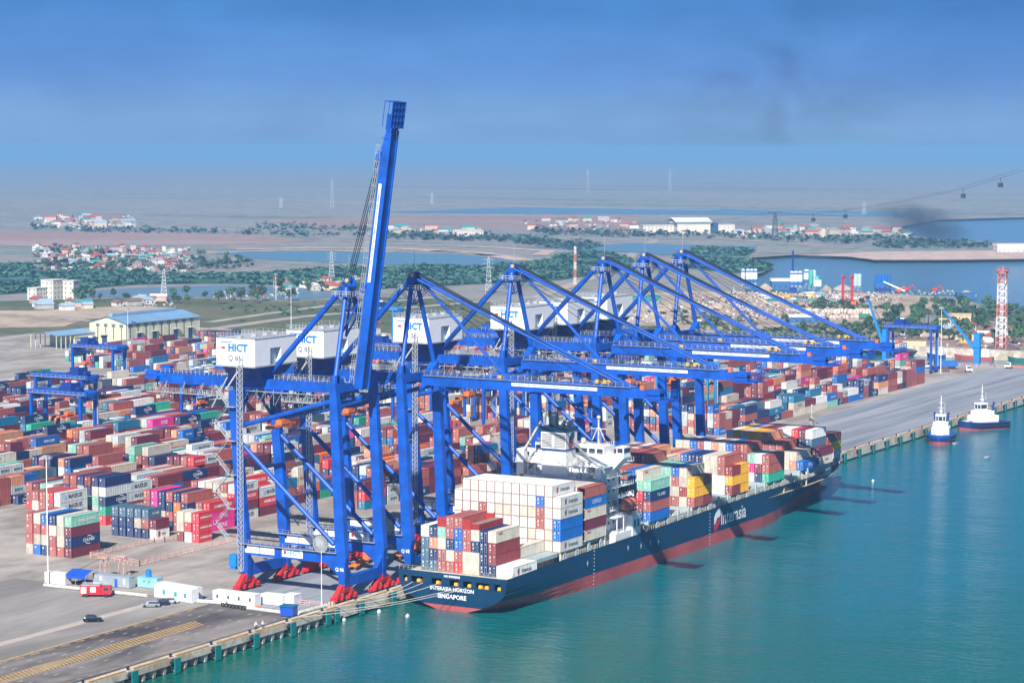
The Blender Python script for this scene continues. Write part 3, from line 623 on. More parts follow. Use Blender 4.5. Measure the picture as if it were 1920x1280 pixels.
# keep only what can be seen: drop boxes buried on every side
grid={}
def key(c): return (round(c['X']/3.05),round(c['Y']/1.4),round(c['Z']/2.9))
pos=[(c['X'],c['Y'],c['Z'],c['L']) for c in CONT]
from collections import defaultdict
cell=defaultdict(list)
for i,p in enumerate(pos): cell[(int(p[0]//14),int(p[1]//6))].append(i)
def near(x,y,z,me):
    for gx in (-1,0,1):
        for gy in (-1,0,1):
            for j in cell[(int(x//14)+gx,int(y//6)+gy)]:
                if j==me: continue
                X,Y,Z,L=pos[j]
                if X-.3<=x<=X+L+.3 and Y<=y<=Y+WC and Z-.2<=z<=Z+2.9: return True
    return False
keep=[]
for i,c in enumerate(CONT):
    X,Y,Z,L,H=c['X'],c['Y'],c['Z'],c['L'],c['H']; cx,cy,cz=X+L/2,Y+WC/2,Z+H/2
    top=not near(cx,cy,cz+H,i); s=not near(cx,cy-2.8,cz,i); n_=not near(cx,cy+2.8,cz,i); w_=not near(X-1.5,cy,cz,i); e_=not near(X+L+1.5,cy,cz,i)
    c['exp']=(top,s,n_,w_,e_)
    # share of the picture it shows, roughly
    d=(Vector((cx,cy,cz))-CAM); dist=d.length
    dn=d/dist
    px=(top*L*WC*abs(dn.z)+s*L*H*abs(dn.y)+w_*WC*H*abs(dn.x))/dist**2
    fx=d.dot(rt)/d.dot(fw)*F_PX; c['px']=px if abs(fx)<985 else 0; c['dist']=dist
    if top or s or n_ or w_ or e_: keep.append(c)
CONT=keep
pickd=sorted([c for c in CONT if c['px']>0],key=lambda c:-c['px']*(1.6 if c['where']=='ship' else 1.0))
solo=[c for c in pickd if c['where'] in('ship','near') and c['px']>0 and (c['exp'][0] or c['exp'][1] or c['exp'][3])]
extra=[c for c in pickd if c['where']=='yard' and (c['exp'][0] or c['exp'][1] or c['exp'][3])]
solo=sorted(solo,key=lambda c:-c['px'])[:299]
solo+=extra[:max(0,299-len(solo))]
ids={id(c) for c in solo}
def solo_label(c):
    if c['lab']: return c['lab']
    return f"{PAL[c['c']][0]} container in the yard, {ordn(c['t']+1)} tier, {round(c['X']-8)} metres along the front blocks"
def build_solo(c):
    k=('c',c['L'],c['H'],c['reefer'])
    o=cached(k,cbody(c['L'],c['H'],c['reefer']),'shipping_container',[CPAINT,WORNF] if c['reefer'] else CPAINT,loc=(c['X'],c['Y'],c['Z']+.01),color=PAL[c['c']][1])
    tag(o,solo_label(c),'container','containers on board the ship' if c['where']=='ship' else 'containers stacked in the yard')
    if c['exp'][3]:
        cached(('d',c['H'],c['reefer']),cdoor(c['H'],c['reefer']),'door',[CPAINT,ROD,MARK],o,color=PAL[c['c']][1])
    if c['brand'] and c['exp'][1]:
        kk=('b',c['brand'],c['L'],c['H'])
        if kk not in _mesh:
            b=MB(); brand_mb(b,c['brand'],c['L'],c['H']); _mesh[kk]=b.data('company_name',[BRANDS[c['brand']][2],STARM,TXTRED])
        q=bpy.data.objects.new('company_name',_mesh[kk]); link(q,o)
    return o
for c in solo: build_solo(c)
# all the rest, farther off: one mass
rest=[c for c in CONT if id(c) not in ids]
V=[];Fc=[];Cc=[];tx=MB(); TM=[TXTGREY,TXTWHITE,TXTBLUE,TXTRED,STARM]
bf=np.array([(4,5,6,7),(0,1,5,4),(1,2,6,5),(2,3,7,6),(3,0,4,7)])
def bx(x0,x1,y0,y1,z0,z1,col):
    b=len(V)
    V.extend([(x0,y0,z0),(x1,y0,z0),(x1,y1,z0),(x0,y1,z0),(x0,y0,z1),(x1,y0,z1),(x1,y1,z1),(x0,y1,z1)])
    for q in bf: Fc.append(tuple(int(i)+b for i in q)); Cc.append(col)
for c in rest:
    X,Y,Z,L,H=c['X'],c['Y'],c['Z']+.01,c['L'],c['H']; f=rnd.uniform(.8,1.15); col=tuple(min(.8,v*f) for v in PAL[c['c']][1])
    bx(X,X+L,Y,Y+WC,Z,Z+H,col)
    if c['exp'][1]:
        n=max(3,int(L/1.1))
        for i in range(n+1):
            xx=X+i*(L-.25)/n; bx(xx,xx+.25,Y-.05,Y+.01,Z+.1,Z+H-.1,col)
        bx(X,X+L,Y-.05,Y+.01,Z,Z+.13,col); bx(X,X+L,Y-.05,Y+.01,Z+H-.1,Z+H-.005,col)
    if c['exp'][3] and not c['reefer']:
        for yy in (.38,.9,1.54,2.06): bx(X-.05,X+.01,Y+yy,Y+yy+.06,Z+.15,Z+H-.15,(.45,.45,.45) if c['c'] not in 'CW' else (.35,.32,.3))
        bx(X-.045,X+.01,Y+1.62,Y+2.0,Z+H*.65,Z+H*.8,(.7,.7,.7))
        bx(X-.04,X+.01,Y,Y+.1,Z,Z+H,col); bx(X-.04,X+.01,Y+WC-.1,Y+WC,Z,Z+H,col)
    if c['brand'] and c['exp'][1] and c['dist']<1150:
        key_=c['brand']; b=MB(); brand_mb(b,key_,L,H,0,0,0); mt=BRANDS[key_][2]
        mi=[TM.index(mt) if q==0 else (4 if q==1 else 3) for q in b.m]
        base=len(tx.v); tx.v+=[(x+X,y+Y-.07,z+Z) for x,y,z in b.v]; tx.f+=[tuple(i+base for i in q) for q in b.f]; tx.m+=mi
me=bpy.data.meshes.new('distant_containers'); me.from_pydata(V,[],Fc); me.materials.append(SPAINT)
at=me.color_attributes.new('paint','FLOAT_COLOR','CORNER')
arr=np.repeat(np.array([(*c,1) for c in Cc],dtype=np.float32),4,axis=0); at.data.foreach_set('color',arr.ravel())
o=link(bpy.data.objects.new('distant_containers',me)); tag(o,'many coloured shipping containers stacked through the yard behind the cranes','containers',kind='stuff')
mb=tx.build('company_name',TM,o); mb['kind']='stuff'
print('containers',len(CONT),'solo',len(solo),'min',min(c['px'] for c in solo),'rest max',max(c['px'] for c in rest),'ship',sum(c['where']=='ship' for c in solo),'near',sum(c['where']=='near' for c in solo))
# ================================================================ SHIP-TO-SHORE CRANES
HX=8.9
def lerp3(a,b,t): return tuple(a[i]+(b[i]-a[i])*t for i in range(3))
def leg_fn(yb,yt,sea):
    def f(b):
        rings=[]
        prof=[(3.5,1.5,1.7),(8.6,1.7,2.4),(11.0,1.8,3.4 if sea else 2.6),(14.5,1.8,2.9),(40,1.7,2.5),(50.5,1.7,2.3),(55 if sea else 51.5,1.6,1.7)]
        for z,wx,wy in prof:
            y=yb+(yt-yb)*(z-3.5)/51.5
            rings.append([(-wx/2,y-wy/2,z),(wx/2,y-wy/2,z),(wx/2,y+wy/2,z),(-wx/2,y+wy/2,z)])
        b.loft(rings)
        for z in (18,25,32,39,46):
            y=yb+(yt-yb)*(z-3.5)/51.5
            b.box(-.95,.95,y-1.35,y+1.35,z,z+.12)
    return f
def sill_fn(b):
    b.box(-HX+.7,HX-.7,-.75,.75,3.6,6.2)
    for s in (-1,1): b.add([(s*(HX-.7),-.75,6.2),(s*(HX-3.2),-.75,6.2),(s*(HX-.7),-.75,9.2),(s*(HX-.7),.75,6.2),(s*(HX-3.2),.75,6.2),(s*(HX-.7),.75,9.2)],[(0,1,2),(5,4,3),(1,4,5,2)])
def portal_fn(b):
    b.box(-.8,.8,4.6,33.8,9.4,12.2)
    b.add([(-.8,4.6,9.4),(-.8,8.2,9.4),(-.8,4.6,6.6),(.8,4.6,9.4),(.8,8.2,9.4),(.8,4.6,6.6)],[(0,1,2),(5,4,3),(1,4,5,2)])
def bogie_fn(b):
    b.box(-1.0,1.0,-.8,.8,2.8,4.3); b.add([(-3.6,-.65,2.2),(3.6,-.65,2.2),(1.5,-.65,4.2),(-1.5,-.65,4.2),(-3.6,.65,2.2),(3.6,.65,2.2),(1.5,.65,4.2),(-1.5,.65,4.2)],[(0,1,2,3),(7,6,5,4),(3,2,6,7),(1,5,6,2),(0,3,7,4)])
    for x in (-2.9,2.9):
        b.add([(x-1.7,-.7,1.3),(x+1.7,-.7,1.3),(x+.5,-.7,2.6),(x-.5,-.7,2.6),(x-1.7,.7,1.3),(x+1.7,.7,1.3),(x+.5,.7,2.6),(x-.5,.7,2.6)],[(0,1,2,3),(7,6,5,4),(3,2,6,7),(1,5,6,2),(0,3,7,4)])
        for q in (-1.25,1.25):
            b.box(x+q-.85,x+q+.85,-.6,.6,.4,1.6); b.beam((x+q,-.7,1.2),(x,-.7,2.5),.25,.5); b.box(x+q-.3,x+q+.3,-1.15,-.5,1.3,1.8); b.box(x+q-.3,x+q+.5,.5,1.1,.6,1.5); b.box(x+q-.5,x+q+.2,-1.0,-.5,.7,1.4)
    for s in (-1,1): b.beam((s*4.9,0,1.0),(s*5.9,0,.6),.9,.5)
def wheel_fn(b):
    for x in (-4.55,-3.75,-2.05,-1.25,1.25,2.05,3.75,4.55): b.tube((x,-.28,.42),(x,.28,.42),.4,10)
def girder_fn(b):
    b.box(-1.9,1.9,5.6,68,51.9,54.2); b.box(-2.2,-1.9,5.6,68,51.6,52.1); b.box(1.9,2.2,5.6,68,51.6,52.1)
    b.box(-3.6,3.6,66.5,70.5,52.6,53.4); b.box(-1.2,1.2,68,72,53.4,54.4); b.box(-.8,.8,64,67,54.2,56.0)
    for y in (14,22,50,58): b.box(-2.0,2.0,y,y+.3,51.85,54.26)
def boom_fn(b):
    # local: hinge at origin, boom runs to -y
    prof=[(0,1.5,-1.2,1.1),(-2,1.5,-1.25,1.15),(-58,1.5,-1.25,1.15),(-62,1.45,-1.25,.85),(-70,1.1,-1.2,-.35)]
    rings=[[(-w,y,a),(w,y,a),(w,y,c),(-w,y,c)] for y,w,a,c in prof]; b.loft(rings)
    for s in (-1,1): b.box(s*1.62-.16,s*1.62+.16,-66,0,-1.65,-1.2)
    for y in range(-64,0,6): b.box(-1.55,1.55,y,y+.14,-1.3,1.2)
    b.box(-2.9,2.9,-73.2,-66.7,-1.78,-1.72); b.box(-1.2,1.2,-70,-66,-1.7,.6)
    for x in (-2.9,-1.45,0,1.45,2.9): b.box(x-.14,x+.14,-73.3,-66.6,-2.0,-1.78); b.box(x-.1,x+.1,-73.3,-73.1,-1.75,.6)
    for y in (-73.2,-71.6,-70,-68.4,-66.8): b.box(-3.0,3.0,y-.12,y+.12,-2.05,-1.8)
    for z in (-.9,.5): b.box(-2.9,2.9,-73.3,-73.1,z,z+.15); b.box(-2.95,-2.8,-73.2,-66.8,z,z+.12); b.box(2.8,2.95,-73.2,-66.8,z,z+.12)
    for y in (-58.5,-25): b.beam((-1.6,y-2,1.1),(-1.6,y+.4,2.0),.5,1.0); b.beam((1.6,y-2,1.1),(1.6,y+.4,2.0),.5,1.0)
def boomrail_fn(b):
    for s in (-1,1): b.rail([(s*1.95,-62,1.0),(s*1.95,-1,1.0)],1.2,.055,2.0)
    for s in (-1,1): b.box(s*1.75-.25,s*1.75+.25,-62,-1,.95,1.02)
def board_fn(b):
    b.box(-1.66,-1.57,-52.5,-27.5,-.42,.42,0)
    put_text(b,'TÂN CẢNG HẢI PHÒNG INTERNATIONAL CONTAINER TERMINAL',.72,(-1.68,-41.2,0),(0,-1,0),(0,0,1),1,bold=.02,sx=.86)
    put_text(b,'TC-HICT',.68,(-1.68,-29.6,0),(0,-1,0),(0,0,1),2,bold=.03)
def aframe_fn(b):
    for s in (-1,1):
        b.tube((s*(HX-.1),5.9,54),(s*1.3,7.2,78.5),.62,10)
        b.tube((s*(HX-.1),5.9,54),(s*(HX-.1),5.9,57),.85,8)
def cross_fn(b):
    b.box(-HX+.8,HX-.8,4.9,6.9,52.6,54.6)
    b.add([(-HX+.8,4.9,54.6),(-HX+4,4.9,54.6),(-HX+.8,4.9,57),(-HX+.8,6.9,54.6),(-HX+4,6.9,54.6),(-HX+.8,6.9,57)],[(0,1,2),(5,4,3),(1,4,5,2)])
    b.add([(HX-.8,4.9,54.6),(HX-4,4.9,54.6),(HX-.8,4.9,57),(HX-.8,6.9,54.6),(HX-4,6.9,54.6),(HX-.8,6.9,57)],[(2,1,0),(3,4,5),(2,5,4,1)])
def cross2_fn(b):
    b.box(-HX+.8,HX-.8,36.2,38.2,49.6,51.6)
    for s in (-1,1): b.tube((s*(HX-.5),37.2,43),(s*2.2,37.2,49.8),.45,8)
def apex_fn(b):
    b.box(-1.7,1.7,6.3,8.1,77.6,79.0); b.loft([[(-1.5,5.6,78.9),(-.9,5.6,78.9),(-.9,8.9,78.9),(-1.5,8.9,78.9)],[(-1.4,6.6,81.2),(-1.0,6.6,81.2),(-1.0,7.6,81.2),(-1.4,7.6,81.2)]]); b.loft([[(.9,5.6,78.9),(1.5,5.6,78.9),(1.5,8.9,78.9),(.9,8.9,78.9)],[(1.0,6.6,81.2),(1.4,6.6,81.2),(1.4,7.6,81.2),(1.0,7.6,81.2)]]); b.box(-1.0,1.0,6.7,7.3,80.2,80.8)
    b.box(-3.4,3.4,4.6,10.2,76.4,76.55)
    for x in (-3.3,-1.6,1.6,3.3):
        for y in (4.8,10): b.tube((x,y,76.4),(x*.25,7.2,72.5),.1,4)
def apexrail_fn(b):
    b.rail([(-3.4,4.6,76.5),(3.4,4.6,76.5),(3.4,10.2,76.5),(-3.4,10.2,76.5),(-3.4,4.6,76.5)],1.3,.075,1.1); b.tube((0,7.2,81),(0,7.2,87),.05,4)
def one_sheave(s):
    return lambda b: b.tube((s*1.5,6.8,80.5),(s*1.8,6.8,80.5),.5,12)
def sheave_fn(b):
    b.tube((-1.75,6.6,80.4),(-2.1,6.6,80.4),.6,12); b.tube((1.75,6.6,80.4),(2.1,6.6,80.4),.6,12)
def bstay_fn(b): b.tube((0,8.2,79.3),(0,32.2,55.2),.72,12)
def tdiag_hi(b): b.tube((0,36.4,42.2),(0,6.9,50.4),.62,10)
def tdiag_lo(b): b.tube((0,34.9,38.2),(0,6.2,14.2),.62,10)
def house_fn(b):
    x0,x1,y0,y1,z0,z1=-9.3,9.3,30.0,42.2,58.2,65.0
    P=[(x0,y0),(-2.6,y0),(-2.6,y0+1.6),(2.2,y0+1.6),(2.2,y0),(x1,y0),(x1,y1),(x0,y1)]
    b.prism(P,z0,62.4,0); b.box(x0,x1,y0,y1,62.4,z1,0); b.box(x0-.15,x1+.15,y0-.15,y1+.15,z0-.45,z0,1); b.box(x0-.1,x1+.1,y0-.1,y1+.1,z1,z1+.14,1)
    for x in (-8.4,-2,3,7.5): b.box(x,x+1.2,y0+5,y0+6.4,z1+.14,z1+.8,1)
def recess_fn(b):
    b.box(-2.55,2.15,31.35,31.58,58.4,62.3,0); b.box(-2.2,-.6,31.2,31.34,60.2,61.6,1)
def houserail_fn(b):
    x0,x1,y0,y1,z1=-9.3,9.3,30.0,42.2,65.14
    b.rail([(x0,y0,z1),(x1,y0,z1),(x1,y1,z1),(x0,y1,z1),(x0,y0,z1)],1.2,.05,1.6)
def houseunder_fn(b):
    b.loft([[(-7.5,30.5,57.7),(8.5,30.5,57.7),(8.5,41.8,57.7),(-7.5,41.8,57.7)],[(-4.2,31.5,54.2),(4.2,31.5,54.2),(4.2,41.5,54.2),(-4.2,41.5,54.2)]])
    for x in (-6,6):
        for y in (33,40): b.beam((x*.5,y,54.2),(x,y,57.8),.5,.5)
def htext_fn(num):
    def f(b):
        put_text(b,'HICT',2.7,(-9.33,35.4,62.6),(0,-1,0),(0,0,1),0,bold=.13)
        put_text(b,'Q '+num,2.0,(-9.33,36.4,59.9),(0,-1,0),(0,0,1),1,bold=.04)
        b.add([(-9.33,40.6,62.9),(-9.33,39.4,62.9),(-9.33,39.4,62.3),(-9.33,40.6,62.3)],[(0,1,2,3)],2)
        b.add([(-9.33,40.9,64.2),(-9.33,37.0,64.2),(-9.33,37.0,63.95),(-9.33,40.9,63.95)],[(0,1,2,3)],0)
    return f
def ladder_fn(b):
    for x,y in ((-1.15,-.55),(-1.15,.55),(-.15,-.55),(-.15,.55)): b.tube((x,y,5),(x,y,61),.09,4)
    z=5
    while z<61:
        b.tube((-1.15,-.55,z),(-1.15,.55,z+1.4),.05,3); b.tube((-1.15,-.55,z),(-.15,-.55,z+1.4),.05,3); b.tube((-1.15,-.55,z),(-1.15,.55,z),.05,3); b.tube((-1.15,-.55,z),(-.15,-.55,z),.05,3); z+=1.4
def lift_fn(b): b.box(-1.0,1.0,-1.1,1.1,6.2,9.2); b.box(-.8,.8,-.8,.8,5.4,6.2)
def stair_fn(b):
    z=12.3; s=1; yb=37.6
    while z<50:
        y0,y1=(yb,yb+4.2) if s>0 else (yb+4.2,yb)
        b.beam((-.6,y0,z),(-.6,y1,z+4.4),.55,.12); b.tube((-.85,y0,z+1),(-.85,y1,z+5.4),.05,3); b.tube((-.35,y0,z+1),(-.35,y1,z+5.4),.05,3)
        b.box(-1.3,.1,y1-.5,y1+.5,z+4.35,z+4.45); b.tube((-1.3,y1-.5,z+4.4),(-1.3,y1-.5,z+5.5),.05,3); b.tube((-1.3,y1+.5,z+4.4),(-1.3,y1+.5,z+5.5),.05,3)
        if s<0: b.box(-1.2,0,yb-2.2,yb+.4,z+4.35,z+4.47)
        z+=4.4; s=-s
def reel_fn(b):
    n=28
    b.tube((-.35,0,0),(.1,0,0),.85,14); b.tube((-.6,0,0),(.5,0,0),.35,8)
    for i in range(n):
        a=2*math.pi*i/n; b.beam((-.15,.6*math.cos(a),.6*math.sin(a)),(-.15,2.35*math.cos(a),2.35*math.sin(a)),.14,.2,side=(1,0,0)); 
    pts=[(-.15,2.1*math.cos(2*math.pi*i/24),2.1*math.sin(2*math.pi*i/24)) for i in range(25)]; b.path(pts,.09,4)
    b.tube((.1,0,0),(.14,0,0),2.1,24)
def reelrim_fn(b):
    b.path([(-.15,2.36*math.cos(2*math.pi*i/28),2.36*math.sin(2*math.pi*i/28)) for i in range(29)],.05,3)
    for i in range(28):
        a=2*math.pi*(i+.5)/28; b.beam((-.15,2.2*math.cos(a),2.2*math.sin(a)),(-.15,2.55*math.cos(a),2.55*math.sin(a)),.26,.2,side=(1,0,0))
def portrail_fn(b):
    b.box(-1.7,-.8,4.6,37,12.2,12.28); b.rail([(-1.65,4.6,12.28),(-1.65,37,12.28)],1.1,.04,1.8)
def psign_fn(b):
    b.box(-.9,-.82,15.2,21.6,9.9,12.1,0); put_text(b,'HICT',1.7,(-.93,18.0,11.0),(0,-1,0),(0,0,1),1,bold=.05)
    b.box(-.9,-.82,24.0,28.6,10.0,12.0,0); b.box(-.9,-.82,28.9,33.2,10.0,12.0,0); b.add([(-.93,21.0,11.5),(-.93,20.2,11.5),(-.93,20.2,10.6),(-.93,21.0,10.6)],[(0,1,2,3)],2)
def legnum_fn(num):
    def f(b): put_text(b,'Q '+num,1.25,(-.93,3.9,8.1),(0,-1,0),(0,0,1),0,bold=.03)
    return f
def festoon_fn(b):
    for k in range(7):
        y0=45+k*3.1
        pts=[(-2.6,y0+3.1*i/8,51.2-4.2*(1-((i-4)/4)**2)) for i in range(9)]; b.path(pts,.1,4)
    for k in range(14):
        y0=13+k*1.15
        pts=[(-2.6,y0+1.15*i/6,51.0-(2.8+1.2*((k*7)%3))*(1-((i-3)/3)**2)) for i in range(7)]; b.path(pts,.09,4)
def walk_fn(b):
    b.box(-4.6,-3.4,44,69,49.3,49.42); b.rail([(-4.6,44,49.4),(-4.6,69,49.4)],1.1,.045,1.5); b.rail([(-3.4,44,49.4),(-3.4,69,49.4)],1.1,.045,1.5)
    for y in (46,52,58,64): b.tube((-3.4,y,49.4),(-2.1,y,52),.07,4); b.tube((-4.6,y,49.4),(-2.1,y,52.2),.07,4)
    b.box(-5.2,-2.8,15.5,24.5,49.0,49.15); b.rail([(-5.2,15.5,49.1),(-5.2,24.5,49.1)],1.2,.06,1.1); b.rail([(-2.8,15.5,49.1),(-2.8,24.5,49.1)],1.2,.05,1.1)
    b.rail([(-2.2,7,54.2),(-2.2,29,54.2)],1.2,.065,1.4); b.rail([(-2.2,43,54.2),(-2.2,66,54.2)],1.2,.065,1.4); b.rail([(2.2,7,54.2),(2.2,66,54.2)],1.2,.06,1.6)
    b.beam((-9.5,39,52),(-7.5,36,57.5),.35,.35); b.beam((-9.8,43.4,47),(-9.2,38.8,55),.3,.3)
def clutter_fn(b):
    r=random.Random(3)
    for i in range(34):
        y=r.uniform(12,44); x=r.uniform(-5,5); z=r.uniform(49.2,51.4); b.box(x,x+r.uniform(.2,1.0),y,y+r.uniform(.2,1.4),z,z+r.uniform(.2,.9),i%2)
    for i in range(12): y=12+i*2.6; b.tube((-4.6,y,51.3),(-4.6,y+2.2,47.9),.06,4,0); b.tube((-4.6,y,47.9),(-4.6,y,51.9),.06,4,0)
    b.box(-4.9,-4.2,12,43,51.2,51.3,0); b.box(4.2,4.9,12,43,51.2,51.3,0); b.box(-4.6,4.6,12,12.5,51.3,51.8,0); b.box(-4.6,4.6,42.5,43,51.3,51.8,0)
def trolley_fn(b):
    b.box(-3.4,3.4,25,31.5,50.2,50.9,0); b.box(-2.6,2.6,26,31,50.9,51.6,0)
    for i in range(9): x=-2.8+.7*i; b.box(x,x+.45,25.6+(i%3)*1.7,26.6+(i%3)*1.7,49.0,50.2,1)
    b.rail([(-3.6,24.8,50.2),(3.6,24.8,50.2)],1.0,.05,1.2,1); b.rail([(-3.6,24.8,50.2),(-3.6,31.5,50.2)],1.0,.05,1.2,1)
def cab_fn(b):
    b.box(-1.5,1.5,20.6,23.8,46.6,49.4,0); b.box(-1.3,1.3,20.5,20.62,46.9,48.9,1); b.box(-1.56,-1.48,20.9,23.4,47.2,48.9,1)
def spreader_fn(b):
    b.box(-6.0,6.0,27.4,28.9,42.0,42.6); b.box(-1.6,1.6,27.2,29.1,42.6,43.7); 
    for s in (-1,1): b.box(s*5.6-.4,s*5.6+.4,27.1,29.3,41.7,42.5)
def hoist_fn(b):
    for x in (-1.4,1.4):
        for y in (27.4,28.9): b.tube((x,y,43.7),(x,y,50.3),.06,4)
def xform(fn,T):
    def f(b):
        q=MB(); fn(q); b.add([T(v) for v in q.v],q.f); b.m=q.m[:]
    return f
HINGE=(0,4.0,53.0)
def build_crane(cx,num,raised,label,trolley_dy=0):
    t=empty('container_gantry_crane',(cx,0,0),0,label,'crane','ship-to-shore gantry cranes along the berth')
    def P(key,fn,name,m,loc=None,parent=t,rz=None): return cached('sts_'+key,fn,name,m,parent,loc=loc,rz=rz)
    for s in (-1,1):
        a=P('legsea',leg_fn(3.3,5.9,True),'leg',CBLUE,(s*HX,0,0)); P('legland',leg_fn(33.3,37.4,False),'leg',CBLUE,(s*HX,0,0))
        if s<0: P('num'+num,legnum_fn(num),'crane_number',TXTWHITE,(0,0,0),a)
        pb=P('portal',portal_fn,'portal_beam',CBLUE,(s*HX,0,0)); P('portrail',portrail_fn,'walkway_railing',GALV,None,pb)
        sg=P('psign',psign_fn,'sign_board',[TXTWHITE,TXTCYAN,TXTRED],None,pb)
        P('dhi',tdiag_hi,'brace',CBLUE,(s*HX,0,0)); P('dlo',tdiag_lo,'brace',CBLUE,(s*HX,0,0))
        for y in (3.3,33.5):
            bo=P('bogie',bogie_fn,'bogie',RED,(s*HX,y,0)); wheels(bo,[(x,0,.42) for x in (-4.55,-3.75,-2.05,-1.25,1.25,2.05,3.75,4.55)],.4,.56,BLACK)
    P('sill',sill_fn,'sill_beam',CBLUE,(0,3.4,0)); P('sill',sill_fn,'sill_beam',CBLUE,(0,33.6,0))
    P('cross',cross_fn,'cross_beam',CBLUE); P('cross2',cross2_fn,'cross_beam',CBLUE)
    gi=P('girder',girder_fn,'girder',CBLUE); P('walk',walk_fn,'walkway',GALV,None,gi); P('festoon',festoon_fn,'festoon_cable',BLACK,None,gi); P('clut',clutter_fn,'drive_machinery',[GALV,BLACK],None,gi)['kind']='stuff'
    P('aframe',aframe_fn,'a_frame',CBLUE); ap=P('apex',apex_fn,'apex_head',CBLUE); P('apexrail',apexrail_fn,'platform_railing',GALV,None,ap); [P('sheave%d'%q,one_sheave(q),'sheave',YEL,None,ap) for q in (-1,1)]
    P('bstay',bstay_fn,'back_stay',CBLUE)
    h=P('house',house_fn,'machinery_house',[WHITE,GALV]); P('recess',recess_fn,'service_door',[RECESS,WHITE],None,h); P('hrail',houserail_fn,'roof_railing',GALV,None,h)
    P('htext'+num,htext_fn(num),'company_name',[TXTCYAN if False else TXTBLUE,TXTGREY,TXTRED],None,h); P('hunder',houseunder_fn,'house_support',CDARK)
    P('ladder',ladder_fn,'lift_mast',GALV,(-HX-1.0,34.0,0)); P('lift',lift_fn,'lift_cabin',mat('lift_blue',(0.01,0.2,0.6),.5),(-HX-1.4,36.2,0)); P('stair',stair_fn,'stairway',GALV,(-HX-1.0,0,0))
    r=P('reel',reel_fn,'cable_reel',GALV,(-HX-1.2,9.4,14.2)); P('reelrim',reelrim_fn,'reel_rim',BLACK,None,r)
    tr=P('trolley',trolley_fn,'trolley',[CDARK,GALV],(0,trolley_dy,0)); P('cab',cab_fn,'operator_cab',[WHITE,GLASS],None,tr); P('hoist',hoist_fn,'hoist_rope',ROPE,None,tr); P('spreader',spreader_fn,'spreader',ORANGE,None,tr)
    # boom, hinged over the sea legs
    bo=P('boom',boom_fn,'boom',CBLUE,HINGE); P('boomrail',boomrail_fn,'boom_railing',GALV,None,bo); P('board',board_fn,'name_board',[TXTWHITE,TXTBLUE,TXTCYAN],None,bo)
    if raised:
        ang=R(-82.0)
        bo.rotation_euler=(ang,0,0)
        c,s=math.cos(ang),math.sin(ang)
        def tip(y,z): return (0,HINGE[1]+c*y-s*z,HINGE[2]+s*y+c*z)
        e1=tip(-58.5,2.0); e2=tip(-25,2.0)
        def st(b):
            for x in (-1.3,-.5,.5,1.3): b.tube((x,7.2,80.2),(x,e1[1],e1[2]),.11,5)
            b.tube((-1.7,8.5,80),(-1.7,e2[1]+1,e2[2]),.1,4)
        MBs=MB(); st(MBs); MBs.build('hoist_rope',ROPE,t)
        def fold(b):
            for x in (-1.4,1.4):
                b.tube((x,7.4,79.0),(x,9.2,66),.32,8); b.tube((x,9.2,66),(x,e2[1]+.4,e2[2]-2),.3,8)
        f_=MB(); fold(f_); f_.build('fore_stay',CBLUE,t)
    else:
        def so(b):
            for x in (-1.35,1.35): b.tube((x,6.6,79.8),(x,HINGE[1]-58.5,HINGE[2]+1.9),.36,8)
            b.tube((0,5.0,78.9),(0,HINGE[1]-25,HINGE[2]+1.6),.42,8)
        P('stay',so,'fore_stay',CBLUE)
        def ro(b):
            for x in (-1.1,-.4,.4,1.1): b.tube((x,6.6,81.0),(x,HINGE[1]-56.5,HINGE[2]+2.2),.1,4)
            for x in (-.8,.8): b.tube((x,8.5,80.6),(x,31,56),.085,4)
            b.tube((-.3,6.6,78.5),(-.3,HINGE[1]-38,HINGE[2]+1.6),.09,4)
            for x in (-2,2): b.tube((x,7,78),(x,HINGE[1]-50,HINGE[2]+1.6),.07,4)
        P('rope',ro,'hoist_rope',ROPE)
        def ys(b): b.tube((-.2,0,0),(.2,0,0),.52,12)
        for x in (-1.3,1.3):
            for y in (-54.5,-52.3): P('ysheave',ys,'sheave',YEL,(x,HINGE[1]+y,HINGE[2]+2.0))
        P('ywinch',lambda b:b.box(-.7,.7,HINGE[1]-25,HINGE[1]-23.0,HINGE[2]+1.1,HINGE[2]+2.0),'stay_bracket',YEL)
        def tl(b):
            b.box(-.35,.35,HINGE[1]-65,HINGE[1]-64,HINGE[2]+.4,HINGE[2]+1.5)
        P('tiplamp',tl,'warning_lamp',ORANGE)
    return t
CX=[7.8,38.9,92.5,148.7,176.6,204.1]
CL=['blue gantry crane Q 06 with its boom raised upright, nearest at the stern','blue gantry crane Q 05 right behind the one with raised boom, boom lowered','blue gantry crane Q 04 with lowered boom passing over the ship deckhouse',
    'blue gantry crane Q 03 with lowered boom, fourth along the berth','blue gantry crane Q 02 with lowered boom, second from the far end','blue gantry crane Q 01 with lowered boom, at the far end of the row']
for i,cx in enumerate(CX): build_crane(cx,'%02d'%(6-i),i==0,CL[i],(0,0,-6,-30,-34,-4)[i])
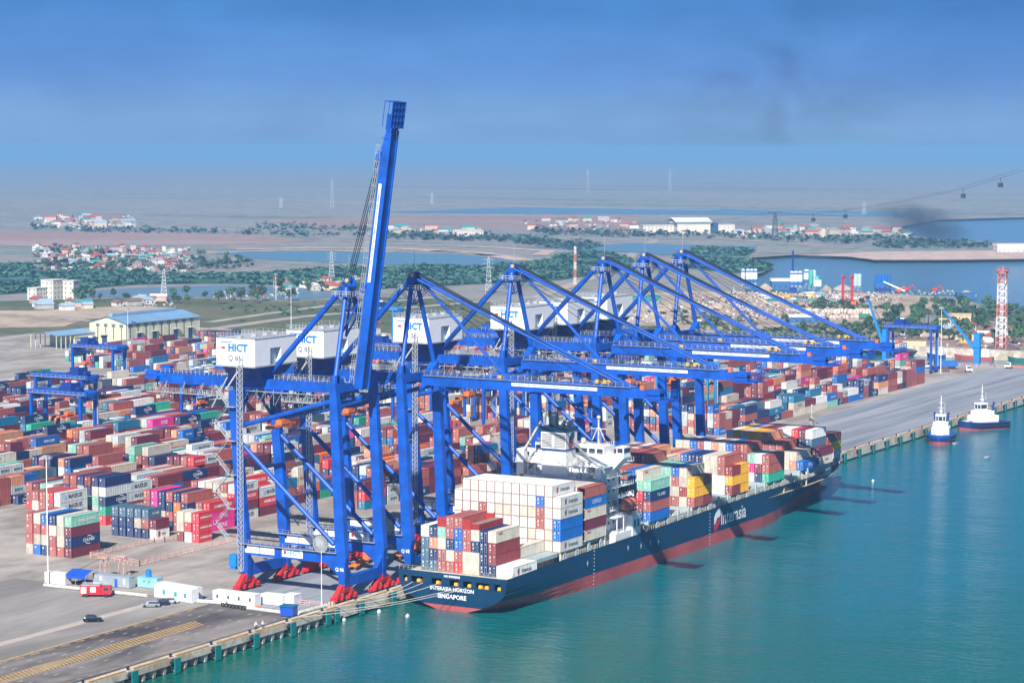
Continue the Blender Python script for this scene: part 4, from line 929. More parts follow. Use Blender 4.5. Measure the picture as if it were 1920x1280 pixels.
# ================================================================ SHIP
SYC=-17.7; XS,XB=17.0,283.0
def interp(x,pts):
    if x<=pts[0][0]: return pts[0][1]
    for (a,b),(c,d) in zip(pts[:-1],pts[1:]):
        if x<=c: t=(x-a)/(c-a); return b+(d-b)*t
    return pts[-1][1]
def sheer(x): return interp(x,[(17,6.0),(46,6.5),(110,7.1),(170,7.7),(200,7.6),(235,7.5),(262,7.6),(283,7.9)])
DK=[(17,16.1),(214,16.1),(228,15.5),(240,13.9),(251,11.2),(261,8.2),(270,5.0),(278,2.2),(283,0.35)]
WLB=[(17,4.5),(22,8.5),(28,11.2),(36,13.3),(46,14.8),(60,15.8),(75,16.1),(178,16.1),(190,14.9),(202,12.6),(215,9.6),(230,6.2),(245,3.1),(256,1.1),(262,0.15),(283,0.05)]
def hb(x,z):
    s=sheer(x); d=interp(x,DK); w_=interp(x,WLB)
    if x<75:                                  # stern: full near the deck, tucked under the counter
        t=max(0,min(1,(z+3.5)/8.0)); return w_+(d-w_)*(1-(1-t)**2.6)
    t=max(0,min(1,(z+3.5)/(s+3.5)))
    if x>262:
        zs=1.0+(x-262)/21.0*6.6               # raked stem
        if z<zs: return 0.05
        t=(z-zs)/(s-zs+.01); return max(.06,d*t**.8)
    return w_+(d-w_)*t**1.7
ZL_=[-6.5,-3.5,-2.2,-1.0,0.0,0.35,1.5,3.0,4.5,5.4,1]
xsn=[17,17.01]+[19,22,25,29,34,40,47,55,65,75,95,120,150,178,190,198,206,214,222,230,238,246,252,258,262,266,270,274,278,281,283]
def hull_fn(b):
    grid=[]
    for x in xsn[1:]:
        s=sheer(x); zs=[z for z in ZL_[:-1]]+[s]
        for side in (0,):
            lo=-9 if x<=262 else 1.0+(x-262)/21.0*6.6
            grid.append([(x,max(z,min(lo,s-.02)),.05 if z<lo else hb(x,max(z,-3.5))*(0.7 if z<-4 else 1)) for z in zs])
    for sgn in (-1,1):
        vs=[];fs=[[],[]]
        n=len(grid[0])
        for g in grid: vs+=[(x,SYC+sgn*h,z) for x,z,h in g]
        base=len(b.v)
        for i in range(len(grid)-1):
            for k in range(n-1):
                q=(i*n+k,(i+1)*n+k,(i+1)*n+k+1,i*n+k+1); q=q if sgn<0 else q[::-1]
                fs[1 if k<4 else 0].append(q)
        b.add(vs,fs[0],0); 
        b.f+= [tuple(j+base for j in q) for q in fs[1]]; b.m+=[1]*len(fs[1])
    # transom with mooring openings left clear between z 2.9 and 4.6
    g=grid[0]
    def tr(z0,z1,y0=None,y1=None,m=0):
        a=hb(17.01,z0);c=hb(17.01,z1)
        ya=SYC-a if y0 is None else y0; yb=SYC+a if y1 is None else y1; yc=SYC-c if y0 is None else y0; yd=SYC+c if y1 is None else y1
        b.add([(17,yb,z0),(17,ya,z0),(17,yc,z1),(17,yd,z1)],[(0,1,2,3)],m)
    for a,c in zip(ZL_[:-3],ZL_[1:-2]): 
        if c<=3.0: tr(a,c,m=1 if c<=-1.9 else 0)
    tr(4.5,6.0)
    op=[(-32,-30.2),(-28.6,-24.8),(-23.4,-21.0),(-19.6,-17.0),(-14.6,-11.6),(-9,-5.4),(-4.2,-3.0)]
    ys=[SYC-16.0]+[v for o in op for v in o]+[SYC+16.0]
    for i in range(0,len(ys),2): b.box(17,17.12,ys[i],ys[i+1],2.95,4.55,0)
def deck_fn(b):
    ring=[(x,SYC-interp(x,DK)+.15) for x in xsn[1:]]+[(x,SYC+interp(x,DK)-.15) for x in reversed(xsn[1:])]
    b.prism(ring,4.9,5.0,0)
def hatch_fn(b):
    for X0,z,n in ((33.3,8.4,1),(45.6,8.45,1),(59.2,9.35,1),(98.8,9.05,1),(113,8.6,1),(127.6,9.35,1),(141,9.35,1),(154.5,9.45,1),(168.3,9.0,1),(182.4,9.75,1),(196,9.0,1)):
        q=MB(); q.box(X0-.3,X0+12.5,SYC-15.2,SYC+15.2,z-1.0,z,0); q.box(X0,X0+12.2,SYC-13,SYC+13,5.0,z-1,1); q.build('hatch_cover',[FIN,STEELB],ship)
    b.box(215.5,243,SYC-12.6,SYC+12.6,5,9.35,0); b.box(244,250,SYC-9.5,SYC+9.5,5,8.2,1)
    for y in (-28.4,-25.8,-20,-15,-10): 
        for x in (244,249.3,255.3): b.box(x-.2,x+.2,y-.2,y+.2,7.2,12.15,1)
    b.box(243.4,255.8,-28.6,-10,11.75,12.15,1); b.box(246,255,-25.5,-10.5,7,11.7,2)
    b.box(20.0,33.0,SYC-16,SYC+14,5.0,5.55,1)
def fins_fn(b):
    x=47.0
    while x<214:
        if not(70<x<97):
            y=SYC-16.0; s=sheer(x)
            b=MB(); b.add([(x,y,s-.1),(x+2.2,y,s-.1),(x+1.5,y+.3,s+3.0),(x+1.05,y+.3,s+3.0),(x,y+.35,s-.1),(x+2.2,y+.35,s-.1),(x+1.5,y+.6,s+3.0),(x+1.05,y+.6,s+3.0)],[(0,1,2,3),(7,6,5,4),(3,2,6,7),(1,5,6,2),(0,3,7,4)],0)
            b.tube((x+2,y+.35,s),(x+6.3,y+.35,s),.05,3,1)
            for k in range(5): b.tube((x+2.7+k*.85,y+.35,s-.1),(x+2.7+k*.85,y+.35,s+1.0),.09,4,1)
            b.tube((x+2.0,y+.35,s+.9),(x+6.3,y+.35,s+.9),.06,3,1); b.build('bulwark_stay',[FIN,STEELB],ship)
        x+=6.95
    for X in xsn: pass
def stanch_fn(b):
    for (a,c) in ((46,71),(97,214)):
        pts=[(x,SYC-15.95,sheer(x)) for x in np.arange(a,c,6.0)]; q=MB(); q.rail(pts,1.15,.05,1.2); q.build('railing',STEELB,ship)
    b.rail([(17.1,SYC-15.9,6.0),(17.1,SYC+15.9,6.0)],1.1,.045,1.3); b.rail([(17.1,SYC-16,6.0),(21,SYC-16,6.0)],1.1,.045,1.3)
def pass_fn(b):
    for x in np.arange(47.5,213,1.9):
        if 73<x<96: continue
        y=SYC-14.6; s=sheer(x); b.box(x,x+.22,y-.15,y+.15,5,9.0,0); 
        if int(x*7)%3==0: b.box(x,x+.9,y-.3,y+.2,5.2,7.4,1)
    for x in (46.3,71.5,98,112,126.6,140,153.7,167.6,181.4,195.5,214):
        q=MB(); q.box(x-.55,x-.05,SYC-15.8,SYC+15.8,8.2,8.5,0); q.box(x-.55,x-.05,SYC-15.9,SYC-15.5,5,9.6,0); q.build('lashing_frame',STEELB,ship)
HNAVY=mat('hull_navy',(0.002,0.034,0.09),0.45,0,0.3,0.05); HRED=mat('boot_red',(0.40,0.075,0.075),0.6,0,0.25,0.08)
DECKM=mat('deck_buff',(0.42,0.33,0.24),0.75,0,0.3,0.4); STEELB=mat('deck_beige',(0.5,0.46,0.38),0.7,0,0.3,0.8); FIN=mat('fin_grey',(0.33,0.40,0.43),0.6,0,0.15,0.6)
DHW=mat('deckhouse_white',(0.76,0.77,0.77),0.5,0,0.08,0.25)
ship=empty('container_ship',(0,0,0),0,'long navy container ship moored at the berth, red boot stripe and white deckhouse','ship')
hull=MB(); hull_fn(hull); hull=hull.build('hull',[HNAVY,HRED],ship)
fins_fn(MB())
for k,f,nm,mm in (('dk',deck_fn,'deck',DECKM),('ht',hatch_fn,'container_support',[FIN,STEELB,CDARK]),('st',stanch_fn,'railing',STEELB),('ps',pass_fn,'deck_post',[STEELB,FIN])):
    b=MB(); f(b); o=b.build(nm,mm,ship)
    if nm=='deck_post': o['kind']='stuff'
# inside of the aft mooring deck, dark behind the openings
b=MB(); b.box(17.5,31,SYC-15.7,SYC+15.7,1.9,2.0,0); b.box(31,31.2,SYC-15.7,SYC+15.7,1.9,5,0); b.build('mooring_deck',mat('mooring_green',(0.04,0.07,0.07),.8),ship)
b=MB()
for y in (-31.2,-27.5,-25.6,-22.4,-18.4,-13,-7.2,-3.6): b.tube((18.4,y-.4,3.0),(18.4,y+.5,3.0),.75,10,0); b.box(17.6,19.3,y-.9,y-.5,2,3.6,1)
b.build('mooring_winch',[YEL,ORANGE],ship)
# bulb
b=MB(); b.ball((263,SYC,-4.6),8.6,1.9,2.2,14,8); b.build('bulbous_bow',HRED,hull,smooth=True)
b=MB(); b.box(19.5,22.3,SYC-.25,SYC+.25,-6,-2.9); b.build('rudder',HRED,ship)
# forefoot web above the bulb
# lettering on the hull
b=MB()
def side_pt(x,z): return (x,SYC-hb(x,z)-.04,z)
put_text(b,'Interasia',5.9,(155.3,SYC-16.16,3.5),(1,0,0),(0,0,1),0,bold=.09,sx=.92)
u=143.4
def lg(pts,m): b.add([(u+x,SYC-16.17,z) for x,z in pts],[tuple(range(len(pts)))],m)
lg([(-2.2,2.6),(-2.2,4.6),(-1.2,5.8),(1.4,7.0),(2.2,6.9),(2.4,6.2),(2.4,4.9),(1.9,4.3),(.2,4.2),(-1.7,2.4)],0)
lg([(-2.2,1.4),(-1.9,.6),(-1.2,.2),(-.6,.6),(2.4,2.9),(2.4,4.2),(1.2,4.0),(-2.0,2.2)],1)
b.build('company_name',[TXTWHITE,TXTRED],ship)
b=MB()
put_text(b,'INTERASIA HORIZON',1.35,(16.95,SYC,1.95),(0,-1,0),(0,0,1),0,bold=.03); put_text(b,'SINGAPORE',1.6,(16.95,SYC,.05),(0,-1,0),(0,0,1),0,bold=.04)
put_text(b,'NO SMOKING',.75,(16.95,SYC,5.25),(0,-1,0),(0,0,1),0,bold=.03)
b.build('ship_name',[TXTWHITE],ship)
b=MB()
for x,z in ((92,3.2),(98,3.4),(103,2.6),(205,3.4),(206,5.0),(60,3.3),(84,3.9)):
    yy=SYC-hb(x,z)-.05
    b.add([(x,yy,z),(x+.9,yy,z),(x+.9,yy,z+.4),(x,yy,z+.4)],[(0,1,2,3)]); b.add([(x+.3,yy,z-.6),(x+.55,yy,z-.6),(x+.55,yy,z+.9),(x+.3,yy,z+.9)],[(0,1,2,3)])
for z in range(-3,7): 
    for x in (64,138.0): yy=SYC-hb(x,z)-.05; b.add([(x,yy,z),(x+.5,yy,z),(x+.5,yy,z+.3),(x,yy,z+.3)],[(0,1,2,3)])
b.build('draught_mark',[TXTWHITE],ship)
b=MB(); r_=random.Random(4)
for i in range(34):
    x=r_.uniform(22,225); z=r_.uniform(3,6.2); l=r_.uniform(.8,3.2); y=SYC-hb(x,z)-.03; y2=SYC-hb(x,z-l)-.03; b.add([(x,y,z),(x+.16,y,z),(x+.1,y2,z-l),(x+.04,y2,z-l)],[(0,1,2,3)])
o=b.build('rust_streak',mat('rust_run',(.16,.07,.03),.8,0,.3,1),hull); o['kind']='stuff'
# ---- deckhouse
def dh(b):
    b.box(73,88,-29.0,-6.0,5,24.0,0)               # lower accommodation
    b.box(75.5,79.2,-26,-10.0,24.0,27.2,0)
    b.box(73.4,79,-20.2,-12.6,24.0,31.6,0)           # funnel casing
    b.box(79.2,86.2,-30,-5.4,24.0,29.4,0)           # upper block
    b.box(79.8,86,-28.5,-7,29.4,32.2,0)               # wheelhouse
    b.box(80,84.4,-34.6,-28.5,29.4,30.0,0); b.box(80,84.4,-6.9,-.8,29.4,30.0,0)
    b.add([(80.1,-34.5,29.4),(84.3,-34.5,29.4),(84.3,-29.9,24.8),(80.1,-29.9,24.8),(80.1,-29.9,29.4),(84.3,-29.9,29.4)],[(0,3,4),(1,5,2),(0,1,2,3)],0)
    b.box(80.1,84.1,-34.5,-32.3,30.0,32.4,0)       # wing cab
    b.box(73,75.2,-7.0,-4.8,12,31,0); b.box(73,75.5,-31.2,-29.3,5,27.2,0)
    b.box(88,93,-33.4,-25,5,12.5,0); b.box(78,88,-33.2,-29,5,8.6,0)
    for z in (14.8,17.8,20.9,24.0,27.2): b.box(74,92.5,-31.5,-29.0,z-.12,z,0); b.box(73,88,-6.0,-3.6,z-.12,z,0)
    for z in (27.2,): b.box(75,79.2,-29,-5.2,z-.1,z+.02,0)
b=MB(); dh(b); hs=b.build('deckhouse',DHW,ship)
L=[(79.66,79.77,-28.2+k*2.4,-26.4+k*2.4,30.3,31.6) for k in range(9)]+[(86.02,86.1,y,y+1.7,30.3,31.6) for y in np.arange(-27.5,-7.5,2.2)]
L+=[(80.3,83.9,-34.58,-34.52,30.9,32.1),(80.0,80.08,-34.2,-32.6,30.9,32.1),(72.9,72.98,-27.2,-26.7,21.4,22.5),(72.9,72.98,-25.0,-24.5,21.4,22.5)]
L+=[(x,x+.8,-29.08,-29.02,z+.4,z+1.3) for z in (10,13,16,19,22) for x in (75.5,78.5,81.5,84.5)]+[(x,x+.9,-33.46,-33.42,9,11.2) for x in (89,91)]
panes(hs,L,GLASS)
b=MB()
for pts in ([(74,-31.4,z) for z in (0,)],): pass
for z in (14.8,17.8,20.9,24.0,27.2):
    b.rail([(74,-31.4,z),(92.4,-31.4,z)],1.1,.045,1.4); b.rail([(73.1,-3.7,z),(88,-3.7,z)],1.1,.045,1.4)
b.rail([(73.1,-29,24.0),(73.1,-20.4,24.0)],1.1,.05,1.3); b.rail([(73.1,-12.5,24),(73.1,-6,24)],1.1,.05,1.3); b.rail([(79.4,-29.8,29.4),(79.4,-5.6,29.4)],1.1,.05,1.3)
b.rail([(79.9,-28.4,32.2),(79.9,-7.1,32.2),(85.9,-7.1,32.2)],1.1,.06,1.3); b.rail([(79.9,-28.4,32.2),(85.9,-28.4,32.2)],1.1,.06,1.3); b.rail([(80,-32.3,30),(80,-28.5,30)],1.1,.06,1.2)
b.rail([(74,-26,27.2),(74,-10,27.2)],1.0,.04,1.2)
b.build('railing',DHW,hs)
b=MB()
for k in range(5):
    z=12+k*3.0; b.beam((73.5+ (k%2)*3.2,-30.4,z),(76.7-(k%2)*3.2,-30.4,z+3),.7,.15); b.beam((73.4,-8+ (k%2)*-3,z),(73.4,-11+(k%2)*3,z+3),.15,.7)
b.beam((77,-21,29.3),(79,-27.5,24.3),.9,.2); b.beam((76.2,-20.8,33.5),(78.6,-27.5,26.8),.3,.3); b.beam((77.2,-20.6,33.8),(79,-25.4,28.0),.3,.3); b.beam((76,-20.7,31),(76,-26,27.3),.25,.25)
b.build('ladder',GALV,hs)
b=MB(); r_=random.Random(9)
for i in range(46):
    x=r_.uniform(73.3,79); y=r_.choice([r_.uniform(-28.5,-21),r_.uniform(-12,-6.5)]); z=24.02 if r_.random()<.6 else 27.25; h=r_.uniform(.4,1.8); w_=r_.uniform(.25,1.1); b.box(x,x+w_,y,y+w_*r_.uniform(.5,1.5),z,z+h,i%2)
for i in range(10): x=73.2+i*.6; b.tube((x,-21+(i%3),24),(x,-21+(i%3),27+i%3),.09,5,1)
for y in (-27,-25.6,-24.3,-10.5,-8.2): b.tube((73.4,y,24),(73.4,y,26.6),.16,6,0); b.ball((73.4,y,26.7),.4,.4,.3,8,5,0)
o=b.build('deck_fittings',[DHW,GALV],hs); o['kind']='stuff'
# funnel: louvre panels, slate band, dark blue cap and pipes
b=MB(); b.box(73.0,79.6,-20.3,-12.5,31.6,36.6,0); b.box(72.9,79.7,-20.4,-12.4,31.3,31.7,2); b.box(72.8,79.8,-20.5,-12.3,36.4,37.6,1)
for y0,y1 in ((-20.0,-16.8),(-15.9,-12.9)):
    b.box(72.86,72.95,y0,y1,32.2,35.8,3)
    for z in np.arange(32.4,35.8,.42): b.box(72.78,72.86,y0,y1,z,z+.12,0)
fn=b.build('funnel',[mat('funnel_grey',(0.6,0.63,0.63),.5,0,.08,.5),HNAVY,CDARK,mat('louvre',(0.25,0.24,0.23),.7)],ship)
b=MB(); b.tube((75.6,-15.2,37.4),(75.6,-15.2,40.6),1.3,14); b.ball((75.6,-15.2,40.6),1.3,1.3,1.0,14,6)
for x,y,h in ((74.5,-18.0,38.9),(76,-19,38.9),(77,-17.2,39.2),(78.6,-14,39.1),(78.8,-18.6,39.1),(77.4,-13.4,38.6)): b.tube((x,y,37.3),(x+.3,y-.5,h),.42,8)
b.build('exhaust_pipe',mat('soot_navy',(0.006,0.022,0.045),.5),fn)
b=MB(); u=76.4
def lf(pts,m): b.add([(u+x,-20.36,z-.8) for x,z in pts],[tuple(range(len(pts)))],m)
lf([(-1.6,34.0),(-1.6,35.4),(-.6,36.6),(1.2,37.0),(1.6,36.4),(1.4,35.4),(-1.0,33.8)],0); lf([(-1.6,33.6),(-1.4,32.7),(-.6,32.3),(1.3,33.8),(1.5,35.0),(-1.2,33.7)],1)
b.build('company_logo',[HNAVY,TXTRED],fn)
# provision crane, radar mast, fore mast, lifeboat
b=MB(); b.tube((74,-6,24),(74,-6,30.6),.7,8); b.beam((74,-6.4,30.2),(73.2,-12.4,39.0),.45,.55); b.build('provision_crane',STEELB,ship)
b=MB(); b.tube((84,-24.7,32.2),(84,-24.7,39.5),.28,6); b.tube((84,-27.2,36.6),(84,-22.2,36.6),.14,5); b.tube((84,-26.6,33.5),(84,-24.7,37.5),.16,5); b.tube((84,-22.8,33.5),(84,-24.7,37.5),.16,5)
b.ball((84,-24.7,39.8),.6,.6,.6); b.ball((83,-20.5,33.2),.8,.8,.9); b.ball((82,-11.5,33.0),.6,.6,.7); b.tube((81,-27,32.2),(81,-27,36),.06,4); b.tube((81,-9,32.2),(81,-9,36.5),.06,4); b.tube((81,-16,32.2),(81,-16,35.5),.08,4)
b.build('radar_mast',STEELB,ship)
b=MB(); b.tube((256,SYC,6),(256,SYC,22.0),.85,10); b.box(255.2,256.8,SYC-2.4,SYC+2.4,20.2,20.5); b.tube((256,SYC,22),(256,SYC,26.6),.3,6); b.tube((256,SYC-1.3,24),(256,SYC+1.3,24),.12,4); b.build('fore_mast',STEELB,ship)
b=MB()
def lbring(x,wy,z0,z1): return [(x,-31.6+wy*math.cos(a),(z0+z1)/2+(z1-z0)/2*math.sin(a)) for a in [2*math.pi*i/10 for i in range(10)]]
b.loft([lbring(84.6,.2,15.5,16),lbring(85.4,1.1,14.2,16.8),lbring(87.5,1.5,13.7,17.2),lbring(90.5,1.5,13.7,17.2),lbring(92.4,1.0,14.3,16.7),lbring(93.2,.2,15.4,15.9)],0)
b.box(84.9,92.9,-33.05,-32.95,15.0,15.35,1)
lb=b.build('lifeboat',[mat('lifeboat_orange',(0.72,0.17,0.1),.5,0,.1,1),mat('lifeboat_trim',(0.45,0.09,.06),.5)],ship,smooth=False)
b=MB()
for x in (85.2,91.8): b.beam((x,-30.0,10),(x,-30.2,18.6),.35,.35); b.beam((x,-30.2,18.6),(x,-31.8,17.4),.3,.3); b.beam((x,-30.0,12.6),(x,-33,13.2),.3,.3)
for x in (79,83): b.box(x,x+.25,-33.2,-32.95,8.6,13); b.box(x,x+.25,-29.3,-29.05,8.6,13)
b.box(78,84,-33.2,-29,12.9,13.05); b.rail([(78,-33.1,13.05),(84,-33.1,13.05)],1.1,.05,1.0); b.rail([(78,-33.1,8.6),(88,-33.1,8.6)],1.1,.05,1.0); b.rail([(88,-33.3,12.5),(93,-33.3,12.5)],1.1,.05,1.0)
b.build('lifeboat_davit',DHW,lb)
b=MB()
for y0,z0,x1,y1 in ((-6,2.9,2,0.9),(-9,2.9,-2,0.9),(-13,2.9,-12,1.0),(-20,2.7,-20,1.0),(-22,2.7,-27,1.0)):
    pts=[(17+(x1-17)*i/8,y0+(y1-y0)*i/8,z0+(.6-z0)*i/8-1.0*(1-((i-4)/4)**2)) for i in range(9)]; b.path(pts,.075,4)
ro=b.build('mooring_rope',mat('rope_white',(0.55,0.52,0.46),.8)); tag(ro,'pale mooring ropes running from the ship stern to the quay bollards','rope')
# flat racks and folded racks on the stern stack
def rack(b):
    b.box(0,12.19,0,WC,0,.55,0)
    for x in (0,11.95): b.box(x,x+.24,.1,WC-.1,.55,2.5,0); b.box(x-.02,x+.26,0,.2,.5,2.9,0); b.box(x-.02,x+.26,WC-.2,WC,.5,2.9,0)
RCK=mat('rack_red',(0.36,0.03,0.03),.6,0,.15,1); FLR=mat('rack_timber',(0.28,0.2,0.17),.8,0,.2,2)
for (x,y,z,l) in ((20.5,R0+RP*5,5.6+2.896*4,'open red flat rack on the stern stack, right of the top brick red pair'),(20.5,R0+RP*8,5.6+2.896*4,'open red flat rack at the port end of the stern stack top'),(33.3,R0+RP*5,8.5,'low red flat rack with empty end wall, between stern stack and white block')):
    o=cached('rack',rack,'flat_rack',RCK,loc=(x,y,z+.02)); tag(o,l,'flat rack','flat racks on the ship')
def frack(b):
    for k in range(3): b.box(0,12.19,0,WC,k*.55,k*.55+.42,0); b.box(.2,12.0,.15,WC-.15,k*.55+.42,k*.55+.47,1)
o=MB(); frack(o); o=o.build('folded_flat_rack',[RCK,FLR],None,loc=(20.5,R0+RP*4,5.62+2.896*4)); tag(o,'folded flat racks with brown timber floors lying on the cream stern row','flat rack')
# ================================================================ YARD CRANES
LBLUE=mat('sky_blue_steel',(0.015,0.2,0.52),0.45,0,0.12,0.4)
def rtg_legs(b): b.box(-4.6,-3.6,-.5,.5,1.2,22.5); b.box(3.6,4.6,-.5,.5,1.2,22.5); b.box(-5,5,-.55,.55,1.0,2.1); b.box(-4.4,4.4,-.45,.45,20.6,22.2)
def rtg_gird(b):
    for x in (-3.2,3.2): b.box(x-.55,x+.55,-14.2,14.2,22.3,24.2)
    for y in (-14,14): b.box(-3.6,3.6,y-.4,y+.4,22.6,23.8)
def rtg_walk(b):
    for x in (-4.2,4.2): b.box(x-.45,x+.45,-13.5,13.5,22.9,23.0); b.rail([(x,-13.5,23),(x,13.5,23)],1.1,.06,2.4)
    for i in range(5): z=3+i*3.9; y=(-12,-9)[i%2]; b.beam((4.9,-12.4,z),(4.9,-12.4,z+3.9),.5,.4)
def rtg_wheel(b):
    for x in (-4.6,-3.2,3.2,4.6): b.tube((x,-.35,.8),(x,.35,.8),.8,10)
def rtg_trol(b): b.box(-3.8,3.8,-3,3,24.3,25.3,0); b.box(-2.8,2.8,-2.2,2.2,25.3,27,0); b.box(-1,1,-4.6,-3.0,24.3,25.6,0); b.tube((2,-1,27),(2,1,27),.6,8,1)
def rtg_cab(b): b.box(-1.2,1.2,-2.4,-.2,18.9,21.6,0); b.box(-1.25,-1.18,-2.2,-.4,19.3,21.0,1)
def rtg_spread(b): b.box(-6,6,1.0,2.2,14.4,15); b.box(-1.4,1.4,.7,2.5,15,16)
def rtg(x,y,lab,ty=0,light=False,span=11.8):
    M=LBLUE if light else CBLUE; sf='L' if light else ''
    t=empty('yard_gantry_crane',(x,y,0),0,lab,'yard crane','rubber-tyred gantry cranes in the yard')
    for s in (-1,1):
        l=cached('rl'+sf,rtg_legs,'leg_frame',M,t,loc=(0,s*span,0)); wheels(l,[(x,0,.8) for x in (-4.6,-3.2,3.2,4.6)],.8,.7,BLACK)
    g=cached('rg'+sf,rtg_gird,'girder',M,t); cached('rwk',rtg_walk,'walkway',GALV,g)
    r=cached('rt',rtg_trol,'trolley',[CDARK,WHITE],t,loc=(0,ty,0)); cached('rc',rtg_cab,'operator_cab',[WHITE,GLASS],r); cached('rs',rtg_spread,'spreader',ORANGE,r)
for a in ((342,368,'blue yard gantry by the empty concrete at the upper left',6),(228,290,'blue yard gantry at the left edge with a white cab on its right leg',-7),(237,224,'blue yard gantry just left of the first ship crane',4),
          (262,166,'blue yard gantry seen between the second and third ship cranes',0),(286,140,'blue yard gantry with orange spreader above the deckhouse funnel',3),(345,160,'blue yard gantry behind the deckhouse radar mast',-3),
          (404,100,'light blue yard gantry near the yellow containers and apron edge',5,True),(420,262,'blue yard gantry deep in the yard behind the third ship crane',2),(560,330,'blue yard gantry near the back fence of the yard',0),
          (622,396,'light blue yard gantry seen between raised boom and second crane',0,True),(470,190,'blue yard gantry in the far yard half',4),(649,88,'blue yard gantry standing alone on the apron at the far end',6),(180,250,'blue yard gantry with orange spreader behind the first ship crane',-4)):
    rtg(*a)
# ================================================================ TUGS
TUGN=mat('tug_navy',(0.006,0.03,0.16),.5,0,.15,.5); TUGB=mat('tug_blue',(0.008,0.09,0.36),.5,0,.1,.5)
def tug(loc,rz,lab,bb):
    t=empty('tugboat',loc,rz,lab,'tugboat','tugboats moored at the far berth'); t.scale=(1,1.12,1.12)
    def hf(b,z0,z1,grow=0.0,m=0):
        st=[(-12,.82),(-11,.94),(-8,1),(0,1),(5,.97),(9,.78),(11.2,.45),(12.3,.12)]
        rings=[]
        for zz,f in ((z0,.9),(z1,1.0)):
            rings.append([(x*(.97 if zz==z0 else 1),-4.9*w_*f-grow,zz+(max(0,x-2)*.09 if zz==z1 else 0)) for x,w_ in st]+[(x*(.97 if zz==z0 else 1),4.9*w_*f+grow,zz+(max(0,x-2)*.09 if zz==z1 else 0)) for x,w_ in reversed(st)])
        b.loft(rings,m)
    b=MB(); hf(b,-.6,.2,-.1,1); hf(b,.2,1.5,0,0); h=b.build('hull',[TUGN,HRED],t)
    b=MB(); hf(b,1.5,2.5,-.05); b.build('bulwark',TUGB if bb else TUGN,t)
    b=MB()
    for i in range(15): x=-10+i*1.35; w_=4.95*(1 if x<5 else max(.5,1-(x-5)*.09)); b.tube((x,-w_-.05,1.5),(x,-w_-.4,1.5),.5,8)
    for i in range(15): x=-10+i*1.35; w_=4.95*(1 if x<5 else max(.5,1-(x-5)*.09)); b.tube((x,w_+.05,1.5),(x,w_+.4,1.5),.5,8)
    b.build('tyre_fender',BLACK,h)
    b=MB(); b.prism([(-6,-3.2),(4.6,-3.2),(6.6,-1.6),(6.6,1.6),(4.6,3.2),(-6,3.2)],2.3,5.2); b.prism([(-4,-2.7),(3.6,-2.7),(5,-1.2),(5,1.2),(3.6,2.7),(-4,2.7)],5.2,7.0)
    b.prism([(-1.2,-1.9),(2.6,-1.9),(3.6,-.9),(3.6,.9),(2.6,1.9),(-1.2,1.9)],9.3,9.9); b.prism([(-1,-1.7),(2.4,-1.7),(3.3,-.8),(3.3,.8),(2.4,1.7),(-1,1.7)],7.0,7.7)
    for x,y in ((-1,-1.7),(2.4,-1.7),(3.3,-.8),(3.3,.8),(2.4,1.7),(-1,1.7)): b.tube((x,y,7.7),(x,y,9.3),.12,4)
    b.box(8,9.6,-1.2,1.2,2.3,3.4)
    w=b.build('wheelhouse',DHW,t)
    b=MB(); b.prism([(-.9,-1.62),(2.36,-1.62),(3.22,-.78),(3.22,.78),(2.36,1.62),(-.9,1.62)],7.7,9.3); b.build('window',GLASS,w)
    b=MB(); b.tube((.2,0,9.9),(.2,0,16.5),.16,5); b.tube((.2,-1.1,12.2),(.2,1.1,12.2),.08,4); b.tube((.2,-.8,14),(.2,.8,14),.08,4); b.tube((-1,0,9.9),(.2,0,13),.1,4); b.box(-.3,.7,-.5,.5,10.8,11.3); b.tube((-.6,1.3,9.9),(-.6,1.3,14),.05,4); b.build('mast',DHW,t)
    b=MB()
    for y in (-2.2,2.2): b.tube((-3.4,y,7.0),(-4.0,y*1.12,10.2),.42,8)
    b.build('funnel',CDARK,t)
tug((410.5,-10.6,ZW-.05),R(196),'bright blue tugboat with white wheelhouse, bow towards the camera','y'); tug((460.5,-11.4,ZW-.05),R(148),'dark navy tugboat moored beyond the bright blue one',False)
# ================================================================ HARBOUR CRANES
def harb(loc,tip,lab):
    t=empty('pedestal_crane',(*loc,0),0,lab,'harbour crane','light blue pedestal cranes by the inlet')
    b=MB(); b.box(-1.6,1.6,-1.6,1.6,0,17.2); b.box(-1.9,1.9,-1.9,1.9,9.6,10.1); b.build('pedestal',LBLUE,t)
    b=MB(); f=(0,1.2,8.6); b.beam(f,tip,2.0,1.6,0,1.0,.8); b.build('boom',LBLUE,t)
    b=MB(); b.tube((0,0,17.2),tip,.12,4); b.tube((0,.8,17.2),(tip[0],tip[1]-.3,tip[2]),.12,4); b.build('luffing_rope',ROPE,t)
    b=MB(); b.box(-.9,.9,tip[1]-1.0,tip[1]+.8,tip[2]-.4,tip[2]+.8); b.build('boom_head',BLACK,t)
harb((700,70),(0,19.5,29.5),'light blue pedestal crane by the inlet barrier, right of the lone gantry'); harb((700,121),(0,11,34),'light blue pedestal crane rising behind the farthest boom tip')
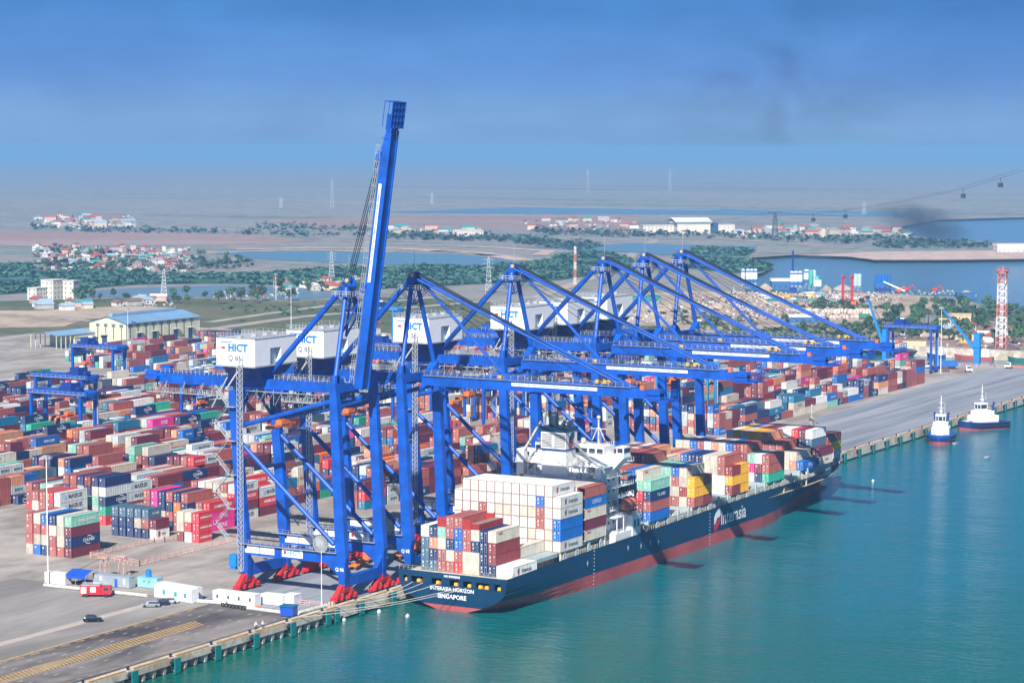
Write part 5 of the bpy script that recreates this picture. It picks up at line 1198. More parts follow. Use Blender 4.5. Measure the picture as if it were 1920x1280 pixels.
# ================================================================ QUAY ITEMS
def wheelset(b,xs,y,r=.45,w=.3,m=0):
    for x in xs: b.tube((x,-y,r),(x,-y+w,r),r,10,m); b.tube((x,y-w,r),(x,y,r),r,10,m)
def car(loc,rz,colname,col,lab,suv=True):
    t=empty('parked_car',(*loc,.006),rz,lab,'car','cars on the quay road')
    h=1.0 if suv else .85
    b=MB(); L=2.3; sec=[(-L,.45,.75,.80),(-L+.15,.35,1.0,.88),(-1.2,.3,h+.02,.92),(1.0,.3,h,.92),(1.9,.32,.86,.88),(L,.4,.7,.8)]
    b.loft([[(x,-w,z0),(x,w,z0),(x,w*.97,z1),(x,-w*.97,z1)] for x,z0,z1,w in sec])
    b.loft([[(x,-w,h-.02),(x,w,h-.02),(x*.82-.1,w*.78,z),(x*.82-.1,-w*.78,z)] for x,w,z in ((-2.05,.84,1.5),(-1.6,.88,1.66),(.2,.88,1.64),(1.15,.86,1.4))])
    body=b.build('body',mat('car_'+colname,col,.25,.3,0),t)
    b=MB(); b.loft([[(x,-w,h+.02),(x,w,h+.02),(x*.84-.1,w*.84,z),(x*.84-.1,-w*.84,z)] for x,w,z in ((-2.1,.86,1.36),(-1.6,.9,1.5),(.2,.9,1.5),(1.2,.87,1.3))]); b.build('window',GLASS,body)
    wheels(t,[(x,y,.36) for x in (-1.45,1.45) for y in (-.82,.82)],.36,.24,BLACK)
    panes(body,[(2.2,2.31,-.75,-.45,.62,.8),(2.2,2.31,.45,.75,.62,.8)],MARK,'headlight')
car((-52.7,41.4),R(-52),'black',(.012,.013,.02),'black hatchback parked alone on the grey quay road')
car((-31.4,40.6),R(122),'silver',(.3,.32,.34),'dark silver car parked first beside the long white cabin'); car((-28.3,40.2),R(124),'navy',(.02,.025,.05),'dark blue car squeezed between two silver cars'); car((-25.3,39.6),R(-58),'pale',(.5,.51,.52),'pale silver car at the cabin end of the parked row')
car((33,29),R(20),'red',(.6,.03,.03),'small red service car under the first gantry crane')
# fire engine
t=empty('fire_engine',(-27.8,61.2,.006),R(-62),'red fire engine with white roller shutters parked by the grey cabin','fire engine')
b=MB(); b.box(-3.9,1.4,-1.2,1.2,.7,2.9,0); b.box(1.5,3.9,-1.2,1.2,.7,2.75,0); b.box(-3.6,1.2,-.9,.9,2.9,3.05,1); b.rail([(-3.6,-.9,3.05),(1.2,-.9,3.05),(1.2,.9,3.05),(-3.6,.9,3.05)],.35,.04,1.2,1)
bd=b.build('body',[mat('fire_red',(.6,.015,.03),.35,0,.05),GALV],t)
b=MB(); b.box(-3.6,-2.2,-1.24,-1.2,.95,2.6); b.box(-1.2,.2,-1.24,-1.2,1.3,2.6); b.box(-3.6,-2.2,1.2,1.24,.95,2.6); b.box(-3.96,-3.9,-.9,.9,1.0,2.6); b.build('roller_shutter',MARK,bd)
b=MB(); b.box(2.2,3.4,-1.24,-1.2,1.7,2.5); b.box(2.2,3.4,1.2,1.24,1.7,2.5); b.box(3.9,3.94,-1.0,1.0,1.6,2.5); b.build('window',GLASS,bd)
wheels(t,[(x,y,.5) for x in (-2.3,2.7) for y in (-1.05,1.05)],.5,.35,BLACK)
# cabins in a line across the quay
def cabin(nm,x,y0,y1,d,h,m,lab,rz=0,wins=(),door=None,z=0.006,wm=None,cat='site cabin'):
    t=empty(nm,(x,(y0+y1)/2,z),rz,lab,cat,'site cabins closing off the berth')
    L=(y1-y0)/2; b=MB(); b.box(0,d,-L,L,.15,h,0); b.box(-.06,d+.06,-L-.06,L+.06,h,h+.12,0)
    for yy in (-L,L-.12): b.box(-.04,0,yy,yy+.12,.15,h,0)
    n=int(2*L/.6)
    for i in range(n): b.box(-.03,0,-L+.15+i*(2*L-.3)/n,-L+.15+i*(2*L-.3)/n+.25,.3,h-.1,0)
    for k in (.3,d-.6): b.box(k,k+.3,-L,L,0,.15,0)
    s=b.build('shell',m,t)
    for (q,wd,z0,z1) in wins:
        b=MB(); b.box(-.08,-.035,q-wd/2,q+wd/2,z0,z1); b.build('window',wm or GLASS,s)
    if door: b=MB(); b.box(-.08,-.035,door-.45,door+.45,.2,2.2); b.build('door',mat('door_blue',(0.01,.1,.5),.5),s)
    b=MB(); 
    for i in range(4): b.box(.3+i*.55,.36+i*.55,-L-.05,-L-.01,.3,h-.2)
    b.build('end_door_rod',GALV,s)
    return t
CWHT=mat('cabin_white',(.72,.74,.74),.5,0,.1,.6); CGRY=mat('cabin_grey',(.30,.35,.40),.5,0,.12,.6); CLBL=mat('cabin_pale_blue',(.25,.5,.58),.5,0,.15,.6)
TEALW=mat('window_teal',(.05,.35,.33),.4,0,0)
cabin('site_cabin',-22.3,34.2,47.6,2.5,3.3,CWHT,'long white cabin with teal windows beside the parked cars',R(-8),((-4.4,.9,1.2,2.4),(-1,.9,1.2,2.4),(3.2,.9,1.2,2.4)),wm=TEALW)
cabin('site_cabin',-19.4,35.2,49.0,2.5,3.2,CWHT,'white corrugated container right behind the long white cabin',R(-8))
cabin('site_cabin',-18.9,17.9,30.9,2.6,3.0,CWHT,'white cabin with four small dark windows near the black tyres',R(0),((-5,.5,1.3,2.2),(-1.6,.5,1.3,2.2),(1.7,.5,1.3,2.2),(5.1,.5,1.3,2.2)))
cabin('site_cabin',-14.6,12.6,19.0,2.5,2.6,CWHT,'short white container behind the blue tank box',R(3)); cabin('site_cabin',-13.4,10.0,13.2,3.6,2.7,CWHT,'white closed end container between blue tank and first crane',R(3))
cabin('site_cabin',-15.7,60.2,72.3,2.5,2.9,CGRY,'grey cabin with bright blue door behind the fire engine',R(0),((3.4,.6,1.4,2.5),(-4.4,.6,1.0,2.4)),door=-1.7,wm=MARK)
cabin('site_cabin',-12.6,53.6,60.0,2.5,2.7,CLBL,'pale blue cabin with a blue water tank on its roof',R(0),((1,.35,1.6,1.9),(-.6,.35,1.6,1.9)))
b=MB(); b.tube((-11.4,57.3,2.85),(-11.4,57.3,4.5),.75,12); b.tube((-11.4,57.3,4.5),(-11.4,57.3,4.75),.4,8); tag(b.build('water_tank',mat('tank_blue',(.01,.2,.6),.4)),'blue plastic water tank on the pale blue cabin roof','water tank')
cabin('site_cabin',-20.5,77.6,84.5,2.5,2.9,CWHT,'white cabin at the left edge beside the tall light mast',R(0))
t=empty('canopy',(-17.5,74.5,.006),0,'blue-roofed canopy with motorbikes between white and grey cabins','canopy')
b=MB(); b.add([(-2.6,-3.3,3.0),(-2.6,3.3,3.0),(.2,3.3,4.0),(.2,-3.3,4.0),(-2.6,-3.3,2.1),(-2.6,3.3,2.1)],[(0,1,2,3),(4,5,1,0)]); b.add([(.2,-3.3,4.0),(.2,3.3,4.0),(2.6,3.3,3.6),(2.6,-3.3,3.6)],[(3,2,1,0)]); b.build('roof',mat('canopy_blue',(.01,.08,.5),.5,0,.1),t)
b=MB(); 
for x in (-2.5,2.4):
    for y in (-3.2,0,3.2): b.tube((x,y,0),(x,y,3.0),.06,5)
b.build('post',GALV,t)
b=MB()
for k in range(6): y=-2.6+k*1.0; b.tube((-.9,y,.3),(-.9,y+.1,.3),.3,8); b.tube((.4,y,.3),(.4,y+.1,.3),.3,8); b.beam((-.8,y,.5),(.4,y,.7),.3,.35)
q=b.build('motorbike_row',BLACK); q.location=(-17.5,74.5,.006); tag(q,'dark motorbikes standing under the blue canopy','motorbikes',kind='stuff')
# blue tank box
t=empty('skip_tank',(-23.2,4.6,.006),R(10),'bright blue steel box with dark teal lid at the quay edge','skip')
b=MB(); b.loft([[(-1.3,-1.6,.2),(1.3,-1.6,.2),(1.3,1.6,.2),(-1.3,1.6,.2)],[(-1.4,-1.8,2.5),(1.4,-1.8,2.5),(1.4,1.8,2.5),(-1.4,1.8,2.5)]]); b.build('body',mat('skip_blue',(.01,.08,.5),.4,0,.1),t)
b=MB(); b.box(-1.7,1.7,-2.0,2.0,2.5,2.68); b.build('lid',mat('lid_teal',(.01,.12,.25),.5),t)
b=MB(); 
for y in (-1.4,1.4): b.box(-1.2,1.2,y-.1,y+.1,0,.2)
b.build('foot',BLACK,t)
# floating pipe line laid across the quay, with tyres and crates
def pipeobj(p,q,r,lab):
    b=MB(); b.tube(p,q,r,12); n=max(2,int((Vector(q)-Vector(p)).length/6))
    for i in range(n+1): c=Vector(p).lerp(Vector(q),i/n); d=(Vector(q)-Vector(p)).normalized()*.12; b.tube(c-d,c+d,r*1.18,12)
    tag(b.build('pipe',mat('pipe_offwhite',(.55,.54,.5),.6,0,.2,.6)),lab,'pipe','white dredge pipes laid across the quay')
pipeobj((-24.5,81,.5),(-22.5,49,.5),.45,'white pipe running from the light mast to the long white cabin'); pipeobj((-21.5,33.5,.5),(-20,26,.5),.5,'short white pipe between the two white cabins'); pipeobj((-22.3,17.5,.5),(-22.6,7,.5),.45,'white pipe ending at the blue steel box'); pipeobj((-21,3.4,.5),(-10,2.6,.5),.45,'white pipe lying along the quay edge towards the first crane')
for i in range(7):
    b=MB(); pts=[(0,.42*math.cos(a),.5+.42*math.sin(a)) for a in [2*math.pi*k/12 for k in range(13)]]; b.path(pts,.17,6)
    o=b.build('tyre',BLACK,loc=(-22.2-.1*i,25.4-1.15*i,.0)); tag(o,f'black tyre leaning in the row before the white cabin, {ordn(i+1)} from the pipe','tyre','tyres in front of the cabin')
b=MB(); b.ball((0,0,.35),1.1,.8,.5,9,5,0,.25,rnd); tag(b.build('tarpaulin',ORANGE,loc=(-20.4,16.2,0)),'crumpled orange tarpaulin by the short white container','tarpaulin')
# people
def person(x,y,rz,lab,shirt,trs):
    t=bpy.data.meshes.new('person'); me=t
    vs=[(0,0,.95),(0,0,1.15),(0,0,1.38),(0,0,1.5),(0,0,1.62),(0,.18,1.38),(.06,.26,1.12),(.12,.25,.88),(0,-.18,1.38),(-.02,-.27,1.12),(.08,-.27,.88),(0,.1,.88),(.06,.12,.48),(0,.13,.07),(.16,.14,.04),(0,-.1,.88),(-.04,-.12,.48),(-.08,-.13,.07),(.08,-.14,.04)]
    ed=[(0,1),(1,2),(2,3),(3,4),(2,5),(5,6),(6,7),(2,8),(8,9),(9,10),(0,11),(11,12),(12,13),(13,14),(0,15),(15,16),(16,17),(17,18)]
    rad=[.15,.14,.17,.06,.12,.07,.05,.035,.07,.05,.035,.1,.07,.05,.05,.1,.07,.05,.05]
    me.from_pydata(vs,ed,[]); o=link(bpy.data.objects.new('person',me)); sk=o.modifiers.new('s','SKIN'); su=o.modifiers.new('d','SUBSURF'); su.levels=1; su.render_levels=1
    for i,v in enumerate(me.skin_vertices[0].data): v.radius=(rad[i],rad[i]); v.use_root=(i==0)
    m=bpy.data.materials.get('person_skin') or mat('person_skin',(.45,.25,.17),.6,0,0); me.materials.append(mat('trousers_dark',(.03,.035,.05),.8,0,0)); 
    o.location=(x,y,.014); o.rotation_euler=(0,0,rz); tag(o,lab,'person','people standing on the quay')
    def cl(b):
        b.loft([[(.17*math.cos(a),.22*math.sin(a),.92) for a in [2*math.pi*i/10 for i in range(10)]],[(.16*math.cos(a),.24*math.sin(a),1.25) for a in [2*math.pi*i/10 for i in range(10)]],[(.12*math.cos(a),.22*math.sin(a),1.46) for a in [2*math.pi*i/10 for i in range(10)]]])
        b.tube((0,.21,1.42),(.03,.29,1.15),.09,7); b.tube((0,-.21,1.42),(-.02,-.3,1.15),.09,7)
    cached('shirt',cl,'shirt',TXTWHITE,o); 
    def hd(b): b.ball((0,0,1.64),.1,.085,.13,10,7)
    cached('head',hd,'head',MAT['person_skin'],o)
    def ht(b): b.ball((0,0,1.72),.15,.14,.09,10,5)
    cached('helmet',ht,'safety_helmet',TXTWHITE,o)
mat('person_skin',(.45,.25,.17),.6,0,0)
person(-40.9,1.9,R(-60),'person in white shirt and helmet, leftmost of three at the quay edge',0,0); person(-40.0,2.2,R(160),'person in white shirt and helmet, middle of three at the quay edge',0,0); person(-38.2,1.6,R(-100),'person in white shirt and helmet, standing apart on the right of three',0,0)
# fences
def fence(pts,h,lab,m,panel=True,step=3.0,nm='fence'):
    t=empty(nm,(*pts[0],.006),0,lab,'fence'); b=MB(); pb=MB()
    for (x0,y0),(x1,y1) in zip(pts[:-1],pts[1:]):
        x0-=pts[0][0];x1-=pts[0][0];y0-=pts[0][1];y1-=pts[0][1]
        L=math.hypot(x1-x0,y1-y0);n=max(1,int(L/step))
        for i in range(n+1): q=i/n; b.box(x0+(x1-x0)*q-.08,x0+(x1-x0)*q+.08,y0+(y1-y0)*q-.08,y0+(y1-y0)*q+.08,0,h)
        for z in (.15,h*.55,h-.05): pb.beam((x0,y0,z),(x1,y1,z),.05,.1)
        k=int(L/.45)
        for i in range(k): q=(i+.5)/k; pb.tube((x0+(x1-x0)*q,y0+(y1-y0)*q,.15),(x0+(x1-x0)*q,y0+(y1-y0)*q,h-.05),.03,3,caps=False)
    b.build('post',m,t); pb.build('fence_panel',m,t)
PINKF=mat('faded_red_white',(.58,.36,.31),.7,0,.3,.7)
fence([(15,98.8),(11.4,78.6),(61.4,80.6)],1.7,'faded red and white fence enclosing the front container corner',PINKF); fence([(15.5,99.4),(44,99.4),(46,97.2),(63,97.4)],1.5,'faded red fence along the slate blue and bright red stacks',PINKF)
fence([(-12,33),(-12,22)],1.4,'pale pink fence between white cabin and first crane leg',PINKF); fence([(-11,14),(-10,4)],1.3,'pale pink fence beside the short light pole at the quay edge',PINKF)
fence([(696,60),(696,120)],1.3,'red and white barrier along the inlet beside the harbour crane',PINKF,nm='barrier'); fence([(696,58),(696,12)],1.3,'red and white barrier along the inlet towards the open water',PINKF,nm='barrier')
# red white lattice stands
for x,y,l in ((-6.9,75.6,'red and white lattice stand behind the grey cabin, left one'),(-2.8,72.6,'red and white lattice stand behind the grey cabin, right one')):
    b=MB()
    for s in (-1,1):
        for u in (-1,1): b.beam((s*1.3,u*1.0,0),(s*.4,u*.8,5.4),.14,.14)
    for z in (1.5,3.2): b.tube((-1.1,-1,z),(1.1,-1,z),.06,4); b.tube((-1.1,1,z),(1.1,1,z),.06,4); b.tube((-1.1,-1,z),(.8,1,z+1.4),.05,4)
    b.box(-1.2,1.2,-1.3,1.3,5.4,5.7); tag(b.build('lattice_stand',PINKF,loc=(x,y,0)),l,'stand','lattice stands')
# light masts
def mast(x,y,h,lab,r=.22,z=0,lamps=True,nm='light_mast'):
    t=empty(nm,(x,y,z),0,lab,'light mast','light masts'); b=MB(); b.tube((0,0,0),(0,0,h),r,8,0,r*.45); b.build('pole',WHITE if True else GALV,t)
    if lamps:
        b=MB(); b.box(-.7,.7,-.7,.7,h-.3,h)
        for i in range(8): a=i*math.pi/4; b.box(1.1*math.cos(a)-.3,1.1*math.cos(a)+.3,1.1*math.sin(a)-.3,1.1*math.sin(a)+.3,h-.9,h-.35); b.tube((0,0,h-.3),(1.1*math.cos(a),1.1*math.sin(a),h-.5),.05,3)
        b.build('lamp_head',GALV,t)
mast(-21.5,82.5,34,'tall white light mast at the left edge by the cabins'); mast(400,94,36,'tall light mast beside the blue canopy shelter on the far apron'); mast(648,72,34,'tall light mast next to the lone far gantry'); mast(640,470,33,'tall light mast rising behind the white machinery houses'); mast(950,702,20,'thin light mast by the back road',.25,ZL)
mast(-11.5,2.9,14.5,'short white pole with triangular bracket at the quay edge',.12,0,False); mast(560,528,22,'light mast in front of the cream warehouse',.2)
for i,(x,y) in enumerate(((-9,2.2),(-8.2,1.8),(-9.9,3.6))): b=MB(); b.loft([[(-.7,-.5,0),(.7,-.5,0),(.7,.5,0),(-.7,.5,0)],[(-.2,-.2,1.3),(.2,-.2,1.3),(.2,.2,1.3),(-.2,.2,1.3)]]); tag(b.build('concrete_block',QUAYC,loc=(x,y,.014)),['tapered concrete block at the short pole foot, middle one','tapered concrete block at the short pole foot, nearest the water','tapered concrete block at the short pole foot, farthest from the water'][i],'block')
# yard tractors and trailers
def tractor(x,y,rz,lab,load=None,cabc=None,trc=None):
    t=empty('terminal_tractor',(x,y,.01),rz,lab,'truck','terminal tractors and trailers')
    b=MB(); b.box(5.2,7.4,-1.2,1.2,1.0,3.2,0); b.box(7.4,8.4,-1.15,1.15,.8,1.7,0); cb=b.build('cab',cabc or WHITE,t)
    b=MB(); b.box(5.6,7.45,-1.23,-1.19,2.0,3.0); b.box(5.6,7.45,1.19,1.23,2.0,3.0); b.box(7.4,7.46,-1,1,2.0,3.0); b.build('window',GLASS,cb)
    b=MB(); b.box(-7.2,5.6,-1.0,-.6,1.0,1.35); b.box(-7.2,5.6,.6,1.0,1.0,1.35)
    for i in range(7): b.box(-7.0+i*2,-6.7+i*2,-1.2,1.2,1.05,1.5)
    b.build('trailer',trc or ORANGE,t)
    wheels(t,[(x,y,.5) for x in (-6.2,-5,-3.8,4.8,7.3) for y in (-1,1)],.5,.4,BLACK)
    if load:
        o=cached(('c',12.192,2.896,False),cbody(12.192,2.896),'shipping_container',CPAINT,loc=(x-math.cos(rz)*7,y-math.sin(rz)*7-1.2,1.52),rz=rz,color=PAL[load][1]); tag(o,'blue container riding on the trailer by the inlet','container','containers on trailers')
tractor(42,26.5,R(15),'orange trailer and tractor under the first gantry crane',None,ORANGE); tractor(62,24,R(8),'orange trailer and tractor behind the first crane far leg',None,ORANGE); tractor(84,20,R(0),'orange flat trailer and tractor below the third crane')
tractor(673,80,R(108),'white tractor hauling a blue container near the inlet','b'); tractor(660,68,R(-70),'white tractor with an empty brown trailer on the far apron',None,WHITE,mat('trailer_brown',(.3,.1,.08),.6)); tractor(697-4,44,R(100),'white tractor parked by the inlet barrier at the right edge')
# blue shelter
t=empty('shelter',(421,66.5,.006),R(0),'bright blue arched shelter with pale blue walls on the far apron','shelter')
b=MB(); b.box(-3.6,3.6,-2.4,2.4,0,3.0); b.build('wall',LBLUE,t)
b=MB(); b.loft([[(x,-3*math.cos(a),2.8+1.5*math.sin(a)) for a in [math.pi*i/8 for i in range(9)]] for x in (-4.2,4.2)]); b.build('roof',mat('shelter_blue',(.005,.1,.35),.5,0,.1),t)
# floats
for i,(px,py) in enumerate(((1637,902),(645,1163),(711,1147),(764,1155),(1850,858),(1790,832),(1883,793))):
    x,y=G(px,py,ZW)
    b=MB()
    if i<4: b.box(-.35,.35,-.35,.35,-.2,.45); b.box(-.2,.2,-.2,.2,.45,.7)
    else: b.loft([[(-2.4,-.1,.1),(-2.4,.1,.1),(-2.4,.1,.3),(-2.4,-.1,.3)],[(-1,-.7,-.2),(-1,.7,-.2),(-1,.8,.5),(-1,-.8,.5)],[(2,-.7,-.2),(2,.7,-.2),(2,.75,.5),(2,-.75,.5)]])
    nm,cat=('float','float') if i<4 else ('small_boat','boat')
    l=['white float drifting off the ship bow','white float near the quay edge, leftmost of three','white float near the quay edge, middle of three','white float close to the ship stern','small boat drifting below the tugboats','small boat on the water just off the bright blue tugboat','small boat drifting right of the navy tugboat'][i]
    tag(b.build(nm,TXTWHITE if i<4 else GALV,loc=(x,y,ZW)),l,cat)
# vessels in the inlet
def vessel(x,y,L,rz,c1,lab):
    t=empty('workboat',(x,y,ZW),rz,lab,'boat','boats in the inlet')
    b=MB(); b.loft([[(-L/2,-2,-.2),(-L/2,2,-.2),(-L/2,2.2,1.8),(-L/2,-2.2,1.8)],[(L*.3,-2.2,-.2),(L*.3,2.2,-.2),(L*.3,2.4,1.9),(L*.3,-2.4,1.9)],[(L/2,-.2,-.2),(L/2,.2,-.2),(L/2+.6,.3,2.8),(L/2+.6,-.3,2.8)]]); b.build('hull',c1,t)
    b=MB(); b.box(-L*.42,-L*.15,-1.6,1.6,1.8,4.4); b.box(-L*.4,-L*.22,-1.3,1.3,4.4,6.2); b.tube((-L*.3,0,6.2),(-L*.3,0,9),.1,4); b.build('cabin',WHITE,t)
vessel(770.5,95,22,R(90),HRED,'small red workboat moored along the inlet wall'); vessel(771,66,18,R(95),mat('boat_green',(.02,.12,.1),.6),'dark green boat at the right end of the inlet'); vessel(770,117,10,R(90),CDARK,'small dark boat near the left part of the inlet wall')
# ================================================================ BACKGROUND
GZ=-0.6
def GP(x,y,z=GZ): return Vector((*G(x,y,z),z))
def hgt(x,yb,yt):
    d=(GP(x,yb)-CAM).dot(fw); return (yb-yt)/F_PX*d
def ray(x,y,D):
    d=fw+rt*((x-960)/F_PX)+upv*((640-y)/F_PX); return CAM+d*D
def col(name,c,r=.7,v=.15,s=.4): return mat(name,c,r,0,v,s)
CREAM=col('cream_cladding',(.56,.56,.42)); BROOF=col('blue_roof',(.22,.38,.56),.45,.12,.08); DOORD=col('dock_door',(.015,.05,.13)); CONCW=col('pale_render',(.6,.56,.5))
# --- warehouse
t=empty('warehouse',(562,531,0),0,'large cream warehouse with pale blue roof behind the container yard','warehouse')
b=MB(); W_,D_,E_,RG=69,27,13.2,16.6
b.add([(0,0,0),(W_,0,0),(W_,0,E_),(0,0,E_)],[(0,1,2,3)]); b.add([(0,D_,0),(W_,D_,0),(W_,D_,E_),(0,D_,E_)],[(3,2,1,0)])
for x in (0,W_): b.add([(x,0,0),(x,D_,0),(x,D_,E_),(x,D_/2,RG),(x,0,E_)],[(0,1,2,3,4)])
for i in range(11): b.box(i*6.9-.12,i*6.9+.12,-.12,0,0,E_)
for i in range(4): b.box(-.12,0,5+i*5.4,5.3+i*5.4,0,E_+1)
wl=b.build('wall',CREAM,t)
b=MB(); 
for i in range(60): b.add([(-1+i*1.18,-1,E_-.12),(-1+i*1.18+.16,-1,E_-.12),(-1+i*1.18+.16,D_/2,RG+.3),(-1+i*1.18,D_/2,RG+.3)],[(0,1,2,3)])
b.add([(-1,-1,E_-.25),(W_+1,-1,E_-.25),(W_+1,D_/2,RG+.15),(-1,D_/2,RG+.15)],[(0,1,2,3)]); b.add([(-1,D_+1,E_-.25),(W_+1,D_+1,E_-.25),(W_+1,D_/2,RG+.15),(-1,D_/2,RG+.15)],[(3,2,1,0)])
b.box(3,62,D_/2-1.2,D_/2+1.2,RG+.1,RG+1.5); b.build('roof',BROOF,t)
LG=col('louvre_grey',(.12,.14,.13))
panes(wl,[(3.2+i*7.2,4.0+i*7.2,-.2,-.13,2,10.4) for i in range(9)]+[(1.9+i*7.2,5.3+i*7.2,-.22,-.13,10.6,12.2) for i in range(9)]+[(-.2,-.13,3+i*5.8,3.6+i*5.8,3,11) for i in range(4)]+[(-.22,-.13,2+i*5.8,4.6+i*5.8,10.8,12.4) for i in range(4)],LG)
for x in (10,24,44,58): b=MB(); b.box(x,x+3.6,-.3,-.22,0,7.2,0); b.box(x-.7,x+4.6,-2.4,-.02,7.2,7.5,1); b.build('door',[DOORD,CREAM],wl)
b=MB(); b.box(-.3,-.22,14,17.6,0,6,0); b.box(-2.2,-.02,13.4,18.2,6,6.3,1); b.build('door',[DOORD,CREAM],wl)
t=empty('open_shed',(528,556,0),0,'open-sided shed with pale blue roof left of the cream warehouse','shed')
b=MB(); b.add([(-4,-6,7.6),(30,-6,7.6),(30,4,9.4),(-4,4,9.4)],[(0,1,2,3)]); b.add([(-4,14,7.6),(30,14,7.6),(30,4,9.4),(-4,4,9.4)],[(3,2,1,0)]); b.build('roof',BROOF,t)
b=MB(); b.box(12,30,-5.5,13,0,7.5,0); 
for x in np.arange(-4,12,4): b.box(x,x+.4,-5.8,-5.4,0,7.6,0); b.box(x,x+.4,13,13.4,0,7.6,0)
b.box(14,16,-5.6,-5.52,.2,3.6,1); b.box(20,24,-5.6,-5.52,.2,3,1); b.box(11.9,11.98,-4,-1,0,4,1); b.box(12,30,-5.6,-5.52,5,5.4,1); b.build('wall',[CREAM,DOORD],t)
# --- generic small houses
ROOFS=[('red',(.35,.09,.06)),('grey',(.28,.28,.28)),('teal',(.04,.25,.24)),('pale blue',(.3,.4,.5)),('brown',(.2,.12,.09)),('white',(.6,.58,.56))]
WALLS=[('white',(.62,.6,.57)),('cream',(.58,.5,.36)),('pink',(.55,.36,.3)),('pale grey',(.42,.42,.42))]
def house_mesh(w,d,h,flat,n):
    def f(b):
        b.box(-w/2,w/2,-d/2,d/2,0,h,0)
        for k in range(max(1,int(h/3))):
            z=1.0+k*3.0
            for i in range(n): x=-w/2+(i+.5)*w/n; b.box(x-.55,x+.55,-d/2-.06,-d/2+.02,z,z+1.4,1); 
            for i in range(2): y=-d/2+(i+.5)*d/2; b.box(-w/2-.06,-w/2+.02,y-.5,y+.5,z,z+1.4,1)
        b.box(-.5,.5,-d/2-.07,-d/2+.02,0,2.1,1)
    return f
def roof_mesh(w,d,h,flat):
    def f(b):
        if flat: b.box(-w/2-.3,w/2+.3,-d/2-.3,d/2+.3,h,h+.35); b.box(-w/4,w/5,-d/4,d/4,h+.35,h+2.0)
        else:
            r=min(w,d)*.28; 
            if w>=d: b.add([(-w/2-.5,-d/2-.5,h-.1),(w/2+.5,-d/2-.5,h-.1),(w/2+.5,0,h+r),(-w/2-.5,0,h+r),(-w/2-.5,d/2+.5,h-.1),(w/2+.5,d/2+.5,h-.1)],[(0,1,2,3),(3,2,5,4),(0,3,4),(1,5,2)])
            else: b.add([(-w/2-.5,-d/2-.5,h-.1),(-w/2-.5,d/2+.5,h-.1),(0,d/2+.5,h+r),(0,-d/2-.5,h+r),(w/2+.5,-d/2-.5,h-.1),(w/2+.5,d/2+.5,h-.1)],[(0,3,2,1),(3,4,5,2),(0,4,3),(1,2,5)])
    return f
def house(p,rz,w,d,h,wc,rc,lab,flat=False,grp='houses of the villages',nm='house',cat='house'):
    k=(w,d,h,flat); wm=col('wall_'+wc[0].replace(' ','_'),wc[1]); rm=col('roof_'+rc[0].replace(' ','_'),rc[1])
    o=cached(('hw',k,wc[0]),house_mesh(w,d,h,flat,max(2,int(w/3.5))),nm,[wm,GLASS],loc=(p[0],p[1],GZ),rz=rz); tag(o,lab,cat,grp)
    cached(('hr',k,rc[0]),roof_mesh(w,d,h,flat),'roof',rm,o); return o
def village(poly,n,place,sizes,rw=(0,0,0,1,1,2,3,4,5),mind=9):
    rr=random.Random(hash(place)%1000 if False else len(place)*13+n)
    xs_=[p[0] for p in poly]; ys_=[p[1] for p in poly]; pts=[]; tries=0
    def inside(x,y):
        c=False
        for i in range(len(poly)):
            (x1,y1),(x2,y2)=poly[i],poly[i-1]
            if (y1>y)!=(y2>y) and x<(x2-x1)*(y-y1)/(y2-y1)+x1: c=not c
        return c
    while len(pts)<n and tries<n*60:
        tries+=1; x=rr.uniform(min(xs_),max(xs_)); y=rr.uniform(min(ys_),max(ys_))
        if not inside(x,y): continue
        g=G(x,y,GZ)
        if any(math.hypot(g[0]-q[2][0],g[1]-q[2][1])<mind for q in pts): continue
        pts.append((x,y,g))
    pts.sort()
    for i,(x,y,g) in enumerate(pts):
        w,d,h=rr.choice(sizes); rc=ROOFS[rr.choice(rw)]; wc=rr.choice(WALLS); flat=rc[0] in('white','grey') and rr.random()<.5
        house(g,HEAD+rr.uniform(-.5,.5)+rr.choice((0,1.57))+.5,w,d,h,wc,rc,f'{wc[0]} house, {rc[0]} roof, in {place}, {ordn(i+1)} from left',flat)
S1=[(8,6,3.6),(10,6,5.6),(7,7,3.2),(6,9,3.4),(12,7,3.4),(6,6,7)]
village([(68,466),(250,470),(370,490),(345,511),(180,507),(68,494)],88,'the left village',S1)
village([(68,404),(250,416),(250,430),(68,428)],26,'the far left hamlet',[(14,9,6),(12,9,4),(18,10,7)],mind=16)
village([(720,430),(905,432),(905,446),(720,444)],16,'the pond hamlet',[(14,9,6),(18,10,7),(12,9,4)],mind=16)
village([(1380,428),(1700,432),(1700,447),(1380,444)],34,'the far right hamlet',[(14,9,6),(12,9,8),(20,10,5)],mind=16)
village([(980,412),(1190,414),(1190,436),(980,436)],12,'the central hamlet',[(14,9,5),(18,9,4)],mind=24)
village([(68,568),(160,572),(330,560),(330,566),(160,583),(68,582)],16,'the roadside row by the warehouse',[(9,7,3.4),(12,7,3.6),(7,6,3)],rw=(0,2,3,3,5,4),mind=8)
village([(520,530),(690,528),(690,545),(520,546)],13,'the riverside cluster',[(10,8,4),(14,8,3.5),(9,7,6)],mind=8)
village([(1745,645),(1915,640),(1915,620),(1750,615)],9,'the palm grove',[(9,7,4),(12,8,4),(8,7,6)],rw=(0,1,4,3),mind=11)
village([(1430,575),(1640,570),(1640,556),(1430,556)],14,'the sand yard',[(9,5,3),(12,5,3.2),(7,5,3)],rw=(3,5,1,2),mind=9)
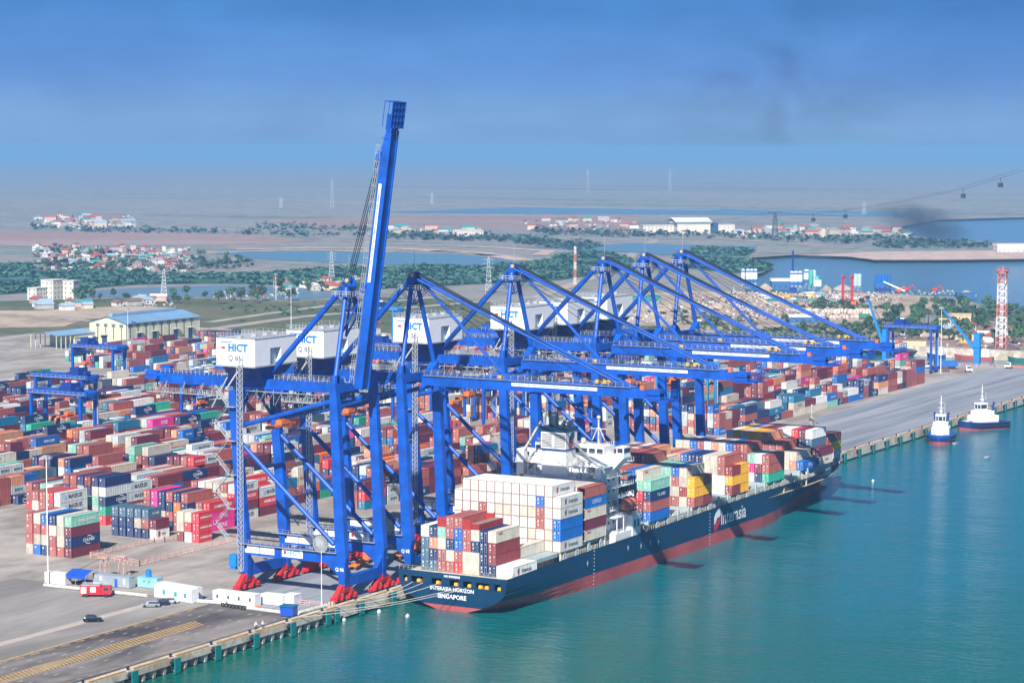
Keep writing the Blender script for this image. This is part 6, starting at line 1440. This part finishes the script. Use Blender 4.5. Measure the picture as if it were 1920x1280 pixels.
# larger buildings
def block_b(p,rz,w,d,h,wm,lab,fl,nx,cat='building',roofm=None,nm='apartment_building',rh=.5):
    t=empty(nm,(*p,GZ),rz,lab,cat); b=MB(); b.box(0,w,0,d,0,h); wl=b.build('wall',wm,t)
    b=MB(); b.box(-.4,w+.4,-.4,d+.4,h,h+rh); b.build('roof',roofm or wm,t)
    fh=h/fl; L=[]
    for k in range(fl):
        for i in range(nx): x=(i+.5)*w/nx; L.append((x-.5,x+.5,-.08,.02,k*fh+1.1,k*fh+2.2))
        for i in range(max(2,int(d/4))): y=(i+.5)*d/max(2,int(d/4)); L.append((-.08,.02,y-.4,y+.4,k*fh+1.1,k*fh+2.2))
    panes(wl,L,GLASS); return t
g=G(100,562,GZ); block_b(g,R(0),16,12,14.5,CONCW,'white four-storey apartment block standing alone at the left edge',4,4); block_b((g[0]-12,g[1]+6),R(0),11,9,9,CONCW,'lower white wing left of the white apartment block',3,3); block_b((g[0]+8,g[1]-13),R(12),9,9,14,CONCW,'pale rounded stair block right of the white apartment building',4,2)
g=G(1820,622,GZ); YB=col('yellow_render',(.62,.48,.28)); block_b(g,R(20),11,14,10.5,YB,'cream three-storey house among the palms below the lattice tower',3,3); block_b((g[0]+2,g[1]+13),R(20),9,8,7,YB,'lower cream house wing left of the three-storey house',2,2)
g=G(1735,651,GZ); block_b(g,R(112),26,8,4.6,YB,'long cream hall with dark doorways behind the inlet wall',1,9,nm='hall',roofm=col('brown_roof',(.2,.14,.11)))
g=G(1822,643,GZ); block_b(g,R(20),6,7,5,mat('ochre_wall',(.7,.42,.1),.7,0,.1),'ochre yellow house behind the pedestal crane',1,2,nm='hall'); g=G(1905,633,GZ); block_b(g,R(20),6,8,4,mat('ochre_wall',(.7,.42,.1)),'ochre yellow house at the right edge among palms',1,2,nm='hall')
g=G(1206,437,GZ); BW=col('bleached_white',(.62,.56,.48),.7,.08,.1)
t=block_b(g,R(-52),52,30,10,BW,'left wing of the big white industrial building far off',3,10,nm='industrial_building'); g2=G(1270,438,GZ); t=block_b(g2,R(-52),46,60,13,BW,'main hall of the big white industrial building, pale roof and dark gable',1,4,nm='industrial_building',roofm=DOORD)
b=MB(); b.add([(-3,-3,15.6),(49,-3,15.6),(49,30,21),(-3,30,21),(-3,63,15.6),(49,63,15.6)],[(0,1,2,3),(3,2,5,4)]); b.box(-1,47,-1,61,13.6,15.5); b.build('upper_roof',WHITE,t); b=MB(); b.box(46.2,58,4,56,0,14.5); b.build('gable_hall',DOORD,t); g3=G(1330,436,GZ); block_b(g3,R(-52),36,24,10.5,BW,'right wing of the big white industrial building',2,6,nm='industrial_building')
g=G(850,446,GZ); block_b(g,R(-52),30,12,10,BW,'long white school block among trees beyond the pond',3,9,nm='school'); g=G(1870,473,GZ); block_b(g,R(-52),44,14,7,BW,'long white shed on the far right sand spit',1,8,nm='open_shed',roofm=WHITE,rh=2)
g=G(1447,541,GZ); block_b(g,R(-55),24,8,6,mat('shed_blue',(.03,.12,.3),.6),'long shed with white roof between the silo groups',1,5,nm='hall',roofm=WHITE,rh=2.2); g=G(1475,606,GZ); block_b(g,R(-58),22,9,4,mat('shed_blue',(.03,.12,.3)),'blue shed with curved white roof in front of the bag stacks',1,5,nm='hall',roofm=WHITE,rh=1.6)
g=G(1105,567,GZ); block_b(g,R(-50),55,10,4,col('long_teal',(.03,.22,.25)),'long low teal-roofed shed behind the fourth crane',1,10,nm='hall')
g=G(1795,560,GZ); block_b(g,R(-60),14,8,4,mat('shed_blue',(.03,.12,.3)),'small blue shed at the bay shore',1,3,nm='hall')
# silos
def silo(x,y,yt,r,cm,lab,band=True):
    p=GP(x,y); h=hgt(x,y,yt); t=empty('silo',p,0,lab,'silo','cement silos at the batching plants'); b=MB(); b.tube((0,0,h*.3),(0,0,h*.94),r,12); b.tube((0,0,h*.16),(0,0,h*.3),r*.3,12,0,r); b.tube((0,0,h*.94),(0,0,h),r,12,0,r*.45); b.build('body',cm,t)
    b=MB(); b.tube((0,0,h*.3),(0,0,h*.48),r*1.02,12); b.tube((0,0,h*.84),(0,0,h*.92),r*1.02,12); 
    if band: b.build('blue_band',mat('silo_blue',(.01,.13,.42),.5),t)
    b=MB()
    for a in range(4): b.tube((r*.8*math.cos(a*1.57),r*.8*math.sin(a*1.57),0),(r*.8*math.cos(a*1.57),r*.8*math.sin(a*1.57),h*.32),.16,4)
    b.build('leg',GALV,t)
SW=col('silo_white',(.66,.67,.68),.4,.06); SG=col('silo_green',(.05,.42,.33),.5); SP=col('silo_pale_blue',(.4,.55,.62),.4)
for i,x in enumerate((1393,1402,1409,1416)): silo(x,541,504,1.75,SW,f'white silo with blue bands in the left group, {ordn(i+1)} from the left')
for i,(x,yt) in enumerate(((1485,508),(1492,508),(1500,508))): silo(x,546,yt,2.0,SW,f'white silo with blue bands in the middle group, {ordn(i+1)} from the left')
silo(1512,541,505,2.6,SW,'wide white silo left of the green silo'); silo(1520,544,506,1.9,SG,'bright green silo between white silos',False); silo(1526,543,506,1.8,SP,'pale silver silo right of the green silo',False)
silo(1604,545,513,1.8,SP,'pale blue silo beside the red rigs, left of two',False); silo(1611,545,513,1.8,SP,'pale blue silo beside the red rigs, right of two',False)
p=GP(1655,548); h=hgt(1655,548,515); t=empty('batching_plant',p,HEAD-R(90),'bright blue batching plant block with long white conveyor','plant')
b=MB()
for x in (-5,-2.5,0,2.5,5): b.tube((x,0,h*.42),(x,0,h),1.5,10)
b.box(-7,7,-2.4,2.4,h*.36,h*.5); b.build('body',mat('plant_blue',(.008,.12,.42),.5,0,.15),t); b=MB()
for x in (-6,-2,2,6): b.beam((x,-2,0),(x,-2,h*.38),.4,.4); b.beam((x,2,0),(x,2,h*.38),.4,.4)
b.box(-5,5,-2,2,1,3); b.build('leg',CDARK,t); b=MB(); b.beam((0,-3,h*.62),(17,-6,1.5),1.3,1.1); b.build('conveyor',WHITE,t)
p=GP(1532,548); t=empty('mixing_tower',p,HEAD-R(90),'green-roofed mixing tower with dark conveyor sloping right','plant'); b=MB(); b.box(-3,3,-2,2,5,10,0); b.tube((0,0,10),(0,0,13),2.2,10,1,1.2); b.build('body',[WHITE,SG],t); b=MB(); 
for x in (-2.8,2.8): b.beam((x,-1.8,0),(x,-1.8,5),.3,.3); b.beam((x,1.8,0),(x,1.8,5),.3,.3)
b.build('leg',SG,t); b=MB(); b.beam((1,-1,11),(15,-2,1),1.1,.8); b.build('conveyor',mat('belt_green',(.02,.12,.12),.6),t)
# drilling rigs and crawler crane, lattice towers, pylons
def lattice(b,h,w0,w1,n=8,r=.09,m=lambda k:0):
    for k in range(n):
        z0=h*k/n; z1=h*(k+1)/n; a=w0+(w1-w0)*k/n; c=w0+(w1-w0)*(k+1)/n; P0=[(-a,-a,z0),(a,-a,z0),(a,a,z0),(-a,a,z0)]; P1=[(-c,-c,z1),(c,-c,z1),(c,c,z1),(-c,c,z1)]
        for i in range(4):
            b.tube(P0[i],P1[i],r*1.5,4,m(k),caps=False); b.tube(P0[i],P1[(i+1)%4],r,3,m(k),caps=False); b.tube(P0[(i+1)%4],P1[i],r,3,m(k),caps=False); b.tube(P1[i],P1[(i+1)%4],r,3,m(k),caps=False)
for x,l in ((1580,'red drilling rig mast on an orange crawler, left of two'),(1597,'red drilling rig mast on an orange crawler, right of two')):
    p=GP(x,573); t=empty('drilling_rig',p,0,l,'rig'); b=MB(); lattice(b,hgt(x,573,516),.7,.5,9,.16); b.box(-1.5,1.5,-1,1,hgt(x,573,516)-1.5,hgt(x,573,516)); b.build('mast',RED,t); b=MB(); b.box(-3.4,3,-4.5,-.8,.9,3.2); b.build('cab',ORANGE,t); b=MB(); b.box(-3.6,3.2,-5,-3.6,0,.9); b.box(-3.6,3.2,-1.6,-.4,0,.9); b.build('crawler_track',BLACK,t)
p=GP(1486,546); t=empty('crawler_crane',p,HEAD-R(90),'dark lattice boom crane standing among the white silos','crane'); b=MB(); lattice(b,hgt(1486,546,470),1.0,.5,14,.17); b.build('boom',CDARK,t); b=MB(); b.box(-2,3,-1.6,1.6,.8,3.4); b.box(-2.6,2.6,-2.4,-1.4,0,1); b.box(-2.6,2.6,1.4,2.4,0,1); b.build('cab',CDARK,t)
TW=mat('tower_white',(.62,.6,.6),.6,0,0); TR_=mat('tower_red',(.5,.16,.12),.6,0,0)
p=GP(1877,655); h=hgt(1877,655,508); t=empty('lattice_tower',p,R(10),'red and white lattice tower with round platform rising over the palms','tower')
b=MB(); lattice(b,h,2.9,2.1,12,.2,lambda k:(1,1,0,0,0,1,1,0,0,0,1,1)[k]); b.box(-1,1,-1,1,0,h*.9,0); b.build('frame',[TW,TR_],t); b=MB(); b.tube((0,0,h-1.4),(0,0,h),3.3,14); b.box(-3.4,3.4,-3.4,3.4,h,h+.25); b.tube((0,0,h),(0,0,h+3),.5,8); b.rail([(3.6*math.cos(a),3.6*math.sin(a),h) for a in [math.pi*i/5 for i in range(11)]],1.2,.09,2.3); b.build('platform',TR_,t); b=MB(); b.tube((-3.6,-2,h*.86),(-3.6,-2.5,h*.86),1.2,12); b.build('dish',WHITE,t)
def pylon(x,yb,yt,lab,w=3.2,r=.2,nm='power_pylon',mm=None,arms=True):
    p=GP(x,yb); h=hgt(x,yb,yt); t=empty(nm,p,HEAD,lab,'pylon','power pylons across the flats'); b=MB(); lattice(b,h,w,.5,8,r)
    if arms:
        for z in (.72,.83,.94): b.beam((0,-w*1.6,h*z),(0,w*1.6,h*z),r*1.6,r*2)
    b.build('frame',mm or GALV,t)
for a in ((622,522,472,'grey power pylon behind the first crane back stay'),(308,557,505,'grey power pylon by the lake left of the first crane'),(916,552,482,'grey power pylon between the third and fourth crane peaks'),):
    pylon(*a,w=2.6,r=.14)
for a in ((527,391,371,'small distant pylon left of the tall distant pylon'),(623,391,334,'tall distant pylon on the horizon left of the raised boom'),(810,383,362,'tiny distant pylon right of the raised boom'),(1102,362,318,'faint pylon on the horizon above the third crane'),(1256,362,318,'faint pylon on the horizon near the big white building'),(730,391,360,'small distant pylon just right of the raised boom'),(1620,402,378,'small faint pylon near the far right hamlet')):
    pylon(*a,w=3.6,r=.13,mm=mat('pylon_pale',(.42,.43,.46),.6,0,0))
p=GP(1078,592); h=hgt(1078,592,462); t=empty('radio_mast',p,0,'slim red and white lattice mast left of the fourth crane peak','mast'); b=MB(); lattice(b,h,.8,.5,18,.11,lambda k:(k//2)%2); b.build('frame',[TW,TR_],t)
# cable car line
base=GP(1453,451); hh=hgt(1453,451,398); t=empty('cable_car_pylon',base,HEAD,'dark cable car pylon standing beside the far right hamlet','pylon'); b=MB(); lattice(b,hh,4,1.4,9,.45); b.box(-2,2,-9,9,hh-1.2,hh+.6); b.build('frame',mat('pylon_dark',(.06,.07,.08),.6),t)
cabp=[Vector((base.x,base.y,GZ+hh))]+[ray(x,y,D) for x,y,D in ((1525,402,2150),(1585,395,2050),(1700,377,1900),(1806,355,1750),(1876,334,1650),(1925,318,1580))]
left=[ray(1300,418,2900),ray(1390,409,2600)]
b=MB(); pts=left+cabp
for off in (0,5): b.path([p_+Vector((0,0,off*.0))+rt*off*.0+Vector((0,off*1.2,0)) for p_ in pts],.11,4)
tag(b.build('cable',ROPE),'thin dark cable car ropes rising towards the upper right','cable')
def gond(b): b.box(-1.7,1.7,-1.4,1.4,-6.6,-3.4); b.tube((0,0,-3.4),(0,0,0),.16,4); b.box(-1.0,1.0,-.3,.3,-.3,.3)
for i,(x,y,D) in enumerate(((1525,402,2150),(1585,395,2050),(1806,355,1750),(1876,334,1650))):
    o=cached('gond',gond,'gondola',mat('gondola_dark',(.03,.04,.05),.5),loc=ray(x,y,D)); tag(o,f'dark cable car gondola hanging from the ropes, {ordn(i+1)} from the pylon','gondola','gondolas on the cable')
# bag stacks, piles, machines on the sand yard
BAG=col('bulk_bag',(.6,.52,.44),.8,.15,.3)
V_=MB(); rr=random.Random(5)
for x0,x1,y,hh_ in ((1478,1540,583,1.6),(1545,1640,588,3.2),(1560,1640,596,1.6)):
    a=GP(x0,y);c=GP(x1,y); n=int((c-a).length/2.2)
    for i in range(n):
        p=a.lerp(c,i/n)
        for k in range(3):
            if rr.random()<.9: q=p+Vector((k*2.0,0,0)); V_.box(q.x,q.x+1.7,q.y,q.y+1.7,GZ,GZ+hh_*rr.uniform(.8,1.1))
tag(V_.build('bulk_bag_stacks',BAG),'long pale stacks of bulk bags on the sand yard','bags',kind='stuff')
def pile(x,y,rx,h,m,lab):
    p=GP(x,y); b=MB(); n=16; rg=[]
    for k in range(5):
        f=1-k/4.4; rg.append([(rx*f*math.cos(2*math.pi*i/n)*rr.uniform(.88,1.1),rx*.7*f*math.sin(2*math.pi*i/n)*rr.uniform(.88,1.1),h*(k/4)**.9) for i in range(n)])
    b.loft(rg); tag(b.build('sand_pile',m,loc=p,smooth=True),lab,'pile','sand and gravel piles')
for x,y,r_,h_,l in ((1435,543,10,5,'pale sand pile between the silo groups'),(1580,543,14,4.5,'sand pile left of the pale blue silos'),(1812,555,13,4.6,'tan sand pile at the bay shore right of the orange machines'),(1330,556,16,4,'grey sand pile behind the last crane peak'),(1550,545,8,5,'gravel pile beside the mixing tower'),(1350,575,15,3,'low gravel pile in the middle of the sand yard'),(1240,582,14,3.2,'low sand pile behind the fourth machinery house'),(1650,570,20,2.6,'wide low sand heap behind the left pedestal crane boom')): pile(x,y,r_,h_,SAND,l)
pile(1880,653,14,3.2,col('scrap_purple',(.13,.08,.09),.9,.3,.8),'purple-brown scrap heap behind the inlet wall at the right'); pile(1700,655,16,2.2,col('coal_grey',(.08,.08,.085),.9,.3,.8),'dark coal heap behind the inlet wall')
def machine(x,y,rz,m,lab,nm='excavator'):
    p=GP(x,y); t=empty(nm,p,rz,lab,'machine','machines working on the sand yard'); b=MB(); b.box(-2.2,1.8,-1.3,1.3,1,3.2); b.build('cab',m,t); b=MB(); b.beam((1.4,0,2.4),(5,0,5.4),.6,.6); b.beam((5,0,5.4),(7.2,0,1.6),.5,.5); b.build('arm',m,t); b=MB(); b.box(-2.4,2.2,-1.6,-.9,0,1); b.box(-2.4,2.2,.9,1.6,0,1); b.build('crawler_track',BLACK,t)
mi=0
for x,y,m,l in ((1685,549,ORANGE,'orange excavator on the shore below the blue plant'),(1752,547,RED,'red excavator with raised arm on the bay shore'),(1700,546,RED,'red loader behind the orange excavator'),(1450,556,YEL,'yellow excavator in front of the long shed'),(1475,560,YEL,'yellow excavator in front of the middle silo group'),(1520,563,YEL,'yellow excavator below the green silo'),(1290,566,YEL,'yellow excavator behind the far crane'),(470,553,ORANGE,'orange excavator by the lake, left of two'),(492,553,ORANGE,'orange excavator by the lake, right of two'),(1376,552,GALV,'grey loader beside the left silo group')):
    machine(x,y,HEAD+rr.uniform(-2,2),m,l)
g=GP(1622,598); t=empty('dump_truck',g,R(-60),'green tarpaulin truck parked beside the bag stacks','truck'); b=MB(); b.box(-4,3,-1.3,1.3,1,3.6); b.build('cargo_bed',mat('truck_green',(.02,.2,.12),.6),t); b=MB(); b.box(3.2,5.4,-1.2,1.2,.8,3.2); b.build('cab',WHITE,t); wheels(t,[(x,y,.5) for x in (-2.8,-1.4,4.2) for y in (-1.1,1.1)],.5,.4,BLACK)
# --- vegetation
LEAF=[mat('leaf_%s'%n,c,.8,0,.35,.25) for n,c in (('deep',(.022,.06,.03)),('mid',(.045,.10,.04)),('fresh',(.065,.15,.055)))]
BARK=mat('bark',(.12,.09,.07),.9,0,.2,2)
def crown_fn(seed,rx,rz_,n,q=.75):
    def f(b):
        r=random.Random(seed); cl=[]
        for i in range(11):
            a=r.uniform(0,6.28); e=r.uniform(-.4,1); rr_=r.uniform(.35,.8); cl.append((rx*rr_*math.cos(a)*math.cos(e),rx*rr_*math.sin(a)*math.cos(e),rz_*.75*math.sin(e),r.uniform(.3,.5)))
        for i in range(n):
            cx,cy,cz,cr=r.choice(cl); d=Vector((r.gauss(0,1),r.gauss(0,1),r.gauss(0,1))).normalized()*(rx*cr*r.uniform(.6,1.05)); p=Vector((cx,cy,cz))+d
            nrm=(d.normalized()+Vector((r.uniform(-.6,.6),r.uniform(-.6,.6),r.uniform(-.2,.8)))).normalized(); u=nrm.orthogonal().normalized(); v=nrm.cross(u); s=q*r.uniform(.6,1.3)
            b.add([p-u*s-v*s*.6,p+u*s-v*s*.5,p+u*s*.8+v*s*.7,p-u*s*.7+v*s*.6],[(0,1,2,3)])
    return f
def trunk_fn(h,seed):
    def f(b):
        r=random.Random(seed); b.tube((0,0,0),(.2,.1,h*.6),.28,7,0,.18)
        for i in range(5): a=r.uniform(0,6.28); b.tube((.2,.1,h*r.uniform(.4,.6)),(h*.28*math.cos(a),h*.28*math.sin(a),h*r.uniform(.75,1.0)),.12,5,0,.05)
    return f
def tree(x,y,lab,k=0,s=1.0,z=GZ,bare=False):
    p=G(x,y,z); v=k%4
    t=empty('tree',(*p,z),rr.uniform(0,6),lab,'tree','trees around the port'); t.scale=(s,s,s*rr.uniform(.9,1.15))
    cached(('trk',v),trunk_fn(7,v),'trunk',BARK,t)
    if not bare: cached(('cr',v,k%3),crown_fn(v,3.6,3.2,420,.5),'crown',LEAF[k%3],t,loc=(0,0,6.2))
def frond_fn(seed):
    def f(b):
        r=random.Random(seed)
        for i in range(16):
            a=2*math.pi*i/16+r.uniform(-.15,.15); e=r.uniform(.1,.9); L=r.uniform(2.8,3.6); pr=None
            for k in range(6):
                s=k/5; x=L*s*math.cos(e*.6); z=L*(s*math.sin(e)-1.0*s*s); w=.55*math.sin(math.pi*min(.95,.15+s*.8)); c,sn=math.cos(a),math.sin(a)
                q=[(x*c-w*sn,x*sn+w*c,z-.25*w),(x*c,x*sn,z+.1),(x*c+w*sn,x*sn-w*c,z-.25*w)]
                if pr: b.add(pr+q,[(0,1,4,3),(1,2,5,4)])
                pr=q
    return f
def palm(x,y,lab,s=1.0,k=0):
    p=G(x,y,GZ); t=empty('palm_tree',(*p,GZ),rr.uniform(0,6),lab,'palm','palm trees by the inlet'); t.scale=(s,s,s)
    cached(('ptr',k%2),lambda b:(b.tube((0,0,0),(.3,.1,4),.2,7,0,.16),b.tube((.3,.1,4),(.4+.5*(k%2),.3,8.2),.16,7,0,.11)),'trunk',BARK,t)
    cached(('pfr',k%3),frond_fn(k%3),'crown',LEAF[1 if k%2 else 0],t,loc=(.4+.5*(k%2),.3,8.2))
pts=sorted([(rr.uniform(1655,1918),rr.uniform(598,640)) for _ in range(46)]); 
for i,(x,y) in enumerate(pts): palm(x,y,f'palm tree in the grove behind the inlet, {ordn(i+1)} from the left',rr.uniform(.8,1.35),i)
pts=sorted([(rr.uniform(1650,1925),rr.uniform(588,644)) for _ in range(60)]+[(rr.uniform(1845,1925),rr.uniform(580,615)) for _ in range(26)]+[(rr.uniform(1690,1860),rr.uniform(575,600)) for _ in range(18)])
for i,(x,y) in enumerate(pts): tree(x,y,f'broad green tree in the grove behind the inlet, {ordn(i+1)} from the left',i,rr.uniform(.6,1.15))
pts=sorted([(rr.uniform(1290,1660),rr.uniform(606,650)) for _ in range(38)]+[(rr.uniform(1500,1640),rr.uniform(568,580)) for _ in range(8)])
for i,(x,y) in enumerate(pts): tree(x,y,f'low tree on the scrubby ground beyond the booms, {ordn(i+1)} from the left',i+1,rr.uniform(.4,.8))
pts=sorted([(rr.uniform(72,520),rr.uniform(556,572)) for _ in range(26)]+[(rr.uniform(520,700),rr.uniform(540,565)) for _ in range(14)]+[(rr.uniform(72,480),rr.uniform(478,512)) for _ in range(26)])
for i,(x,y) in enumerate(pts): tree(x,y,f'dark tree on the left bank around the lake village, {ordn(i+1)} from the left',i,rr.uniform(.6,1.2))
pts=sorted([(rr.uniform(1780,1922),rr.uniform(640,651)) for _ in range(16)])
for i,(x,y) in enumerate(pts): (palm if i%2 else tree)(x,y,f'{"palm" if i%2 else "bushy tree"} close behind the inlet wall near the tower, {ordn(i+1)} from the left',s=.8,k=i)
# thickets too dense to count
def scatter(name,polys,spacing,size,h,m,lab,seed,quads=6):
    r=np.random.RandomState(seed); VV=[];n0=0
    for poly,dens in polys:
        P=np.array(gp(*poly,z=GZ)); a=P.min(0);c=P.max(0); n=int((c[0]-a[0])*(c[1]-a[1])/spacing**2*dens); Q=a+r.rand(n,2)*(c-a); ins=np.zeros(n,bool)
        for i in range(len(P)):
            x1,y1=P[i];x2,y2=P[i-1]; cnd=(y1>Q[:,1])!=(y2>Q[:,1]); xx=(x2-x1)*(Q[:,1]-y1)/((y2-y1) if y2!=y1 else 1e-9)+x1; ins^=cnd&(Q[:,0]<xx)
        Q=Q[ins]; 
        # leave clearings
        nz_=np.array([noise.noise(Vector((q[0]*.012,q[1]*.012,seed))) for q in Q]); Q=Q[nz_>-.28]; VV.append(Q)
    Q=np.concatenate(VV); N=len(Q); base=np.zeros((N,quads,4,3))
    sc_=size*(.6+.8*r.rand(N,1)); hh=h*(.5+.9*r.rand(N,1))
    cx=Q[:,0:1]+(r.rand(N,quads)-.5)*sc_*1.6; cy=Q[:,1:2]+(r.rand(N,quads)-.5)*sc_*1.6; cz=GZ+hh*(.25+.75*r.rand(N,quads))
    az=r.rand(N,quads)*6.283; tl=(r.rand(N,quads)-.2)*1.1; s=sc_*(.35+.4*r.rand(N,quads))
    ux=np.stack([np.cos(az),np.sin(az),np.zeros_like(az)],-1); uy=np.stack([-np.sin(az)*np.cos(tl),np.cos(az)*np.cos(tl),np.sin(tl)],-1); cc=np.stack([cx,cy,cz],-1)
    for j,(p_,q_) in enumerate(((-1,-.7),(1,-.6),(.8,.7),(-.8,.8))): base[:,:,j,:]=cc+ux*(s*p_)[...,None]+uy*(s*q_)[...,None]
    v=base.reshape(-1,3); nf=len(v)//4; me=bpy.data.meshes.new(name); me.vertices.add(len(v)); me.vertices.foreach_set('co',v.ravel().astype(np.float32)); me.loops.add(nf*4); me.loops.foreach_set('vertex_index',np.arange(nf*4,dtype=np.int32)); me.polygons.add(nf)
    me.polygons.foreach_set('loop_start',np.arange(0,nf*4,4,dtype=np.int32)); me.update(); me.validate(); me.materials.append(m); o=link(bpy.data.objects.new(name,me)); tag(o,lab,'vegetation',kind='stuff'); return o
M1=((-60,496),(200,494),(300,515),(450,516),(560,508),(660,500),(725,512),(725,541),(640,545),(540,535),(420,531),(260,533),(165,541),(-60,556))
M2=((700,506),(780,499),(900,499),(1000,493),(1080,470),(1150,478),(1182,486),(1192,502),(1110,515),(1050,525),(900,532),(720,541))
M3=((1270,478),(1400,486),(1450,498),(1430,509),(1380,512),(1270,500))
M4=((1300,463),(1420,468),(1400,480),(1290,476))
for pl in (M1,M2,M3,M4): sheet('grass_field',gp(*pl,z=GZ+.28),GZ+.28,VEG)
MANG=mat('mangrove_leaf',(.042,.125,.085),.85,0,.35,.015)
scatter('mangrove_thicket',((M1,.8),(M2,.8),(M3,.8),(M4,.6)),4.6,2.9,2.4,MANG,'dark green mangrove thicket spreading behind the port around the lakes',3)
DTREE=mat('far_tree_leaf',(.03,.08,.055),.85,0,.4,.02)
scatter('far_woods',((((60,424),(260,430),(480,436),(720,440),(720,447),(400,440),(60,434)),.28),(((720,436),(900,438),(1020,448),(1130,462),(1090,472),(960,455),(720,448)),.9),(((1000,430),(1200,436),(1380,440),(1720,446),(1780,462),(1600,460),(1380,448),(1000,442)),.5),(((68,462),(360,484),(480,492),(480,500),(350,512),(180,508),(60,496)),.35),(((480,420),(720,428),(720,436),(480,430)),.25),(((1640,455),(1800,456),(1900,466),(1640,466)),.6)),9,3.6,5.0,DTREE,'distant dark tree belts around the far hamlets and fields',8,5)
scatter('scrub',((((1400,655),(1650,652),(1660,606),(1500,612),(1300,640)),.5),(((1480,560),(1680,566),(1660,580),(1480,590)),.35),(((400,572),(700,566),(1000,570),(1000,640),(800,600),(400,610)),.03),(((1240,575),(1400,600),(1400,640),(1240,600)),.2)),3.4,2.0,1.8,LEAF[1],'scrub and weeds growing on the rough ground behind the port',11,5)
# rubble and clutter of the works and the villages
def clutter(name,polys,spacing,seed,mats,lab,hm=1.5):
    r=random.Random(seed); b=MB()
    for poly,n in polys:
        xs_=[p[0] for p in poly]; ys_=[p[1] for p in poly]
        for i in range(n):
            x=r.uniform(min(xs_),max(xs_)); y=r.uniform(min(ys_),max(ys_)); g=G(x,y,GZ); w=r.uniform(.8,3.2)*spacing; d=r.uniform(.8,2.4)*spacing; h=r.uniform(.4,hm); a=r.uniform(0,3); c,s=math.cos(a),math.sin(a)
            P=[(g[0]+c*u-s*v,g[1]+s*u+c*v) for u,v in ((-w/2,-d/2),(w/2,-d/2),(w/2,d/2),(-w/2,d/2))]; b.prism(P,GZ,GZ+h,r.randrange(len(mats)))
    tag(b.build(name,mats),lab,'clutter',kind='stuff')
clutter('works_clutter',((((1290,548),(1690,574)),800),(((1290,574),(1560,600)),160),(((1150,566),(1420,606)),350),(((1400,582),(1640,600)),300),(((1690,545),(1790,553)),60),(((400,548),(560,560)),90),(((200,566),(330,576)),50),(((1655,625),(1915,652)),90)),0.6,4,[GALV,CONCW,CDARK,BARK,SW,col('rust',(.25,.1,.06)),SAND,SAND,BAG,MUD,BARK,GALV,TRACK,SAND],'scattered machinery, blocks and debris on the works behind the port')
clutter('village_clutter',((((68,466),(355,510)),560),(((68,406),(250,430)),170),(((1380,430),(1700,446)),200),(((720,432),(900,445)),80),(((980,412),(1190,436)),90),(((530,528),(690,546)),60)),1.9,6,[CONCW,BW,BARK,col('tile_red',(.35,.11,.08)),GALV],'lean-tos, yards and walls crowded between the village houses',3.6)
# smoke from the fire on the spit
sm=bpy.data.materials.new('dark_smoke'); sm.use_nodes=True; t_=sm.node_tree; t_.nodes.clear(); pv=t_.nodes.new('ShaderNodeVolumePrincipled'); pv.inputs['Color'].default_value=(.12,.14,.18,1)
tcc=t_.nodes.new('ShaderNodeTexCoord'); nz1=t_.nodes.new('ShaderNodeTexNoise'); nz1.inputs['Scale'].default_value=2.4; nz1.inputs['Detail'].default_value=3; t_.links.new(tcc.outputs['Generated'],nz1.inputs['Vector'])
mr=t_.nodes.new('ShaderNodeMapRange'); mr.inputs[1].default_value=.36; mr.inputs[2].default_value=.7; mr.inputs[3].default_value=0; mr.inputs[4].default_value=.05; t_.links.new(nz1.outputs[0],mr.inputs[0]); t_.links.new(mr.outputs[0],pv.inputs['Density'])
ou=t_.nodes.new('ShaderNodeOutputMaterial'); t_.links.new(pv.outputs[0],ou.inputs['Volume'])
b=MB(); b.ball((0,0,0),1,1,1,16,10); c=GP(1748,458)+rt*(-10)+Vector((0,0,26))
t_.nodes.remove(tcc); tc2=t_.nodes.new('ShaderNodeTexCoord'); t_.links.new(tc2.outputs['Object'],nz1.inputs['Vector']); nz1.inputs['Scale'].default_value=1.6
vl=t_.nodes.new('ShaderNodeVectorMath'); vl.operation='LENGTH'; t_.links.new(tc2.outputs['Object'],vl.inputs[0]); fo=t_.nodes.new('ShaderNodeMapRange'); fo.inputs[1].default_value=.15; fo.inputs[2].default_value=.98; fo.inputs[3].default_value=1; fo.inputs[4].default_value=0; fo.interpolation_type='SMOOTHSTEP'; t_.links.new(vl.outputs['Value'],fo.inputs[0])
ml=t_.nodes.new('ShaderNodeMath'); ml.operation='MULTIPLY'; t_.links.new(mr.outputs[0],ml.inputs[0]); t_.links.new(fo.outputs[0],ml.inputs[1]); t_.links.new(ml.outputs[0],pv.inputs['Density'])
o=b.build('smoke',sm,smooth=True); o.scale=(74,74,30); o.location=c; o.rotation_euler=Vector((-rt.x*1.0,-rt.y*1.0,.22)).to_track_quat('X','Z').to_euler(); tag(o,'dark smoke drifting from a fire on the far sand spit','smoke',kind='stuff')
# ================================================================ HAZE
hz=MB().box(-700,31000,-29000,31500,-6,133.0)
hm=bpy.data.materials.new('haze_air'); hm.use_nodes=True; t=hm.node_tree; t.nodes.clear()
pv=t.nodes.new('ShaderNodeVolumePrincipled'); pv.inputs['Color'].default_value=(0.28,0.60,1.0,1); pv.inputs['Density'].default_value=0.000118; pv.inputs['Anisotropy'].default_value=0.0
oo=t.nodes.new('ShaderNodeOutputMaterial'); t.links.new(pv.outputs[0],oo.inputs['Volume'])
o=hz.build('haze',hm); o['kind']='stuff'; o['label']='pale blue haze thickening over the far mudflats and villages'
